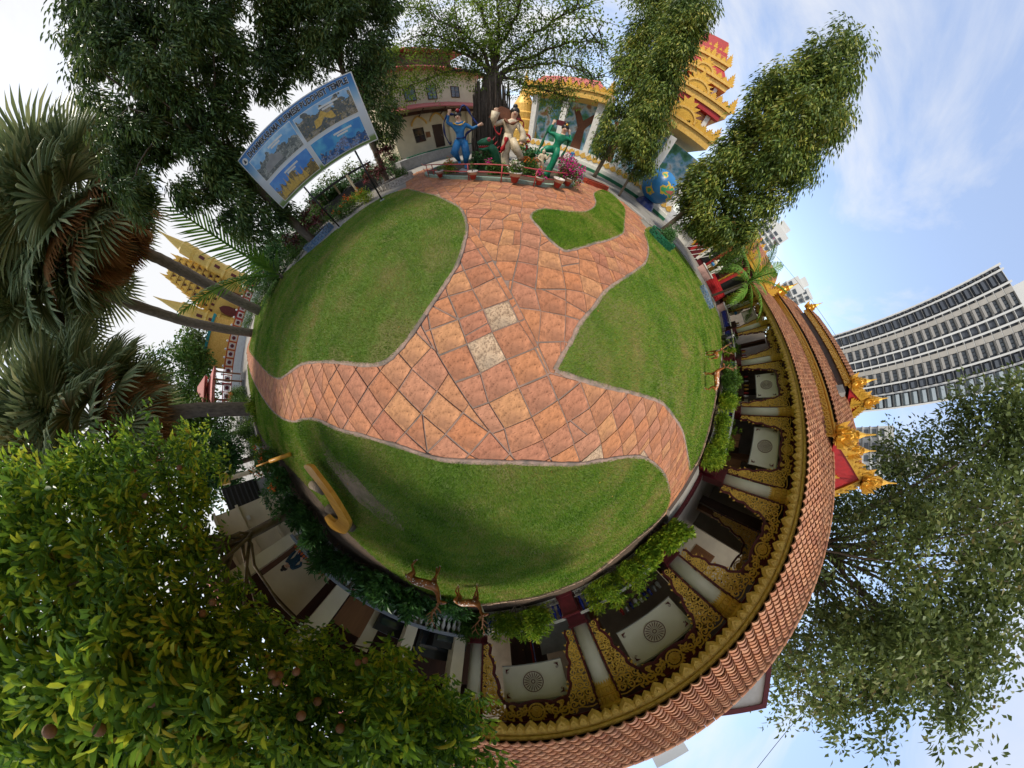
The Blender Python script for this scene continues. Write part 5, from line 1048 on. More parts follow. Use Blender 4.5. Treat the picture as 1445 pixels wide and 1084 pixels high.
# ---- banyan tree behind the statues
bb = pol(84.8, 12.3); bt = thing('banyan_tree', 'old banyan with rope-like aerial roots behind the dancing statues', 'tree', bb); mb = MB()
mb.tube(*limb([bb - Vector((0, 0, .1)), bb + Vector((0, 0, 1.8)), bb + Vector((.05, 0, 3.8)), bb + Vector((.1, .2, 5.2))], .85, .5, 5), 14)
for k in range(8):
    a = 2 * PI * k / 8; mb.tube([bb + Vector((1.0 * math.cos(a), .8 * math.sin(a), -.1)), bb + Vector((.6 * math.cos(a), .5 * math.sin(a), .8)), bb + Vector((.6 * math.cos(a), .5 * math.sin(a), 2.6)), bb + Vector((.5 * math.cos(a), .4 * math.sin(a), 4.6))], [.34, .26, .22, .16], 8)
mb.build('trunk', M['barkdark'], bt, True, world=True)
rope = MB()
for k in range(150):
    a = rng.uniform(0, 2 * PI); r = rng.uniform(.8, 1.3); x, y = r * math.cos(a), r * .85 * math.sin(a); z1 = rng.uniform(3.2, 5.3); q = []
    for z in np.linspace(z1, rng.uniform(0, .8), 6): q.append(bb + Vector((x * (1 + .1 * rng.normal() * .3) * (.75 + .25 * (z1 - z) / z1 + .1), y, z)))
    w_ = rng.uniform(.015, .05); rope.tube(q, [w_ * .7] + [w_] * 4 + [w_ * 1.1], 5)
tag(rope.build('aerial_roots', M['barkdark'], bt, True, world=True), kind='stuff')
BR = [[(690, 110), (655, 100), (620, 105), (575, 122), (540, 130)], [(690, 90), (670, 60), (640, 40), (600, 20), (570, 5)], [(695, 80), (690, 40), (670, 0), (650, -30)], [(700, 80), (720, 40), (735, 0), (745, -30)], [(705, 95), (740, 60), (780, 30), (820, 10)], [(712, 105), (750, 95), (790, 90), (840, 110)], [(710, 110), (745, 120), (780, 130), (800, 140)], [(698, 75), (705, 30), (700, -20)], [(690, 100), (650, 75), (610, 65), (580, 70)], [(712, 100), (760, 75), (810, 60), (850, 60)], [(685, 95), (640, 60), (590, 50)]]
bw = MB(); tips = []
for q in BR:
    n = len(q); pts = [bb + Vector((rng.normal(0, .2), rng.normal(0, .15), rng.uniform(3.6, 4.8)))] + [at(x, y, 12.3 + (i / (n - 1)) * rng.uniform(-2.2, 1.5)) for i, (x, y) in enumerate(q)]; P_, R_ = limb(pts, .13, .015, 5, .05); bw.tube(P_, R_, 7)
    for k in range(len(P_) // 3, len(P_)):
        for j in range(3):
            s = Vector(P_[k]); e = s + Vector(rng.normal(0, .8, 3)) + Vector((0, 0, .35)); bw.tube([s, (s + e) / 2 + Vector(rng.normal(0, .1, 3)), e], [.028, .018, .006], 4); tips.append(e); tips.append((s + e) / 2); tips.append(s)
bw.build('branches', M['barkdark'], bt, True, world=True); tips = np.array(tips); tp = np.concatenate([tips + rng.normal(0, .28, tips.shape) for _ in range(2)])
V, F = tufts(tp[rng.random(len(tp)) < .62], 14, .34, .14, .085, 'ball'); crown_obj('crown', V, F, LEAF['banyan'], bt)
low = crown_points([(545, 160), (540, 120), (560, 95), (600, 85), (640, 90), (660, 110), (640, 125), (590, 130), (565, 165)], 11.5, .8, 90); V, F = tufts(low, 14, .34, .12, .07, 'ball'); crown_obj('low_bough', V, F, LEAF['lime'], bt)
# ---- signboard
A, B = gnd(480, 322), gnd(540, 284); sa = math.atan2(B.y - A.y, B.x - A.x); W = (B - A).length
sg = thing('signboard', 'large blue temple signboard with four photographs on two black posts', 'signboard', A, sa)
for x in (0, W): MB().tube([(x, .06, 0), (x, .06, 2.62)], .04, 8).build('post', M['black'], sg, True)
for x in (0, W): MB().lathe([(.16, 0), (.13, .07), (.0001, .08)], 8, (x, .06, 0)).build('footing', M['grey'], sg)
x0, x1, z0, z1 = -1.45, 3.72, 2.5, 5.22; bx_ = lambda a, b, c, d, y0, y1: MB().box(((a + b) / 2, (y0 + y1) / 2, (c + d) / 2), (b - a, abs(y1 - y0), d - c))
bx_(x0, x1, z0, z1, .0, .05).build('board', M['white'], sg)
def gradmat(name, stops):
    m, nt, b = nodes_of(name); N, Lk = nt.nodes, nt.links; tc = N.new('ShaderNodeTexCoord'); sp = N.new('ShaderNodeSeparateXYZ'); Lk.new(tc.outputs['Object'], sp.inputs[0]); mr = N.new('ShaderNodeMapRange'); mr.inputs[1].default_value = z0; mr.inputs[2].default_value = z1; Lk.new(sp.outputs[2], mr.inputs[0])
    rp = N.new('ShaderNodeValToRGB'); el = rp.color_ramp.elements
    while len(el) < len(stops): el.new(.5)
    for e_, (p_, c_) in zip(el, stops): e_.position = p_; e_.color = (*c_, 1)
    nz = N.new('ShaderNodeTexNoise'); nz.inputs['Scale'].default_value = 30; Lk.new(tc.outputs['Object'], nz.inputs['Vector']); ad = N.new('ShaderNodeMath'); ad.operation = 'MULTIPLY_ADD'; Lk.new(nz.outputs[0], ad.inputs[0]); ad.inputs[1].default_value = .03; Lk.new(mr.outputs[0], ad.inputs[2]); Lk.new(ad.outputs[0], rp.inputs[0]); Lk.new(rp.outputs[0], b.inputs['Base Color']); b.inputs['Roughness'].default_value = .35; return m
bx_(x0 + .04, x1 - .04, z0 + .04, z1 - .04, -.004, .001).build('printed_face', gradmat('sign_print', [(0, (.10, .17, .03)), (.09, (.16, .24, .05)), (.13, (.52, .54, .52)), (.55, (.62, .64, .66)), (.68, (.30, .46, .58)), (.86, (.05, .22, .46)), (1, (.02, .13, .36))]), sg)
def picmat(name, sky1, sky2, dark, mid, accent, horizon, seed):
    """printed photograph: sky above, noisy dark masses and accents below"""
    m, nt, b = nodes_of(name); N, Lk = nt.nodes, nt.links; tc = N.new('ShaderNodeTexCoord'); sp = N.new('ShaderNodeSeparateXYZ'); Lk.new(tc.outputs['Object'], sp.inputs[0])
    mp = N.new('ShaderNodeMapping'); mp.inputs['Location'].default_value = (seed, seed * 2, 0); Lk.new(tc.outputs['Object'], mp.inputs[0])
    n1 = N.new('ShaderNodeTexNoise'); n1.inputs['Scale'].default_value = 2.4; n1.inputs['Detail'].default_value = 5; Lk.new(mp.outputs[0], n1.inputs['Vector']); n2 = N.new('ShaderNodeTexNoise'); n2.inputs['Scale'].default_value = 13; n2.inputs['Detail'].default_value = 5; Lk.new(mp.outputs[0], n2.inputs['Vector'])
    rs = N.new('ShaderNodeValToRGB'); rs.color_ramp.elements[0].color = (*sky1, 1); rs.color_ramp.elements[1].color = (*sky2, 1); rs.color_ramp.elements[0].position = .4; rs.color_ramp.elements[1].position = .65; Lk.new(n1.outputs[0], rs.inputs[0])
    rg = N.new('ShaderNodeValToRGB'); e = rg.color_ramp.elements; e.new(.5); e.new(.6)
    for q, (p_, c_) in zip(e, ((.35, dark), (.5, mid), (.58, dark), (.66, accent))): q.position = p_; q.color = (*c_, 1)
    Lk.new(n2.outputs[0], rg.inputs[0]); ad = N.new('ShaderNodeMath'); ad.operation = 'MULTIPLY_ADD'; Lk.new(n1.outputs[0], ad.inputs[0]); ad.inputs[1].default_value = -1.5; Lk.new(sp.outputs[2], ad.inputs[2])
    bt_ = N.new('ShaderNodeTexBrick'); bt_.inputs['Scale'].default_value = 9; bt_.inputs['Color1'].default_value = (*[min(.8, c_ * 2.2 + .04) for c_ in mid], 1); bt_.inputs['Color2'].default_value = (*dark, 1); bt_.inputs['Mortar'].default_value = (*accent, 1); bt_.inputs['Mortar Size'].default_value = .03
    mp2 = N.new('ShaderNodeMapping'); mp2.inputs['Rotation'].default_value = (PI / 2, 0, .12); Lk.new(tc.outputs['Object'], mp2.inputs[0]); Lk.new(mp2.outputs[0], bt_.inputs['Vector'])
    n4 = N.new('ShaderNodeTexNoise'); n4.inputs['Scale'].default_value = 3.3; Lk.new(mp.outputs[0], n4.inputs['Vector']); r4 = N.new('ShaderNodeValToRGB'); r4.color_ramp.elements[0].position = .5; r4.color_ramp.elements[1].position = .54; Lk.new(n4.outputs[0], r4.inputs[0]); mb4 = N.new('ShaderNodeMixRGB'); Lk.new(r4.outputs[0], mb4.inputs[0]); Lk.new(rg.outputs[0], mb4.inputs[1]); Lk.new(bt_.outputs[0], mb4.inputs[2])
    st = N.new('ShaderNodeMath'); st.operation = 'GREATER_THAN'; Lk.new(ad.outputs[0], st.inputs[0]); st.inputs[1].default_value = horizon - .75; mx = N.new('ShaderNodeMixRGB'); Lk.new(st.outputs[0], mx.inputs[0]); Lk.new(mb4.outputs[0], mx.inputs[1]); Lk.new(rs.outputs[0], mx.inputs[2]); Lk.new(mx.outputs[0], b.inputs['Base Color']); b.inputs['Roughness'].default_value = .35; return m
for i, (a, b_, c, d, args) in enumerate(((-1.08, 1.1, 3.78, 4.79, ((.12, .34, .6), (.4, .6, .72), (.02, .03, .02), (.16, .17, .15), (.3, .28, .22), .62)), (1.26, 3.43, 3.76, 4.72, ((.2, .4, .62), (.42, .55, .66), (.03, .045, .02), (.12, .11, .1), (.42, .28, .08), .78)), (-1.08, 1.1, 2.66, 3.62, ((.04, .19, .55), (.1, .32, .66), (.03, .045, .02), (.28, .17, .04), (.5, .33, .07), .5)), (1.30, 3.40, 2.65, 3.60, ((.03, .2, .52), (.1, .42, .62), (.01, .02, .06), (.03, .12, .34), (.4, .34, .26), .35)))):
    bx_(a - .025, b_ + .025, c - .025, d + .025, -.009, -.003).build('picture_border', M['white'], sg)
    pc_ = bx_(a, b_, 0, d - c, -.013, -.006).build('photograph', picmat('print_%d' % i, *args, 3.1 * i), sg); pc_.location.z = c
    if i == 2:
        for k, (xx, hh, ww) in enumerate(((.05, .5, .1), (.3, .62, .14), (.52, .72, .12), (.72, .55, .1), (.95, .46, .12), (1.2, .5, .09), (-.12, .4, .09))): MB().slab([(a + .35 + xx - ww, c + .06), (a + .35 + xx + ww, c + .06), (a + .35 + xx + ww * .8, c + .25), (a + .35 + xx + ww * .25, c + .06 + hh * .62), (a + .35 + xx, c + .1 + hh), (a + .35 + xx - ww * .25, c + .06 + hh * .62), (a + .35 + xx - ww * .8, c + .25)], -.016, -.012).build('printed_pagoda', M['golddull'], sg)
    if i == 1: MB().slab([(a + .55, c + .2), (a + .62, c + .48), (a + .8, c + .5), (a + 1.0, c + .68), (a + 1.15, c + .5), (a + 1.35, c + .5), (a + 1.4, c + .22), (a + 1.2, c + .25), (a + 1.0, c + .42), (a + .78, c + .22)], -.016, -.012).build('printed_gateway', M['golddull'], sg)
    if i == 0: MB().slab([(a + .3, c + .15), (a + .4, c + .42), (a + .7, c + .5), (a + .75, c + .6), (a + .95, c + .6), (a + 1.0, c + .5), (a + 1.2, c + .45), (a + 1.25, c + .15)], -.016, -.012).build('printed_hall', M['grey'], sg)
    cp = (a + .95, d - .22) if i != 2 else (a + .85, d - .2)
    bx_(cp[0], cp[0] + .75, cp[1], cp[1] + .07, -.016, -.012).build('caption_strip', M['white'], sg); bx_(cp[0] + .1, cp[0] + .55, cp[1] - .1, cp[1] - .03, -.016, -.012).build('caption_strip', M['white'], sg)
def text(s, size, x, z, m, parent, y=-.008, name='lettering', width=None, rot=(PI / 2, 0, 0), bold=0.0):
    cu = bpy.data.curves.new(name, 'FONT'); cu.body = s; cu.size = size; cu.extrude = .002; cu.offset = bold; cu.align_x = 'CENTER'; cu.align_y = 'CENTER'; o = bpy.data.objects.new(name, cu); COL.objects.link(o)
    dg = bpy.context.evaluated_depsgraph_get(); dg.update(); me = bpy.data.meshes.new_from_object(o.evaluated_get(dg)); bpy.data.objects.remove(o)
    xs = [v.co.x for v in me.vertices]; w = max(xs) - min(xs); o = link(name, me, m, parent, (x, y, z), rot)
    if width: o.scale = (width / w, 1, 1)
    return o
text('DHAMMIKARAMA BURMESE BUDDHIST TEMPLE', .30, 1.27, 4.97, M['black'], sg, -.010, 'lettering', 4.45, bold=.012); text('DHAMMIKARAMA BURMESE BUDDHIST TEMPLE', .30, 1.27, 4.97, M['white'], sg, -.0065, 'lettering_outline', 4.48, bold=.022)
MB().lathe([(.135, 0), (.135, .006), (.0001, .006)], 20, m=Matrix.Translation((-1.22, -.004, 4.95)) @ Matrix.Rotation(PI / 2, 4, 'X')).build('temple_emblem', M['white'], sg); MB().slab([(-1.29, 4.88), (-1.15, 4.88), (-1.18, 4.95), (-1.2, 5.0), (-1.22, 5.04), (-1.24, 5.0), (-1.26, 4.95)], -.014, -.010).build('emblem_figure', M['darkgrey'], sg)
# ---- planters and bushes around the sign
def trough(name, label, cat, px_, d, r, h, m, a0, a1, brick=True, soil=True):
    """open curved planter wall of single bricks"""
    c = at(px_[0], px_[1], d); c.z = 0; t = thing(name, label, cat, c); 
    if soil: MB().lathe([(r - .06, h * .7), (.0001, h * .85)], 20).build('soil', M['soil'], t)
    me = MB().box((0, 0, h / 8), (.30, .1, h / 4 - .012)).mesh('brick'); n = max(4, int(r * abs(a1 - a0) / .31))
    MB().lathe([(r - .03, 0), (r + .03, 0), (r + .03, h * .97), (r - .03, h * .97)], 28).build('core', m, t)
    for row in range(4):
        for k in range(n):
            a = a0 + (a1 - a0) * (k + .5 * (row % 2)) / n; link('brick', me, m, t, (r * math.cos(a), r * math.sin(a), row * h / 4), (0, 0, a + PI / 2))
    return t
M['whitebrick'] = mat('whitewashed_brick', (0.60, 0.54, 0.47), (0.44, 0.38, 0.32), 9, 0.8, 0.3, objrand=.15); M['redbrick'] = mat('red_painted_brick', (0.46, 0.07, 0.03), (0.34, 0.05, 0.025), 9, 0.6, 0.3, objrand=.15); M['bluebrick'] = mat('blue_painted_brick', (0.04, 0.17, 0.36), (0.3, 0.32, 0.34), 9, 0.6, 0.3, objrand=.2); M['greenbrick'] = mat('green_painted_brick', (0.015, 0.13, 0.065), (0.012, 0.1, 0.05), 9, 0.6, 0.3, objrand=.15)
def px_trough(name, label, px_a, px_b, depth, h, m):
    """half-round planter whose front wall runs between two surveyed ground points"""
    a, b = gnd(*px_a), gnd(*px_b); mid = (a + b) / 2; t = thing(name, label, 'planter', mid); L = (b - a).length / 2; d = (b - a).normalized(); out = Vector((mid.x, mid.y, 0)).normalized(); pts = []
    for k in range(25):
        q = 2 * PI * k / 24; pts.append(d * L * math.cos(q) + out * (depth / 2 + depth / 2 * math.sin(q) - 0))
    MB().prism([(p[0], p[1]) for p in pts[:-1]], 0, h * .8, ).build('soil', M['soil'], t)
    me = MB().box((0, 0, 0), (.29, .1, h / 4 - .012)).mesh('brick'); per = [Vector(p) for p in pts]; ln = [0]
    for i in range(24): ln.append(ln[-1] + (per[i + 1] - per[i]).length)
    n = max(8, int(ln[-1] / .3))
    for row in range(4):
        for k in range(n):
            s = (k + .5 * (row % 2)) / n * ln[-1] % ln[-1]; i = max(j for j in range(24) if ln[j] <= s); f_ = (s - ln[i]) / (ln[i + 1] - ln[i]); p = per[i].lerp(per[i + 1], f_); tg = per[i + 1] - per[i]
            link('brick', me, m, t, (p.x, p.y, h / 8 + row * h / 4), (0, 0, math.atan2(tg.y, tg.x)))
    return t, mid + out * depth / 2
tw, cw = px_trough('brick_planter', 'whitewashed brick planter by the path near the red cordyline', (543, 272), (585, 252), 1.3, .42, M['whitebrick'])
tr, cr = px_trough('brick_planter', 'red painted brick planter at the foot of a mast tree', (822, 258), (855, 270), .9, .32, M['redbrick'])
tb, cb = px_trough('brick_planter', 'blue painted brick planter left of the signboard post', (437, 357), (472, 322), 1.0, .4, M['bluebrick'])
tg_, cg = px_trough('brick_planter', 'green painted brick planter under the broad mast tree', (913, 328), (942, 357), 1.4, .45, M['greenbrick'])
te, ce = px_trough('brick_planter', 'small blue painted brick planter by the slender palm', (986, 406), (999, 436), .9, .35, M['bluebrick'])
def cordyline(label, loc, h, n, seed, nst=9):
    t = thing('cordyline', label, 'plant', loc, 0, 'red-leaved cordylines near the signboard'); mb = MB(); P = []; D = []
    for k in range(nst):
        x, y = rng.normal(0, h * .2, 2); z = h * rng.uniform(.45, .95); mb.tube([(x * .3, y * .3, 0), (x, y, z)], [.015, .01], 5)
        for j in range(n):
            a = rng.uniform(0, 2 * PI); e = rng.uniform(-.2, 1.3); P.append((x, y, z + rng.uniform(-.15, .1))); D.append((math.cos(a) * math.cos(e), math.sin(a) * math.cos(e), math.sin(e)))
    mb.build('stems', M['bark'], t); V, F = leaves(np.array(P), np.array(D), .42 * rng.uniform(.7, 1.2, len(P)), .075, .35); tag(link('leaves', npmesh('leaves', V, F), LEAF['cordy'], t), kind='stuff'); return t
cordyline('red cordyline clump growing in the whitewashed brick planter', Vector((cw.x, cw.y, .3)), 2.0, 26, 1, 12); cordyline('red cordyline clump under the left end of the signboard', pol(147.5, 10.4), 2.0, 26, 2, 14); cordyline('red cordyline clump behind the right signboard post', pol(124, 10.6), 1.9, 26, 3, 12); cordyline('low red cordyline behind the young coconut palm', pol(155, 11.8), 1.7, 24, 4, 12)
for lb, a, d, rx, h in (('rounded green hedge bush under the middle of the signboard', 137, 10.2, .9, .9), ('clipped green hedge behind the left signboard post', 142, 11, 1.2, 1.1), ('green and yellow bush beside the right signboard post', 131.5, 10.4, .9, 1.0), ('leafy green bush at the back of the blue planter', 151.5, 11.4, 1.0, 1.2), ('green bush between the coconut palm and cordyline', 159, 13.5, 1.1, 1.2)):
    shrub('bush', lb, 'bush', pol(a, d), rx, .7, h, 150, 12, .1, .05, LEAF['bush'] if 'yellow' not in lb else LEAF['lime'], flowers=LEAF['orangefl'] if 'middle' in lb or 'right' in lb else None, nf=10)
shrub('groundcover', 'dense leafy shrub filling the green planter', 'bush', Vector((cg.x, cg.y, .3)), .8, .6, 1.0, 160, 12, .1, .05, LEAF['shadegreen']); shrub('groundcover', 'small leafy shrub in the whitewashed planter beside the cordyline', 'bush', Vector((cw.x + .3, cw.y - .1, .3)), .45, .4, .7, 80, 12, .09, .045, LEAF['bush'])
# ================================================================== BUILDINGS AROUND THE GARDEN
class Facade:
    """upright plane with a surveyed bearing (of its normal) and distance; local x along it, y towards the viewer"""
    def __init__(self, az, D): self.a = rad(az); self.D = D; self.n = Vector((math.cos(self.a), math.sin(self.a), 0)); self.t = Vector((-self.n.y, self.n.x, 0)); self.o = self.n * D; self.rz = self.a + PI / 2
    def px(self, x, y, yy=0.0):
        d = ray(x, y); k = (self.D - yy) / (d[0] * self.n.x + d[1] * self.n.y); return (d[0] * k * self.t.x + d[1] * k * self.t.y, EYE + d[2] * k)
    def root(self, name, label, cat, x=0.0, y=0.0, z=0.0, group=None): return thing(name, label, cat, self.o + self.t * x - self.n * y + Vector((0, 0, z)), self.rz, group)
def window(parent, x0, x1, z0, z1, y, fm, gm, cols=2, rows=2, depth=.06, name='window', fw=.07):
    f = MB(); f.box(((x0 + x1) / 2, y, z0 + fw / 2), (x1 - x0, depth, fw)); f.box(((x0 + x1) / 2, y, z1 - fw / 2), (x1 - x0, depth, fw))
    for x in (x0 + fw / 2, x1 - fw / 2): f.box((x, y, (z0 + z1) / 2), (fw, depth, z1 - z0 - 2 * fw))
    for i in range(1, cols): f.box((x0 + (x1 - x0) * i / cols, y, (z0 + z1) / 2), (fw * .6, depth * .8, z1 - z0 - 2 * fw))
    o = f.build(name, fm, parent)
    for i in range(cols):
        for j in range(rows):
            a, b = x0 + (x1 - x0) * i / cols, x0 + (x1 - x0) * (i + 1) / cols; c, d = z0 + (z1 - z0) * j / rows, z0 + (z1 - z0) * (j + 1) / rows
            MB().box(((a + b) / 2, y - .012, (c + d) / 2), (b - a - .02, .02, d - c - .02)).build('pane', gm, o)
    return o
# ---- cream two-storey house
M['pinkroof'] = mat('pink_red_roof', (0.58, 0.17, 0.15), (0.44, 0.12, 0.11), 7, 0.7, 0.2, 30)
M['paneblue'] = mat('pale_blue_pane', (0.22, 0.32, 0.42), (0.1, 0.15, 0.2), 3, 0.1, spec=.7)
fa = Facade(133, 16.5); hs = fa.root('house', 'cream two-storey house with red tiled roofs behind the banyan', 'house')
GZ = 1.0; xl = fa.px(553, 160)[0] + .6; xr = fa.px(668, 150)[0] - .8          # xl > xr (x grows to the left)
ze = fa.px(585, 95)[1]
MB().box(((xl + xr) / 2, -4, (GZ + 8.6) / 2), (xl - xr, 8, 8.6 - GZ + GZ)).build('wall', M['cream'], hs)
MB().box(((xl + xr) / 2, .9, GZ / 2 - .02), (xl - xr + 2, 2.6, GZ - .06)).build('terrace', M['grey'], hs); MB().box(((xl + xr) / 2, 1.6, GZ - .0), (xl - xr, .5, .1)).build('terrace_edge', M['greenpaint'], hs)
for c0, c1 in (((566.6, 122.8), (588.7, 142)), ((600, 120), (617.5, 140)), ((635, 121.5), (648.6, 138))):
    a = fa.px(c0[0], c0[1]); b = fa.px(c1[0], c1[1]); window(hs, b[0], a[0], min(a[1], b[1]), max(a[1], b[1]), .03, M['darkwood'], M['paneblue'], 2, 3)
a, b = fa.px(582.1, 182.6), fa.px(601.3, 198.8); window(hs, b[0], a[0], b[1], a[1], .03, M['darkwood'], M['glass'], 2, 2)
a, b = fa.px(609.4, 176.7), fa.px(628.2, 205.5); d_ = MB().box(((a[0] + b[0]) / 2, .03, (a[1] + b[1]) / 2), (a[0] - b[0], .08, a[1] - b[1])).build('door', M['darkwood'], hs); MB().ball(((a[0] * .2 + b[0] * .8), .09, (a[1] + b[1]) / 2), .04, 8).build('handle', M['steel'], d_)
for xx, zz, w in ((fa.px(592, 178)[0], fa.px(592, 178)[1], 1.6), (fa.px(617, 172)[0], fa.px(617, 172)[1], 1.6)):
    MB().ribbon([(xx + w / 2 * math.cos(t) * (1.0 if abs(math.cos(t)) > .1 else 1), zz + .1 + (.55 + .25 * (1 - abs(math.cos(t)))) * math.sin(t)) for t in np.linspace(0, PI, 13)], .14, 0, .08, taper=False).build('ogee_moulding', M['goldpale'], hs)
a = fa.px(604, 190); MB().box((a[0], .03, a[1]), (.5, .05, .55)).build('notice_board', M['brownwood'], hs)
def hip(x0, x1, z0, z1, y0, y1, over, nm):
    v = [(x0 - over, y1 + over, z0), (x1 + over, y1 + over, z0), (x1 + over, y0 - over, z0), (x0 - over, y0 - over, z0), (x0 + 1.6, (y0 + y1) / 2 + .8, z1), (x1 - 1.6, (y0 + y1) / 2 + .8, z1), (x1 - 1.6, (y0 + y1) / 2 - .8, z1), (x0 + 1.6, (y0 + y1) / 2 - .8, z1)]
    o = MB().add(v, [(0, 1, 5, 4), (1, 2, 6, 5), (2, 3, 7, 6), (3, 0, 4, 7), (4, 5, 6, 7), (3, 2, 1, 0)]).build(nm, M['pinkroof'], hs); r = MB(); L = int((x1 - x0 + 2 * over) / .28)
    for i in range(L): 
        t = (i + .5) / L; r.tube([(x0 - over + (x1 - x0 + 2 * over) * t, y1 + over, z0 + .03), (x0 + 1.6 + (x1 - x0 - 3.2) * t, (y0 + y1) / 2 + .8, z1 + .03)], .05, 5)
    tag(r.build('tile_ridges', M['pinkroof'], o), kind='stuff'); return o
hip(xr, xl, ze - .3, ze + 1.6, -8, 0, .9, 'roof'); MB().box(((xl + xr) / 2, -4, ze + 1.7), (xl - xr - 3.8, 4.5, 1.4)).build('lantern_wall', M['capebrown'], hs); hip(xr + 1.5, xl - 1.5, ze + 2.3, ze + 3.4, -6.3, -1.7, .7, 'lantern_roof')
zc = fa.px(600, 150)[1]; cn = MB().add([(xr - .2, 1.6, zc - .35), (xl + .2, 1.6, zc - .35), (xl + .2, .02, zc + .3), (xr - .2, .02, zc + .3), (xr - .2, 1.6, zc - .45), (xl + .2, 1.6, zc - .45), (xl + .2, .02, zc + .2), (xr - .2, .02, zc + .2)], [(0, 1, 2, 3), (7, 6, 5, 4), (0, 4, 5, 1), (1, 5, 6, 2), (3, 7, 4, 0)]).build('canopy_roof', M['pinkroof'], hs)
MB().box(((xl + xr) / 2, .5, zc - .6), (xl - xr, .1, .3)).build('canopy_beam', M['darkwood'], hs)
for k in range(5): MB().tube([(xr + .6 + k * (xl - xr - 1.2) / 4, .05, zc - .9), (xr + .6 + k * (xl - xr - 1.2) / 4, 1.2, zc - .42)], .05, 6).build('bracket', M['darkwood'], hs)
for k, x_ in enumerate((fa.px(634, 180)[0], fa.px(660, 180)[0])): MB().box((x_, .15, (GZ + zc) / 2), (.35, .3, zc - GZ)).build('pilaster', M['cream'], hs)
# grocery stall glimpsed under the signboard
ks = thing('low_shed', 'low dark open shed with a white counter glimpsed under the signboard', 'shed', pol(133.5, 15)); 
MB().box((0, 0, 1.9), (5, 3, .15), rad(45)).box((0, 0, .5), (4.5, 2.4, 1.0), rad(45)).build('roof_and_counter', M['darkgrey'], ks); 
for k in range(3): MB().box((-1.6 + 1.6 * k, -.9 + 0.9 * k * 0, .95), (.12, .12, 1.9)).build('post', M['cream'], ks)
# ---- mural shrine with gilded pagoda tower
fs = Facade(46, 24.0); sh = fs.root('shrine', 'gilded shrine hall with painted mural walls and tiered red and gold tower', 'shrine')
mural = nodes_of('mural_paint'); mm_, nt, b = mural; N, Lk = nt.nodes, nt.links
tc = N.new('ShaderNodeTexCoord'); n1 = N.new('ShaderNodeTexNoise'); n1.inputs['Scale'].default_value = .8; n1.inputs['Detail'].default_value = 7; Lk.new(tc.outputs['Object'], n1.inputs['Vector']); rp = N.new('ShaderNodeValToRGB'); e = rp.color_ramp.elements; e.new(.45); e.new(.52); e.new(.6)
for q, (p_, c_) in zip(e, ((.32, (.04, .16, .07)), (.43, (.10, .30, .18)), (.48, (.16, .38, .56)), (.57, (.55, .66, .72)), (.66, (.34, .2, .1)))): q.position = p_; q.color = (*c_, 1)
Lk.new(n1.outputs[0], rp.inputs[0]); Lk.new(rp.outputs[0], b.inputs['Base Color']); b.inputs['Roughness'].default_value = .6; M['mural'] = mm_
XL = fs.px(755, 135)[0]; XR = fs.px(1000, 230)[0]; zE = fs.px(845, 148)[1]; X1 = fs.px(850, 150)[0]
def fb(x0, x1, y0, y1, z0, z1, nm, m, par=None): return MB().box(((x0 + x1) / 2, (y0 + y1) / 2, (z0 + z1) / 2), (abs(x1 - x0), abs(y1 - y0), abs(z1 - z0))).build(nm, M[m], par or sh)
fb(XR, XL, -6, -1.2, 0, zE, 'mural_wall', 'mural'); fb(XR, XL, -1.2, 1.2, 0, .75, 'podium', 'white'); fb(XR, XL, .9, 1.02, .75, 1.9, 'parapet', 'white')
for k in range(26): link('lotus_panel', bpy.data.meshes.get('lotus_panel') or MB().slab(leaf_poly(0, 0, PI / 2, .7, .8), 0, .05).mesh('lotus_panel'), M['goldpale'], sh, (XR + (k + .5) * (XL - XR) / 26, 1.02, 1.1))
fb(XR, XL, 1.2, 1.5, 0, .35, 'green_kerb', 'greenpaint')
for k in range(6):
    x_ = XL - .5 - k * (XL - XR - 1) / 5; fb(x_ - .33, x_ + .33, .2, .86, .75, zE, 'column', 'white')
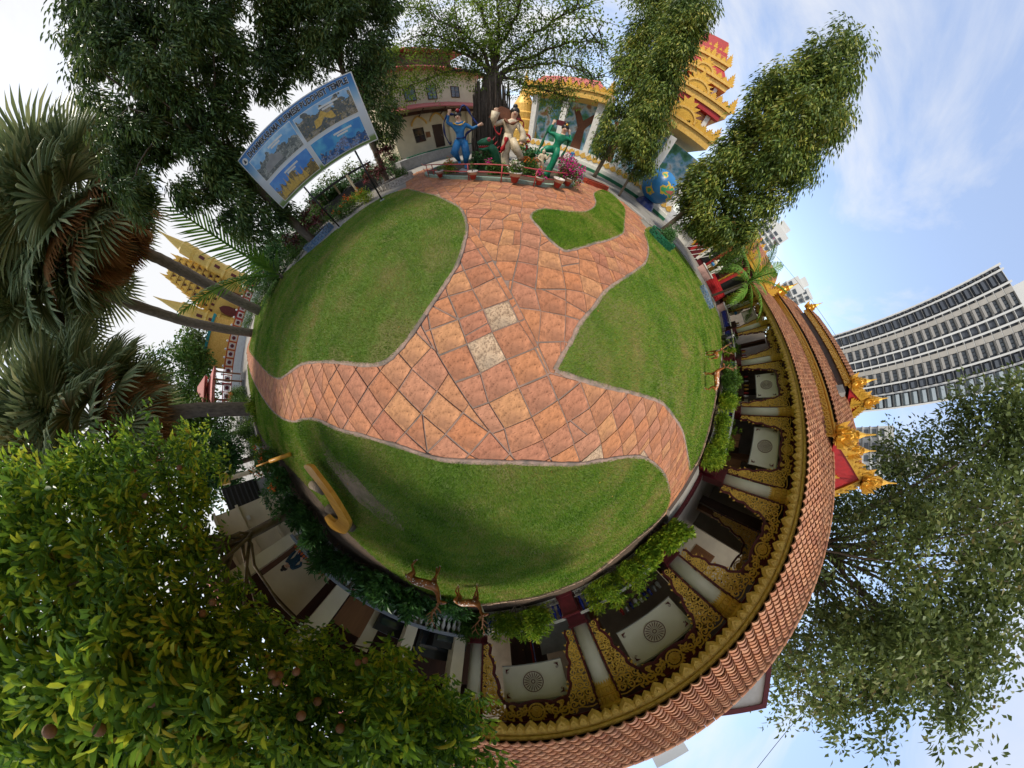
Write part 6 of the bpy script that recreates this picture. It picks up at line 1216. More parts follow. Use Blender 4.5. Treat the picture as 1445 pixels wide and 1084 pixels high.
# mural tree trunks
for x_, w, s in ((fs.px(820, 170)[0], .7, 1), (fs.px(800, 175)[0] - 6, .5, -1)): MB().slab([(x_ - w, 1.9), (x_ + w, 1.9), (x_ + w * .6, zE - 3), (x_ + w * 2, zE - 1), (x_ + w * 1.2, zE - .8), (x_, zE - 2), (x_ - w * 1.5, zE - .9), (x_ - w * 2.2, zE - 1.2), (x_ - w * .6, zE - 3)], -1.2, -1.14).build('painted_tree', M['capebrown'], sh)
def tier(x0, x1, y0, y1, z, over, th, crest, step, nm, roofz=None, redz=None):
    fbx = MB(); fbx.box(((x0 + x1) / 2, (y0 + y1) / 2, z + th / 2), (x1 - x0 + 2 * over, y1 - y0 + 2 * over, th)); fbx.box(((x0 + x1) / 2, (y0 + y1) / 2, z + th + .12), (x1 - x0 + 2 * over + .3, y1 - y0 + 2 * over + .3, .22)); o = fbx.build(nm, M['goldpale'], sh)
    cm = bpy.data.meshes.get('crest_%d' % int(crest * 100)) or MB().slab([(q[0] * step * 1.25, q[1] * crest) for q in flame(1, 1, 4, 3)], -.06, .06).mesh('crest_%d' % int(crest * 100))
    n = max(2, int((x1 - x0 + 2 * over) / step))
    for i in range(n + 1): link('crest', cm, M['gold'], o, (x0 - over + i * (x1 - x0 + 2 * over) / n, y1 + over, z + th + .2), None, (1, 1, 1.7 if i in (0, n) else (1.35 if i == n // 2 else random.uniform(.75, 1.0))))
    n2 = max(2, int((y1 - y0 + 2 * over) / step))
    for sx in (x0 - over, x1 + over):
        for i in range(1, n2): link('crest', cm, M['gold'], o, (sx, y1 + over - i * (y1 - y0 + 2 * over) / n2, z + th + .2), (0, 0, PI / 2))
    if redz:
        MB().prism([(x0 - over * .6, y0 - over * .6), (x1 + over * .6, y0 - over * .6), (x1 + over * .6, y1 + over * .6), (x0 - over * .6, y1 + over * .6)], z + th + .2, z + th + .2 + redz, taper=.72).build('red_roof', M['red'], o)
    return o
tier(X1, XL, -4, .8, zE, .6, .75, .8, .7, 'hall_cornice', redz=1.4)
# tower tiers (right part)
TX0, TX1 = fs.px(984, 214)[0], fs.px(922, 172)[0]; z1_ = fs.px(960, 190)[1]; z2_ = fs.px(985, 148)[1]; z3_ = fs.px(995, 113)[1]; z4_ = fs.px(1005, 90)[1]; zt = fs.px(1008, 60)[1]
M['peach'] = mat('peach_wall', (0.68, 0.36, 0.22), (0.55, 0.28, 0.18), 4, 0.6); TX1 += 1.0
tier(TX0, TX1, -5, .8, z1_, .3, .8, .8, .6, 'tower_cornice', redz=.5); fb(TX0 + .6, TX1 - .6, -4.5, .2, z1_ + .8, z2_, 'tower_wall', 'peach')
for k in range(4): fb(TX0 + .8 + k * (TX1 - TX0 - 2) / 3, TX0 + 1.2 + k * (TX1 - TX0 - 2) / 3, .2, .5, z1_ + .8, z2_, 'tower_column', 'white')
fb(TX0 + .2, TX1 - .2, .2, .8, z2_ - .5, z2_, 'red_soffit', 'red'); xm = (TX0 + TX1) / 2; MB().lathe([(.7, 0), (.55, .12), (.0001, .16)], 20, m=Matrix.Translation((xm, .22, z1_ + 2.4)) @ Matrix.Rotation(-PI / 2, 4, 'X')).build('gold_roundel', M['gold'], sh)
tier(TX0 + .2, TX1 - .2, -4.6, .5, z2_, .4, .6, .75, .55, 'tower_cornice', redz=.6); fb(TX0 + 1.2, TX1 - 1.2, -3.9, -.4, z2_ + .6, z3_, 'tower_wall', 'capebrown')
for k in range(3): fb(TX0 + 1.3 + k * (TX1 - TX0 - 3) / 2, TX0 + 1.6 + k * (TX1 - TX0 - 3) / 2, -.4, -.15, z2_ + .6, z3_, 'tower_column', 'white')
tier(TX0 + 1.0, TX1 - 1.0, -4, -.2, z3_, .3, .5, .65, .5, 'tower_cornice', redz=1.3); fb(TX0 + 1.9, TX1 - 1.9, -3.5, -.9, z3_ + .5, z4_ + .4, 'tower_wall', 'gold')
tier(TX0 + 1.7, TX1 - 1.7, -3.6, -.8, z4_ + .3, .3, .4, .6, .45, 'tower_cornice', redz=2.2); tier(TX0 + 2.2, TX1 - 2.2, -3.2, -1.2, zt - .8, .3, .35, .7, .45, 'tower_cornice', redz=1.0)
for zc_, yy_, w_, h_ in ((z1_ + .9, 1.15, 3.4, 2.3), (z2_ + .7, .95, 2.8, 1.7), (z3_ + .6, .15, 2.0, 1.3)):
    pd_ = MB().slab([(xm + q[0] * w_, zc_ + q[1] * h_) for q in flame(1, 1, 5, 2)], yy_ - .08, yy_).build('pediment', M['gold'], sh)
    MB().ribbon([(xm + w_ * .34 * math.cos(t_), zc_ + h_ * .1 + h_ * .42 * math.sin(t_)) for t_ in np.linspace(0, PI, 11)], .16, yy_, yy_ + .08, taper=False).build('pediment_arch', M['goldpale'], pd_)
# small side gable and chedi left of it
ch = fs.root('golden_stupa', 'small golden bell-shaped stupa beside the mural hall', 'stupa', fs.px(752, 160)[0] + 2.0, -1.0); hh = fs.px(765, 100)[1]
MB().lathe([(r_ * 2.6, z_ * hh) for r_, z_ in ((1, 0), (1, .12), (.95, .14), (.95, .26), (.85, .28), (.85, .4), (.7, .42), (.7, .5), (.6, .52), (.52, .62), (.34, .7), (.26, .74), (.26, .78), (.16, .82), (.06, .95), (.015, 1.05))], 24).build('bell', M['goldpale'], ch, False)
# painted globe
gp = pol(33.6, 21.5); gl = thing('globe_statue', 'large painted globe statue on a blue base before the mural wall', 'statue', (gp.x, gp.y, .0)); m_, nt, b = nodes_of('globe_paint'); N, Lk = nt.nodes, nt.links; tc = N.new('ShaderNodeTexCoord'); nz = N.new('ShaderNodeTexNoise'); nz.inputs['Scale'].default_value = .75; nz.inputs['Detail'].default_value = 3; Lk.new(tc.outputs['Object'], nz.inputs['Vector']); rp = N.new('ShaderNodeValToRGB'); rp.color_ramp.interpolation = 'CONSTANT'; e = rp.color_ramp.elements; e.new(.5); e.new(.6)
for q, (p_, c_) in zip(e, ((0, (.02, .17, .42)), (.54, (.62, .42, .04)), (.60, (.05, .34, .14)), (.66, (.5, .13, .1)))): q.position = p_; q.color = (*c_, 1)
Lk.new(nz.outputs[0], rp.inputs[0]); Lk.new(rp.outputs[0], b.inputs['Base Color']); b.inputs['Roughness'].default_value = .35
MB().ball((0, 0, 2.45), 1.72, 28).build('globe', m_, gl, True); MB().lathe([(1.1, 0), (.9, .5), (.6, .9), (.7, 1.0)], 20).build('base', M['bluedeep'], gl)
wrd = fs.root('signpost_figure', 'small painted figure in yellow and blue standing before the mural', 'statue', fs.px(816, 213)[0], 2.4); human(wrd, 1.7, dict(STAND), ([M['bluecloth'], M['skin']], None), 1.1, M['goldpale'], M['skin'])
# ---- globe-side odds: concrete drain cover
dc = gnd(896, 298); tag(MB().box((0, 0, .03), (1.8, .5, .06), rad(-48)).build('drain_cover', M['grey'], None, loc=(dc.x, dc.y, .01)), 'pale concrete drain cover beside the curved path', 'drain cover')
# ================================================================== TOWERS
M['towerwhite'] = mat('tower_white', (0.60, 0.61, 0.61), (0.52, 0.53, 0.53), .05, 0.6); M['towerglass'] = mat('tower_glass', (0.05, 0.07, 0.09), (0.03, 0.04, 0.055), .2, 0.12, spec=.7); M['towerpale'] = mat('tower_pane', (0.32, 0.38, 0.42), (0.24, 0.29, 0.33), .2, 0.2, spec=.6); M['towertan'] = mat('tower_tan', (0.36, 0.345, 0.32), (0.29, 0.28, 0.26), .2, 0.7)
M['towerdark'] = mat('tower_dark', (0.07, 0.085, 0.11), (0.045, 0.055, 0.075), .3, 0.35)
ft = Facade(-18.5, 150.0); tw_ = ft.root('apartment_tower', 'tall dark and white apartment tower with many stacked balconies', 'tower')
xa, xb = ft.px(1330, 415)[0], ft.px(1330, 565)[0]; xa, xb = max(xa, xb), min(xa, xb); tz = ft.px(1420, 392)[1]; tz = max(tz, 100) * 1.0; FL = 3.0; nf = int(tz / FL)
MB().box(((xa + xb) / 2, -10, tz / 2), (xa - xb, 20, tz)).build('core', M['towerdark'], tw_)
cols = [(0, .05, 'd'), (.05, .175, 'd'), (.19, .40, 'w'), (.415, .50, 's'), (.515, .73, 'w'), (.74, .84, 'd'), (.84, 1.0, 'b')]
for fz0 in (0, .05, .18, .405, .505, .735, .84, 1.0): MB().box((xa - fz0 * (xa - xb), .6, tz / 2), (.55, 1.8, tz)).build('fin', M['towerwhite'], tw_)
slabm = MB().box((0, 0, 0), (xa - xb, 1.0, .16)).mesh('floor_slab')
for k in range(nf + 1): link('floor_slab', slabm, M['towerwhite'], tw_, ((xa + xb) / 2, .5, k * FL))
wcache = {}
def tw_obj(nm, w, h, d, m):
    k = (nm, round(w, 2), m); 
    if k not in wcache: wcache[k] = MB().box((0, 0, 0), (w, d, h)).mesh(nm)
    return wcache[k]
tot = 0
for k in range(10, nf):
    for c0, c1, ty in cols:
        x0, x1 = xa - c1 * (xa - xb) + .6, xa - c0 * (xa - xb) - .6; zc = k * FL + FL / 2
        if ty == 'd': 
            link('window', tw_obj('window', x1 - x0, 2.9, .3, 'g'), M['towerdark'], tw_, ((x0 + x1) / 2, .6, zc)); link('balcony', tw_obj('balcony', x1 - x0, 1.1, 1.4, 'd'), M['towerdark'], tw_, ((x0 + x1) / 2, 1.5, k * FL + .7))
        elif ty == 'w':
            w = (x1 - x0)
            for q_ in range(3): link('window', tw_obj('window', w * .17, 2.5, .3, 'p'), M['towerpale'] if (k * 7 + q_ * 3) % 5 else M['towerglass'], tw_, (x0 + w * (.13 + .21 * q_), .3, zc))
            link('wall_panel', tw_obj('wall_panel', w * .30, 2.7, 1.1, 't'), M['towertan'], tw_, (x0 + w * .83, .5, zc)); link('balcony', tw_obj('balcony', w * .64, .9, .9, 'wb'), M['grey'], tw_, (x0 + w * .33, .9, k * FL + .5))
        elif ty == 's': link('window', tw_obj('window', x1 - x0, 2.2 if k % 3 else 2.9, .3, 's'), M['towerdark'] if k % 3 else M['towerpale'], tw_, ((x0 + x1) / 2, .2, zc))
        else:
            link('window', tw_obj('window', x1 - x0, 2.0, .3, 'b'), M['towerglass'], tw_, ((x0 + x1) / 2, .2, zc)); link('balcony', tw_obj('balcony', (x1 - x0), 1.2, 2.6, 'bb'), M['towertan'] if k % 2 else M['towerpale'], tw_, ((x0 + x1) / 2, 1.6, k * FL + .7))
MB().box(((xa + xb) / 2 - 2, -8, tz + 3), ((xa - xb) * .7, 12, 6)).build('plant_room', M['towerwhite'], tw_)
def slab_tower(label, az, D, pxl, pxr, ptop, name='apartment_block', floors=None, seed=1, crown=None, bay=3.4, m1='towerwhite', mw='towerglass'):
    f_ = Facade(az, D); a, b_ = f_.px(*pxl)[0], f_.px(*pxr)[0]; a, b_ = min(a, b_), max(a, b_); z = f_.px(*ptop)[1]; t = f_.root(name, label, 'tower', (a + b_) / 2, 0); w = b_ - a
    MB().box((0, -8, z / 2), (w, 16, z)).build('body', M[m1], t); n = int(z / 3.2); nb = max(2, int(w / bay)); wm = MB().box((0, 0, 0), (w / nb * .6, .5, 1.5)).mesh('window'); sm = MB().box((0, 0, 0), (w + .6, 1.2, .25)).mesh('ledge'); r_ = random.Random(seed); lo = max(0, n - 18)
    for k in range(lo, n):
        link('ledge', sm, M['towerwhite'], t, (0, .3, k * 3.2))
        for j in range(nb): link('window', wm, M[mw], t, (-w / 2 + (j + .5) * w / nb, .1, k * 3.2 + 1.7))
    if crown: MB().box((0, -6, z + crown / 2), (w * .55, 9, crown)).build('roof_block', M['towerwhite'], t)
    return t
slab_tower('white apartment block with curved roof behind the broad mast tree', 8.5, 170, (1068, 330), (1090, 352), (1112, 335), seed=2, crown=4); slab_tower('pale tower with white crown beside the power line', 9.8, 190, (1075, 312), (1088, 328), (1096, 312), seed=3)
slab_tower('white block with dark windows above the far gold roof', -1.8, 140, (1108, 398), (1118, 420), (1138, 415), seed=4, crown=3); slab_tower('beige stepped block right of the white one above the gold roof', -3.4, 150, (1120, 415), (1128, 430), (1146, 418), seed=5)
slab_tower('pale grey apartment block peeping over the pavilion ridge', -69, 120, (900, 1076), (985, 1040), (952, 1052), seed=6, crown=3, mw='towerpale'); slab_tower('distant white tower with fine balconies between pavilion finials and tree', -26.2, 170, (1215, 603), (1225, 640), (1262, 622), seed=7); slab_tower('low white slab block behind the shade tree', -29, 160, (1230, 640), (1235, 670), (1300, 655), seed=8)
def wire(label, pa, pb, d, sag, r=.02):
    a, b_ = at(*pa, d), at(*pb, d); mb = MB(); mb.tube([a.lerp(b_, t) - Vector((0, 0, sag * 4 * t * (1 - t))) for t in np.linspace(0, 1, 14)], r, 4); tag(mb.build('cable', M['black'], None, True, world=True, loc=a), label, 'cable')
wire('thin black cable crossing the sky from the pale tower to the dark tower', (1096, 362), (1182, 478), 40, .3); wire('thin black cable crossing the sky below the shade tree', (1150, 985), (1060, 1095), 40, .3)
wh = thing('gabled_house', 'cream gabled house end showing over the pavilion ridge', 'house', pav_world(-.2, -9.5), PRZ); M_ = MB(); M_.box((1.4, -2, 3.3), (4.5, 4, 6.6)); M_.build('wall', M['cream'], wh)
MB().add([(-1.1, .3, 6.5), (1.5, .3, 8.2), (4.0, .3, 6.5), (-1.1, -4.3, 6.5), (1.5, -4.3, 8.2), (4.0, -4.3, 6.5)], [(0, 1, 4, 3), (1, 2, 5, 4), (0, 2, 1), (3, 4, 5)]).build('roof', M['white'], wh); MB().ribbon([(-1.2, 6.45), (1.5, 8.25), (4.1, 6.45)], .2, .28, .4, taper=False).build('verge', M['maroon'], wh)
# ================================================================== DEER STATUES
def deermat():
    m, nt, b = nodes_of('deer_paint'); N, Lk = nt.nodes, nt.links; tc = N.new('ShaderNodeTexCoord'); vo = N.new('ShaderNodeTexVoronoi'); vo.inputs['Scale'].default_value = 15; Lk.new(tc.outputs['Object'], vo.inputs['Vector'])
    lt = N.new('ShaderNodeMath'); lt.operation = 'LESS_THAN'; Lk.new(vo.outputs['Distance'], lt.inputs[0]); lt.inputs[1].default_value = .27
    sp = N.new('ShaderNodeSeparateXYZ'); Lk.new(tc.outputs['Object'], sp.inputs[0]); r1 = N.new('ShaderNodeMapRange'); r1.inputs[1].default_value = .44; r1.inputs[2].default_value = .47; Lk.new(sp.outputs[2], r1.inputs[0])
    r2 = N.new('ShaderNodeMapRange'); r2.inputs[1].default_value = .30; r2.inputs[2].default_value = .26; Lk.new(sp.outputs[0], r2.inputs[0]); mu = N.new('ShaderNodeMath'); mu.operation = 'MULTIPLY'; Lk.new(r1.outputs[0], mu.inputs[0]); Lk.new(r2.outputs[0], mu.inputs[1]); mv = N.new('ShaderNodeMath'); mv.operation = 'MULTIPLY'; Lk.new(mu.outputs[0], mv.inputs[0]); Lk.new(lt.outputs[0], mv.inputs[1])
    nz = N.new('ShaderNodeTexNoise'); nz.inputs['Scale'].default_value = 9; Lk.new(tc.outputs['Object'], nz.inputs['Vector']); rp = N.new('ShaderNodeValToRGB'); rp.color_ramp.elements[0].color = (.20, .065, .018, 1); rp.color_ramp.elements[1].color = (.42, .15, .035, 1); rp.color_ramp.elements[0].position = .35; rp.color_ramp.elements[1].position = .65; Lk.new(nz.outputs[0], rp.inputs[0])
    mx = N.new('ShaderNodeMixRGB'); Lk.new(mv.outputs[0], mx.inputs[0]); Lk.new(rp.outputs[0], mx.inputs[1]); mx.inputs[2].default_value = (.75, .7, .62, 1); Lk.new(mx.outputs[0], b.inputs['Base Color']); b.inputs['Roughness'].default_value = .32; return m
M['deer'] = deermat(); M['hoof'] = mat('hoof_paint', (0.6, 0.52, 0.42), (0.45, 0.38, 0.3), 9, 0.5); M['antler'] = mat('antler_paint', (0.42, 0.2, 0.10), (0.3, 0.12, 0.05), 14, 0.5, 0.2)
def deer_meshes():
    V = [(-.02, 0, .50), (-.22, 0, .50), (-.34, 0, .485), (.18, 0, .50), (.30, 0, .52), (.38, 0, .64), (.42, 0, .76), (.455, 0, .825), (.53, 0, .815), (.60, 0, .795), (-.40, 0, .46), (-.43, 0, .40)]
    R = [.105, .105, .085, .115, .095, .058, .05, .058, .042, .026, .025, .012]; E = [(0, 1), (1, 2), (0, 3), (3, 4), (4, 5), (5, 6), (6, 7), (7, 8), (8, 9), (2, 10), (10, 11)]
    def leg(root, pts, rr):
        pr = root
        for p, r in zip(pts, rr): V.append(p); R.append(r); E.append((pr, len(V) - 1)); pr = len(V) - 1
    for sy in (-1, 1):
        leg(3, [(.24, sy * .07, .43), (.25, sy * .075, .28), (.26 + .03 * sy, sy * .075, .16), (.25 + .04 * sy, sy * .075, .03)], [.05, .03, .022, .02]); leg(2, [(-.30, sy * .075, .42), (-.25, sy * .08, .32), (-.36, sy * .08, .19), (-.33 + .04 * sy, sy * .08, .03)], [.065, .042, .022, .02])
    body = skin_mesh('body', V, E, R, 0, 2)
    an = []
    for s in (-1, 1):
        an.append(MB()); main = [(.44, s * .03, .87), (.40, s * .10, .97), (.36, s * .17, 1.08), (.40, s * .2, 1.2), (.46, s * .17, 1.3)]; an[-1].tube(catmull(main, 4), [.016 - .0006 * i for i in range(17)], 6)
        for a, b_ in (((.42, s * .07, .93), (.53, s * .1, 1.03)), ((.37, s * .16, 1.06), (.28, s * .2, 1.17)), ((.39, s * .2, 1.17), (.33, s * .26, 1.29)), ((.38, s * .13, 1.0), (.46, s * .18, 1.12))): an[-1].tube([a, ((a[0] + b_[0]) / 2, (a[1] + b_[1]) / 2 + s * .015, (a[2] + b_[2]) / 2 - .01), b_], [.012, .01, .004], 5)
    an = [q.mesh('antler') for q in an]; er = []
    for s in (-1, 1): er.append(MB().add([(.44, s * .04, .86), (.42, s * .1, .92), (.40, s * .15, .90), (.42, s * .09, .85), (.425, s * .09, .885)], [(0, 1, 4), (1, 2, 4), (2, 3, 4), (3, 0, 4), (0, 3, 2, 1)]).mesh('ear'))
    ey = MB().ball((.5, -.036, .838), .011, 6).mesh('eye'); ey2 = MB().ball((.5, .036, .838), .011, 6).mesh('eye'); hf = MB().lathe([(.026, 0), (.022, .04), (.0001, .045)], 8).mesh('hoof'); no = MB().ball((.63, 0, .795), (.018, .02, .016), 8).mesh('nose'); ch = MB().slab([(.355, .53), (.40, .56), (.455, .7), (.478, .78), (.45, .78), (.41, .68)], -.026, .026).mesh('white_throat')
    return body, an, er, ey, ey2, hf, no, ch
DM = deer_meshes()
def deer(label, loc, rz, s=1.0):
    t = thing('deer_statue', label, 'deer statue', loc, rz, 'spotted deer statues on the lawn'); t.scale = (s, s, s); o = link('body', DM[0], M['deer'], t); [link('antler', q, M['antler'], t) for q in DM[1]]; [link('ear', q, M['antler'], t) for q in DM[2]]; link('eye', DM[3], M['black'], t); link('eye', DM[4], M['black'], t); link('nose', DM[6], M['black'], t); link('white_throat', DM[7], M['white'], t)
    for sy in (-1, 1): link('hoof', DM[5], M['hoof'], t, (.25 + .04 * sy, sy * .075, 0)); link('hoof', DM[5], M['hoof'], t, (-.33 + .04 * sy, sy * .08, 0))
    return t
p1 = (gnd(592, 785) + gnd(619, 800)) / 2; p1.z = .035; deer('spotted brown deer statue standing sideways on the shaded south lawn', p1, rad(-4), .92)
p2 = gnd(662, 824); p2.z = .035; deer('brown deer statue turned three-quarters near the brick edging', p2, rad(28), .9)
p3 = (gnd(991.4, 524) + gnd(992.3, 549.6)) / 2; p3.z = .035; deer('orange-brown spotted deer statue standing sideways on the east lawn', p3, rad(80), .93)
p4 = gnd(995.4, 502); p4.z = .035; deer('small deer statue facing the camera at the far edge of the east lawn', p4, rad(150), .85)
# ================================================================== HEDGES in front of the pavilion
def hedge(label, s0, s1, y, h, leafm, L=.16, W=.03, n=None, ry=.5, flowers=None):
    w = (s1 - s0) / 2; n = int((n or 150 * w) * 2.1); return shrub('hedge', label, 'hedge', pav_world((s0 + s1) / 2, y), w * 1.02, ry * .9, h * .95, n, 16, L * 1.15, W * 1.25, leafm, 0.0, 'up', 10, 'hedges in front of the pavilion', PRZ, flowers, 12)
hedge('dark leafy hedge left of the lattice, behind the antlered deer', -6.6, -4.6, .95, .95, LEAF['bush']); hedge('feathery bright hedge below the leftmost wheel blind', -4.6, -2.3, 1.0, 1.15, LEAF['lime']); hedge('yellow-green hedge between the maroon pedestals under the second blind', -1.3, .9, 1.0, 1.15, LEAF['lime']); hedge('thin green hedge behind the white rail under the second blind', -1.2, 1.2, .2, 1.3, LEAF['lime'], ry=.2, n=90)
hedge('broad-leaved croton clump left of the entrance steps', 1.0, 2.6, 1.1, 1.1, LEAF['lime'], .2, .07, 110, .45); hedge('dense yellow-green hedge right of the entrance steps', 4.95, 6.9, 1.15, 1.0, LEAF['lime'], ry=.6); hedge('dense bushy hedge below the torn blind', 6.7, 8.6, 1.3, .95, LEAF['lime'], ry=.65); hedge('dense green hedge behind the sideways orange deer', 8.5, 11.6, 1.2, 1.0, LEAF['bush'], ry=.6); hedge('bright hedge behind the rail of the torn blind bay', 5.9, 8.4, .15, 1.15, LEAF['lime'], ry=.2, n=110); hedge('bright hedge behind the rail of the deer bay', 9.4, 12.0, .15, 1.1, LEAF['lime'], ry=.2, n=100); hedge('small yellow croton by the shelf bay', 12.6, 13.6, 1.0, .9, LEAF['lime'], .14, .05, 60, .4); hedge('green hedge in front of the shelf bay', 13.4, 15.4, .3, 1.1, LEAF['bush'], ry=.3)
# entrance plants and white statue
ws = thing('white_statue', 'small white draped animal statue beside the entrance', 'statue', pav_world(2.75, -.7, .24), PRZ); MB().tube([(.1, 0, 0), (.08, 0, .3), (-.02, .05, .55), (-.12, .1, .66), (-.26, .14, .6)], [.2, .22, .16, .12, .05], 10).build('body', M['white'], ws, True)
for s_ in (-1, 1): MB().slab([(0, .55), (.14 * s_ + .02, .72), (.2 * s_, .6), (.1 * s_, .5)], .0, .03).build('ear', M['white'], ws)
# ---- interior furniture glimpsed in the bays
def cabinet(label, s, y, w, h, d, m='brownwood', doors=2, z=.24):
    t = thing('cabinet', label, 'cabinet', pav_world(s, y, z), PRZ); MB().box((0, 0, h / 2), (w, d, h)).build('carcass', M['darkwood'], t)
    for k in range(doors): dd_ = MB().box((-w / 2 + (k + .5) * w / doors, d / 2 + .01, h / 2), (w / doors - .04, .03, h - .1)).build('door', M[m], t); MB().ball((-w / 2 + (k + .85) * w / doors, d / 2 + .04, h / 2), .02, 6).build('knob', M['gold'], dd_)
    return t
cabinet('brown wooden cabinet under the torn blind', 6.6, -1.6, 1.1, 1.3, .5); cabinet('orange wooden side cabinet near the torn blind', 7.9, -1.2, .8, 1.0, .5); cabinet('tall dark cabinet in the leftmost blind bay', -4.4, -2.2, 1.2, 2.2, .5, 'darkwood'); cabinet('tall dark shelving in the open shelf bay', 13.6, -2.4, 2.2, 2.4, .5, 'darkwood', 4); cabinet('small cream cupboard under the deer-bay blind', 10.4, -1.5, 1.0, 1.2, .5, 'cream')
tag(MB().box((0, 0, .6), (1.5, .06, 1.1)).build('notice_panel', M['grey'], None, loc=pav_world(-2.9, -1.4, .5), rz=PRZ), 'plain grey-blue display panel behind the leftmost blind', 'panel')
def rack(label, s, y, n=9):
    t = thing('goods_rack', label, 'rack', pav_world(s, y, .24), PRZ); MB().box((0, 0, .45), (1.7, .45, .9)).build('table', M['darkwood'], t); r_ = random.Random(int(s * 10) + 3)
    for k in range(n): MB().lathe([(.05, 0), (.07, .1), (.04, .2), (.05, .26), (.0001, .28)], 8, (-.75 + k * 1.5 / (n - 1), r_.uniform(-.1, .1), .9)).build('ornament', r_.choice((M['gold'], M['white'], M['red'], M['bluetile'], M['steel'])), t, True)
    return t
rack('table of small shiny ornaments in the shelf bay', 14.2, -.9); rack('table of small ornaments under the second blind', .2, -1.0); rack('table of small ornaments in the farthest bay', 18, -.9); rack('table of trinkets in the deer-bay', 11.5, -.9, 6)
for k, (x_, c_) in enumerate(((-4.02, 'red'), (-3.95, 'bluetile'))): tag(MB().tube([(0, 0, .3), (0, 0, 1.8)], .025, 6).build('coloured_pole', M[c_], None, loc=pav_world(x_, -1.5, .24)), ('red' if not k else 'blue') + ' upright pole behind the leftmost blind', 'pole')
# cream house seen through the open bay
ph = thing('shuttered_house', 'cream house with brown louvred shutters seen through the open bay', 'house', pav_world(4.3, -11.5), PRZ); MB().box((0, -2, 2.2), (9, 4, 4.4)).build('wall', M['cream'], ph)
for x_ in (-1.6, .6):
    w_ = MB().box((x_, .03, 1.7), (1.3, .08, 1.5)).build('shutter', M['brownwood'], ph)
    for k in range(9): MB().box((x_, .09, 1.1 + k * .15), (1.2, .05, .05)).build('louvre', M['brownwood'], w_)
MB().box((0, -2, 4.5), (10, 5.0, .2)).build('roof', M['pinkroof'], ph)
# ================================================================== SOUTH-WEST BUILDING with balustrade
fw = Facade(-119, 10.0); sw = fw.root('side_hall', 'shaded side hall with cream pillars and white-balustered veranda', 'building')
M['railgrey'] = mat('grey_rail', (0.34, 0.37, 0.42), (0.27, 0.29, 0.33), 4, 0.6)
def fx(az): return 10.0 * math.tan(rad(az + 119))
RX0, RX1 = fx(-129), fx(-92)
MB().box(((RX0 + RX1) / 2, -.05, .92), (RX1 - RX0, .22, .1)).build('rail', M['railgrey'], sw); MB().box(((RX0 + RX1) / 2, -3.5, .15), (RX1 - RX0 + 3, 7, .3)).build('floor', M['grey'], sw); MB().box(((RX0 + RX1) / 2, -.05, .34), (RX1 - RX0, .2, .1)).build('lower_rail', M['railgrey'], sw)
bw_ = MB().lathe([(.05, 0), (.07, .05), (.04, .12), (.075, .28), (.035, .42), (.06, .48)], 8).mesh('white_baluster', True)
for k in range(int((RX1 - RX0) / .2)): link('baluster', bw_, M['white'], sw, (RX0 + .1 + k * .2, -.05, .39))
for az_, w in ((-100.4, .36), (-114.6, .5), (-92.0, .4), (-128.5, .4)): MB().box((fx(az_), -.35, 2.2), (w, .36, 3.8)).build('pillar', M['cream'], sw)
def fwall(a0, a1, y, z0, z1, nm, m): return MB().box(((fx(a0) + fx(a1)) / 2 * (1 + -y / 10), y, (z0 + z1) / 2), (abs(fx(a1) - fx(a0)) * (1 - y / 10), .12, z1 - z0)).build(nm, M[m], sw)
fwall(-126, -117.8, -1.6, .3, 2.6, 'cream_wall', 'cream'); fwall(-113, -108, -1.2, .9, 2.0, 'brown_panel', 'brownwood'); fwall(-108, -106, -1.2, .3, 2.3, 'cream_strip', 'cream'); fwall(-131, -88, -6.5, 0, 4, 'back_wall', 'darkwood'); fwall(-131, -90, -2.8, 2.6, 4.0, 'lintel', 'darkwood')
MB().add([(RX0 - 2, .9, 3.6), (RX1 + .8, .9, 3.6), (RX1 + .8, -7, 5.6), (RX0 - 2, -7, 5.6), (RX0 - 2, .9, 3.5), (RX1 + .8, .9, 3.5), (RX1 + .8, -7, 5.5), (RX0 - 2, -7, 5.5)], [(0, 1, 2, 3), (7, 6, 5, 4), (0, 4, 5, 1)]).build('roof', M['pinkroof'], sw)
rr = MB(); r_ = random.Random(4)
for k in range(14):
    b_ = thing('votive_jar', 'tiny red-lidded orange jar in the row on the veranda rail', 'jar', fw.o + fw.t * (fx(-127.5) + k * .11) + fw.n * .3 + Vector((0, 0, .97)), 0, 'votive jars on the veranda rail'); MB().lathe([(.03, 0), (.045, .05), (.03, .1)], 8).build('jar', M['orange'] if 'orange' in M else M.setdefault('orange', mat('orange_jar', (0.6, 0.16, 0.03), (0.45, 0.1, 0.02), 8, .4)), b_); MB().lathe([(.034, .1), (.0001, .13)], 8).build('lid', M['red'], b_)
pp = thing('person', 'person in a blue checked shirt leaning over the veranda wall', 'person', fw.o + fw.t * (fx(-124.7) * 1.07) + fw.n * .75 + Vector((0, 0, .3)), fw.rz + PI); M['plaid'] = mat('blue_checked_shirt', (0.03, 0.10, 0.16), (0.015, 0.03, 0.06), 22, 0.8)
human(pp, 1.62, dict(STAND, hea=(.02, -.05, .885), nek=(.01, -.03, .82), elbL=(-.16, -.06, .62), wriL=(-.1, -.14, .55)), ([M['plaid'], M['skin']], None), 1.1, M['hair'], M['skin'])
for k, (az_, d, h_) in enumerate(((-104, 11.5, 1.2), (-97, 12, 1.5), (-94.5, 11.6, 1.1))): cab = thing('display_case', ('dark display case behind the veranda, ' + ('left of the pillar', 'right of the pillar', 'nearest the pavilion')[k]), 'case', pol(az_, d, .3), fw.rz); MB().box((0, 0, h_ / 2), (1.2, .5, h_)).build('case', M['black'], cab); MB().box((0, .27, h_ * .6), (1.0, .03, h_ * .4)).build('glass_front', M['glass'], cab)
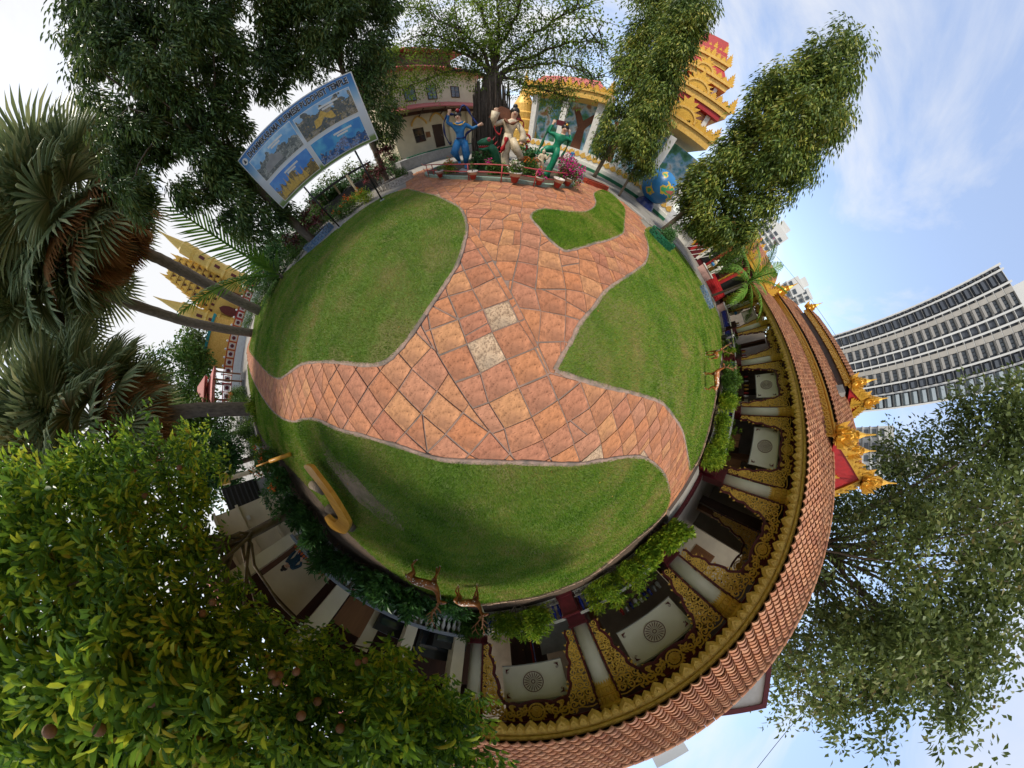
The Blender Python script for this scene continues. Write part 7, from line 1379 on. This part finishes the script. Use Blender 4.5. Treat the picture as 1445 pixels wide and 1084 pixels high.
# dark planting in front of it
for k, (lb, a, d, rx, h, L, W) in enumerate((('glossy dark strap-leaved clump beneath the veranda jars', -121, 8.9, .9, 1.0, .4, .06), ('dark broad-leaved shrub left of the sideways deer', -112, 8.7, .8, .9, .3, .07), ('dark leafy shrub behind the sideways deer', -104, 8.6, .9, 1.0, .26, .07), ('low dark shrub between the two south deer', -97, 8.9, .7, .7, .2, .05), ('dark red-flowered bush behind the wooden bench', -141, 8.4, 1.0, 1.15, .14, .06), ('spreading dark fern clump under the sapodilla trunk', -131, 8.4, .9, .9, .3, .06), ('tall dark shrub near the black louvred box', -136, 9.2, .8, 1.2, .14, .05), ('low green shrub with orange flowers by the west kerb', -145.5, 9.6, .8, .9, .14, .06))): shrub('dark_shrub', lb, 'shrub', pol(a, d), rx, .6, h, 130, 14, L, W, LEAF['shadegreen'] if k != 7 else LEAF['bush'], 0, 'up', 6, 'dark shrubs along the shaded south-west edge', 0, LEAF['orangefl'] if k in (4, 7) else None, 10)
# ---- curved live-edge wooden bench slab on logs
M['varnish'] = mat('varnished_wood', (0.78, 0.40, 0.06), (0.58, 0.24, 0.03), 4, 0.3, 0.2, 40, stretch=(.5, 2, 2)); M['varnishdark'] = mat('dark_heartwood', (0.26, 0.075, 0.02), (0.18, 0.05, 0.015), 6, 0.35, 0.2, 40)
so = [(462, 118), (520, 120), (560, 165), (620, 245), (700, 350), (780, 470), (850, 585), (893, 660), (900, 705), (868, 765), (815, 762), (720, 712), (665, 622), (688, 602), (738, 648), (772, 655), (792, 612), (742, 525), (664, 390), (582, 278), (508, 190)]
so = catmull([tuple(gnd(360 + x / 6.775, 640 + y / 6.775, .42)[:2]) for x, y in so], 3, True); bc = Vector((sum(p[0] for p in so) / len(so), sum(p[1] for p in so) / len(so), 0))
bn = thing('wooden_bench', 'curved varnished live-edge wooden bench slab near the worn soil', 'bench', bc); q = [(x - bc.x, y - bc.y) for x, y in so]
sheet_o = sheet('slab', q, .33, .42, M['varnish']); sheet_o.parent = bn; del sheet_o['kind']
for px_ in ((445, 690), (470, 725), (484, 742)):
    p = gnd(*px_, .2) - bc; MB().tube([(p.x - .3, p.y - .12, .13), (p.x + .3, p.y + .12, .13)], .125, 9).build('log_support', M['bark'], bn, True)
lg = thing('wooden_paddle', 'yellow wooden paddle propped in the dark shrubs', 'paddle', pol(-145, 7.0)); MB().tube([(0, 0, .1), (-.35, -.25, .72)], [.07, .06], 8).build('blade', M['varnish'], lg, True); MB().tube([(-.35, -.25, .72), (-.6, -.45, 1.1)], [.03, .025], 6).build('shaft', M['varnish'], lg, True)
# ---- cream outbuilding, black louvred box, yellow roof edge
fo = Facade(-136, 12.0); ob = fo.root('outbuilding', 'cream rendered outbuilding with mouldings behind the sapodilla branches', 'building'); a, b_ = fo.px(368, 706), fo.px(392, 742); zt_ = fo.px(312, 752)[1]
MB().box(((a[0] + b_[0]) / 2 + .3, -1.5, zt_ / 2), (abs(a[0] - b_[0]) + .8, 3, zt_)).build('wall', M['cream'], ob)
for z_ in (zt_ * .35, zt_ * .7, zt_): MB().box(((a[0] + b_[0]) / 2 + .3, .04, z_), (abs(a[0] - b_[0]) + 1.0, .14, .12)).build('moulding', M['cream'], ob)
MB().box(((a[0] + b_[0]) / 2 - .2, .05, 1.9), (.18, .06, .14)).build('light_switch', M['white'], ob)
bbx = thing('louvre_box', 'black louvred metal box beside the yellow roof edge', 'cabinet', pol(-140.2, 12.6), rad(-50)); MB().box((0, 0, 1.75), (1.0, .6, 1.5)).build('case', M['black'], bbx)
for k in range(7): MB().box((0, .32, 1.15 + k * .2), (.9, .05, .06)).build('slat', M['darkgrey'], bbx)
MB().box((0, 0, .5), (.9, .5, 1.0)).build('stand', M['grey'], bbx)
yr = thing('yellow_shelter', 'low shelter with bright yellow roof edge among western bushes', 'shelter', pol(-144, 15)); MB().box((0, 0, 2.35), (2.6, .5, .35), rad(38)).build('roof_edge', mat('yellow_paint', (0.65, 0.4, 0.04), (0.5, 0.28, 0.03), 5, .5), yr)
for x_ in (-.8, .8): MB().box((x_, x_ * .75, 1.1), (.15, .15, 2.2)).build('post', M['cream'], yr)
# ================================================================== WEST: red fence, golden pagoda, gazebo, hedge, trees
ff = Facade(-170, 32.0)
M['fencewhite'] = mat('fence_panel', (0.68, 0.6, 0.55), (0.55, 0.42, 0.4), 1.5, .6)
fc = ff.root('red_fence', 'red framed fence with white panels and round lamps beyond the western road', 'fence'); n = 24; x0, x1 = ff.px(375, 350)[0], ff.px(316, 555)[0]; x0, x1 = min(x0, x1) - 2, max(x0, x1) + 2
MB().box(((x0 + x1) / 2, 0, .5), (x1 - x0, .2, 1.0)).build('base_wall', M['white'], fc); MB().box(((x0 + x1) / 2, 0, 2.12), (x1 - x0, .16, .12)).build('top_rail', M['red'], fc); MB().box(((x0 + x1) / 2, 0, 1.06), (x1 - x0, .16, .1)).build('bottom_rail', M['red'], fc)
for k in range(n + 1):
    x_ = x0 + (x1 - x0) * k / n; MB().box((x_, 0, 1.6), (.14, .18, 1.1)).build('post', M['red'], fc); MB().ball((x_, 0, 2.33), .15, 8).build('lamp_globe', M['white'], fc, True)
    if k < n: 
        pn = MB().box((x_ + (x1 - x0) / n / 2, 0, 1.59), ((x1 - x0) / n - .3, .06, .8)).build('panel', M['fencewhite'], fc); MB().slab([(x_ + (x1 - x0) / n / 2 + .26 * math.cos(q), 1.59 + .26 * math.sin(q)) for q in np.linspace(0, 2 * PI, 8, endpoint=False)], .03, .06).build('rosette', M['maroon'], pn)
pgz = Facade(176.5, 45.0); pg = pgz.root('golden_pagoda', 'tall tiered golden pagoda with pointed spires beyond the red fence', 'pagoda'); top = pgz.px(198, 346.5)[1]
M['niche'] = mat('dark_red_niche', (0.12, 0.02, 0.015), (0.08, 0.015, 0.01), 3, .6)
zz = 2.0; wd = 12.5; ti = 0; MB().box((0, -5, 1.0), (11, 12, 2)).build('plinth', M['red'], pg); MB().box((0, -5, 4.3), (8.6, 9, 4.6)).build('hall', M['golddull'], pg)
for k in range(3): MB().slab([(-2.8 + k * 2.8 - .85, 2.0), (-2.8 + k * 2.8 + .85, 2.0), (-2.8 + k * 2.8 + .85, 4.2), (-2.8 + k * 2.8 + .6, 5.2), (-2.8 + k * 2.8, 5.8), (-2.8 + k * 2.8 - .6, 5.2), (-2.8 + k * 2.8 - .85, 4.2)], 0, .06).build('archway', M['niche'], pg)
zz = 6.6; wd = 8.8
while zz < top * .72:
    th = 1.25; tr_ = MB(); tr_.box((0, -5, zz + th / 2), (wd, wd * .9, th)); tr_.box((0, -5, zz + th - .1), (wd + .6, wd * .9 + .6, .25)); o = tr_.build('tier', M['golddull'], pg)
    nn = max(3, int(wd / 1.0))
    for j in range(nn):
        x_ = -wd / 2 + (j + .5) * wd / nn; MB().box((x_, -5 + wd * .45 + .03, zz + th * .45), (.42, .08, .6)).build('niche', M['niche'], o); MB().slab([(x_ + q[0] * .9, zz + th + q[1] * .8) for q in flame(1, 1, 3, j)], -5 + wd * .45 + .2, -5 + wd * .45 + .34).build('crest', M['gold'], o)
    for sx in (-1, 1): MB().lathe([(.28, 0), (.3, .5), (.16, .9), (.02, 1.9)], 6, (sx * wd * .5, -5 + wd * .45, zz + th)).build('corner_spire', M['gold'], o)
    zz += th; wd *= .88
MB().lathe([(wd * .5, zz), (wd * .42, zz + 1), (wd * .2, zz + 1.6), (.55, zz + 2.2), (.75, zz + 2.5), (.35, zz + 2.9), (.12, top - 1.2), (.45, top - 1.0), (.3, top - .6), (.04, top)], 14, (0, -5, 0)).build('spire', M['golddull'], pg)
for px_ in ((223, 325), (216, 418)):
    q = pgz.px(*px_); MB().lathe([(1.1, q[1] - 7.5), (1.1, q[1] - 5), (.8, q[1] - 4.6), (.5, q[1] - 3), (.2, q[1] - 1.5), (.03, q[1])], 10, (q[0], 0, 0)).build('side_spire', M['golddull'], pg); sdt = MB().lathe([(r_ * 1.25, z_ * (q[1] - 7)) for r_, z_ in ((1.3, 0), (1.3, .3), (1.05, .32), (1.05, .5), (1.2, .52), (.95, .56), (.95, .72), (1.1, .74), (.85, .78), (.85, .96), (1.0, 1.0))], 8, (q[0], 0, 0)).build('side_turret', M['golddull'], pg)
    for zf in (.4, .64, .86): MB().box((q[0], 1.3, zf * (q[1] - 7)), (.5, .2, 1.0)).build('niche', M['niche'], sdt)
lw = ff.root('low_gilded_hall', 'low gilded roof with turquoise trim behind the red fence', 'hall', ff.px(300, 480)[0], -6); MB().box((0, 0, 2.5), (7, 4, 5)).build('wall', M['goldpale'], lw); MB().box((0, 0, 5.2), (7.6, 4.6, .4)).build('turquoise_trim', mat('turquoise', (0.02, 0.28, 0.3), (0.02, 0.2, 0.22), 4, .5), lw)
gz = thing('gazebo', 'small gazebo with two-tier pink tiled roof beside the western road', 'gazebo', pol(-162, 25)); 
for sx in (-1, 1):
    for sy in (-1, 1): MB().tube([(sx * 1.45, sy * 1.45, 0), (sx * 1.45, sy * 1.45, 2.9)], .09, 8).build('post', M['brownwood'], gz)
for z_, r_, h_ in ((2.85, 2.9, .7), (3.6, 1.7, .75)): MB().lathe([(r_, z_), (r_, z_ + .08), (.25, z_ + h_)], 4, m=Matrix.Rotation(PI / 4 + rad(-162), 4, 'Z')).build('roof', M['pinkroof'], gz)
MB().box((0, 0, .12), (3.4, 3.4, .24)).build('base', M['grey'], gz)
shrub('clipped_hedge', 'square clipped hedge with orange flowers in front of the gazebo', 'hedge', pol(-160.5, 21), 1.3, 1.0, 1.6, 330, 14, .12, .06, LEAF['bush'], 0, 'ball', 5, None, rad(20), LEAF['orangefl'], 18, False)
for lb, a, d, rx, ry, h in (('low clipped hedge beside the nearest fan palm trunk', -152.5, 14.2, 2.4, .5, .7), ('round green bush beyond the low western hedge', -150, 17, 1.1, 1.1, 1.3), ('green bush left of the nearest fan palm', -156, 19, 1.5, 1.0, 1.6), ('dark bush between the two leaning palms', 175, 24, 2.0, 1.2, 1.5), ('green bush at the foot of the red fence', -178.5, 28, 2.2, 1.0, 1.4), ('dark bush beside the young coconut palm', 170.5, 16, 1.5, 1.0, 1.4)): shrub('bush', lb, 'bush', pol(a, d), rx, ry, h, 260, 13, .12, .06, LEAF['bush'] if 'clipped' not in lb else LEAF['lime'], rz=rad(a + 90))
wk = MB().box((0, 0, .08), (.5, .22, .16)).mesh('kerb_stone'); kt = thing('kerb_stones', 'row of white kerb stones edging the western lawn', 'kerb', gnd(349, 590))
for k in range(16): p = gnd(349 + k * 1.0 + .12 * k * k * .25, 590 + k * 3.6); link('kerb_stone', wk, M['white'], kt, p - kt.location, (0, 0, rad(112 + k * 1.2)))
for lb, out, d, th, n_, lf in (('broad green tree behind the gazebo roof', [(212, 505), (218, 540), (240, 575), (290, 590), (305, 560), (300, 520), (285, 490), (260, 480), (240, 500)], 34, 3, 420, 'bush'), ('small dark tree beside the golden pagoda', [(252, 470), (250, 500), (270, 520), (300, 520), (305, 490), (290, 468), (268, 462)], 38, 2.5, 200, 'far'), ('green tree behind the nearest fan palm trunk', [(215, 585), (225, 640), (270, 665), (310, 655), (325, 620), (318, 590), (280, 575), (245, 580)], 24, 2.5, 480, 'bush'), ('dense green tree behind the yellow shelter', [(255, 640), (270, 690), (300, 705), (325, 690), (340, 650), (330, 620), (290, 625)], 18, 2, 420, 'shadegreen'), ('leafy green screen of small trees behind the left signboard post', [(405, 375), (400, 345), (420, 320), (445, 290), (475, 270), (500, 262), (510, 280), (480, 305), (450, 335), (425, 362)], 15.5, 1.2, 260, 'bush'), ('long dark green tree screen closing the view under the signboard', [(378, 398), (370, 368), (392, 330), (422, 298), (452, 272), (498, 246), (538, 230), (562, 220), (572, 246), (542, 274), (502, 290), (472, 316), (442, 346), (410, 382)], 17.5, 1.6, 800, 'shadegreen'), ('dark tree behind the young coconut palm', [(345, 405), (350, 375), (370, 345), (395, 335), (410, 350), (395, 380), (370, 400)], 26, 2, 200, 'shadegreen'), ('green tree beyond the low shed under the signboard', [(440, 300), (450, 260), (480, 240), (520, 230), (545, 225), (540, 260), (500, 280), (470, 300)], 20, 2, 260, 'far'), ('tall green tree beside the cream house', [(540, 215), (545, 160), (535, 110), (550, 60), (560, 100), (570, 150), (565, 200)], 19, 1, 160, 'banyan'), ('round tree behind the mural hall roof', [(815, 130), (805, 115), (820, 100), (845, 108), (850, 125), (835, 135)], 33, 1.5, 90, 'bush')):
    C_ = crown_points(out, d, th, 50).mean(0); tree('background_tree', lb, 'tree', (C_[0], C_[1], 0), out, d, th, n_, 20, .03 * d, .012 * d + .06, .006 * d + .03, 'ball', LEAF[lf], .2, 8, None, 'trees beyond the garden')
# ================================================================== EAST: decorated hall with red stairs, statues
fe = Facade(7, 24.0); eh = fe.root('decorated_hall', 'maroon and gold decorated hall with red stairs beyond the road', 'hall'); X0 = fe.px(1050, 430)[0]; X1 = fe.px(985, 335)[0]
MB().box(((X0 + X1) / 2, -4, 2.2), (X1 - X0, 6, 4.4)).build('wall', M['maroon'], eh); MB().box(((X0 + X1) / 2, -3.6, 4.55), (X1 - X0 + .8, 6.6, .35)).build('cornice', M['gold'], eh)
for k in range(7): MB().box((X0 + .5 + k * (X1 - X0 - 1) / 6, -.8, 2.3), (.3, .3, 4.2)).build('pillar', M['white'] if k % 2 else M['red'], eh)
for k in range(3): MB().slab([(X0 + 2 + k * 3.4 + q * 1.1, z_) for q, z_ in ((-1, .6), (1, .6), (1, 2.6), (.6, 3.3), (0, 3.8), (-.6, 3.3), (-1, 2.6))], -.99, -.93).build('gilded_arch', M['gold'], eh); MB().slab([(X0 + 2 + k * 3.4 + q * .8, z_) for q, z_ in ((-1, .6), (1, .6), (1, 2.5), (.5, 3.1), (0, 3.4), (-.5, 3.1), (-1, 2.5))], -.92, -.9).build('doorway', M['black'], eh)
for k in range(5): MB().box((fe.px(1012, 402)[0], 1.6 - k * .35, .12 + k * .2), (2.6, .36, .2 + k * .0)).build('step', M['red'], eh)
MB().prism([(X0 - .4, -6.8), (X1 + .4, -6.8), (X1 + .4, -.4), (X0 - .4, -.4)], 4.7, 6.2, taper=.7).build('roof', M['rtile'], eh)
for k in range(12): link('crest', bpy.data.meshes['crest_80'], M['gold'], eh, (X0 + k * (X1 - X0) / 11, -.3, 4.7), None, (1, 1, 1.2))
for k in range(8): link('gable_flame', bpy.data.meshes['crest_80'], M['gold'], eh, (fe.px(1048, 345)[0] + 2 - k * .6, -3.4, 6.1 - abs(k - 4) * .15), None, (.9, .9, 1.3))
M['pinkplinth'] = mat('pink_plinth', (0.66, 0.42, 0.38), (0.58, 0.34, 0.3), 4, .6)
for k, (px_, lb) in enumerate((((1018, 432), 'pinkish seated lion statue on a plinth right of the red stairs'), ((1026, 440), 'white and blue guardian statue on a plinth by the farthest pavilion bay'), ((1008, 384), 'white robed statue on a pink plinth left of the red stairs'), ((1004, 376), 'statue with blue sash on a pink plinth furthest from the stairs'))):
    q = fe.px(*px_)[0]; t = fe.root('guardian_statue', lb, 'statue', q, 2.2); MB().box((0, 0, .35), (.9, .9, .7)).build('plinth', M['pinkplinth'], t); MB().box((0, 0, .73), (1.0, 1.0, .08)).build('plinth_cap', M['white'], t)
    sub = thing('x', 'x', 'x'); bpy.data.objects.remove(sub); fig = human(t, 1.25, dict(STAND, elbR=(.16, -.05, .64), wriR=(.1, -.12, .7)), ([M['white'] if k % 2 == 0 else M['creamcloth'], M['white']], None), 1.3, M['white'], M['white']); fig.location.z = .77
    if k in (1, 3): MB().lathe([(.16, .5), (.2, .62), (.14, .75)], 10, (0, 0, .77)).build('sash', M['bluecloth'], t)
shrub('bougainvillea', 'pink-flowered climbing bush over the decorated hall roof', 'bush', fe.o + fe.t * fe.px(1030, 368)[0] + Vector((0, 0, .0)), 1.9, 1.4, 5.2, 420, 13, .14, .08, LEAF['bush'], 1.2, 'ball', 6, None, 0, LEAF['pinkfl'], 35); shrub('lime_bush', 'bright lime-green bush behind the slender palm', 'bush', fe.o + fe.t * fe.px(1062, 412)[0] - fe.n * 1.5, 1.0, .9, 2.6, 200, 13, .14, .07, LEAF['lime'], .8)
st = fe.root('trellis_stall', 'stall with yellow awning and white trellis beside the broad mast tree', 'stall', fe.px(978, 318)[0], 1.0); MB().box((0, 0, 2.3), (3.2, 1.6, .12)).build('awning', mat('yellow_awning', (0.7, 0.5, 0.05), (0.6, 0.4, 0.04), 4, .5), st); MB().box((0, -.5, .5), (3.0, .6, 1.0)).build('counter', M['white'], st)
for x_ in (-1.5, 1.5): MB().tube([(x_, .7, 0), (x_, .7, 2.3)], .05, 6).build('post', M['white'], st)
for k in range(4): MB().tube([(-1.6 - k * .5, .3, .1), (-2.6 - k * .4, .3, 1.8)], .035, 5).build('trellis_bar', M['white'], st)
# low wall, parked scooter in front of shelf bay
sc_ = thing('motor_scooter', 'dark motor scooter parked between the deer and the shelf bay', 'scooter', pav_world(13.6, 1.1), PRZ)
for x_ in (-.55, .6): w_ = MB().lathe([(.15, -.04), (.24, -.05), (.26, 0), (.24, .05), (.15, .04)], 16, m=Matrix.Translation((x_, 0, .26)) @ Matrix.Rotation(PI / 2, 4, 'X')).build('tyre', M['black'], sc_, True); MB().lathe([(.15, -.02), (.03, -.04), (.03, .04), (.15, .02)], 12, m=Matrix.Translation((x_, 0, .26)) @ Matrix.Rotation(PI / 2, 4, 'X')).build('rim', M['steel'], w_)
MB().tube([(-.65, 0, .62), (-.2, 0, .55), (.15, 0, .35), (.4, 0, .4), (.5, 0, .75)], [.13, .16, .12, .1, .08], 8).build('body', M['darkgrey'], sc_, True); MB().box((-.3, 0, .74), (.7, .26, .1)).build('seat', M['black'], sc_); MB().tube([(.48, -.3, 1.0), (.46, 0, .95), (.48, .3, 1.0)], .02, 6).build('handlebar', M['steel'], sc_); MB().ball((.56, 0, .85), .08, 8).build('headlight', M['white'], sc_)
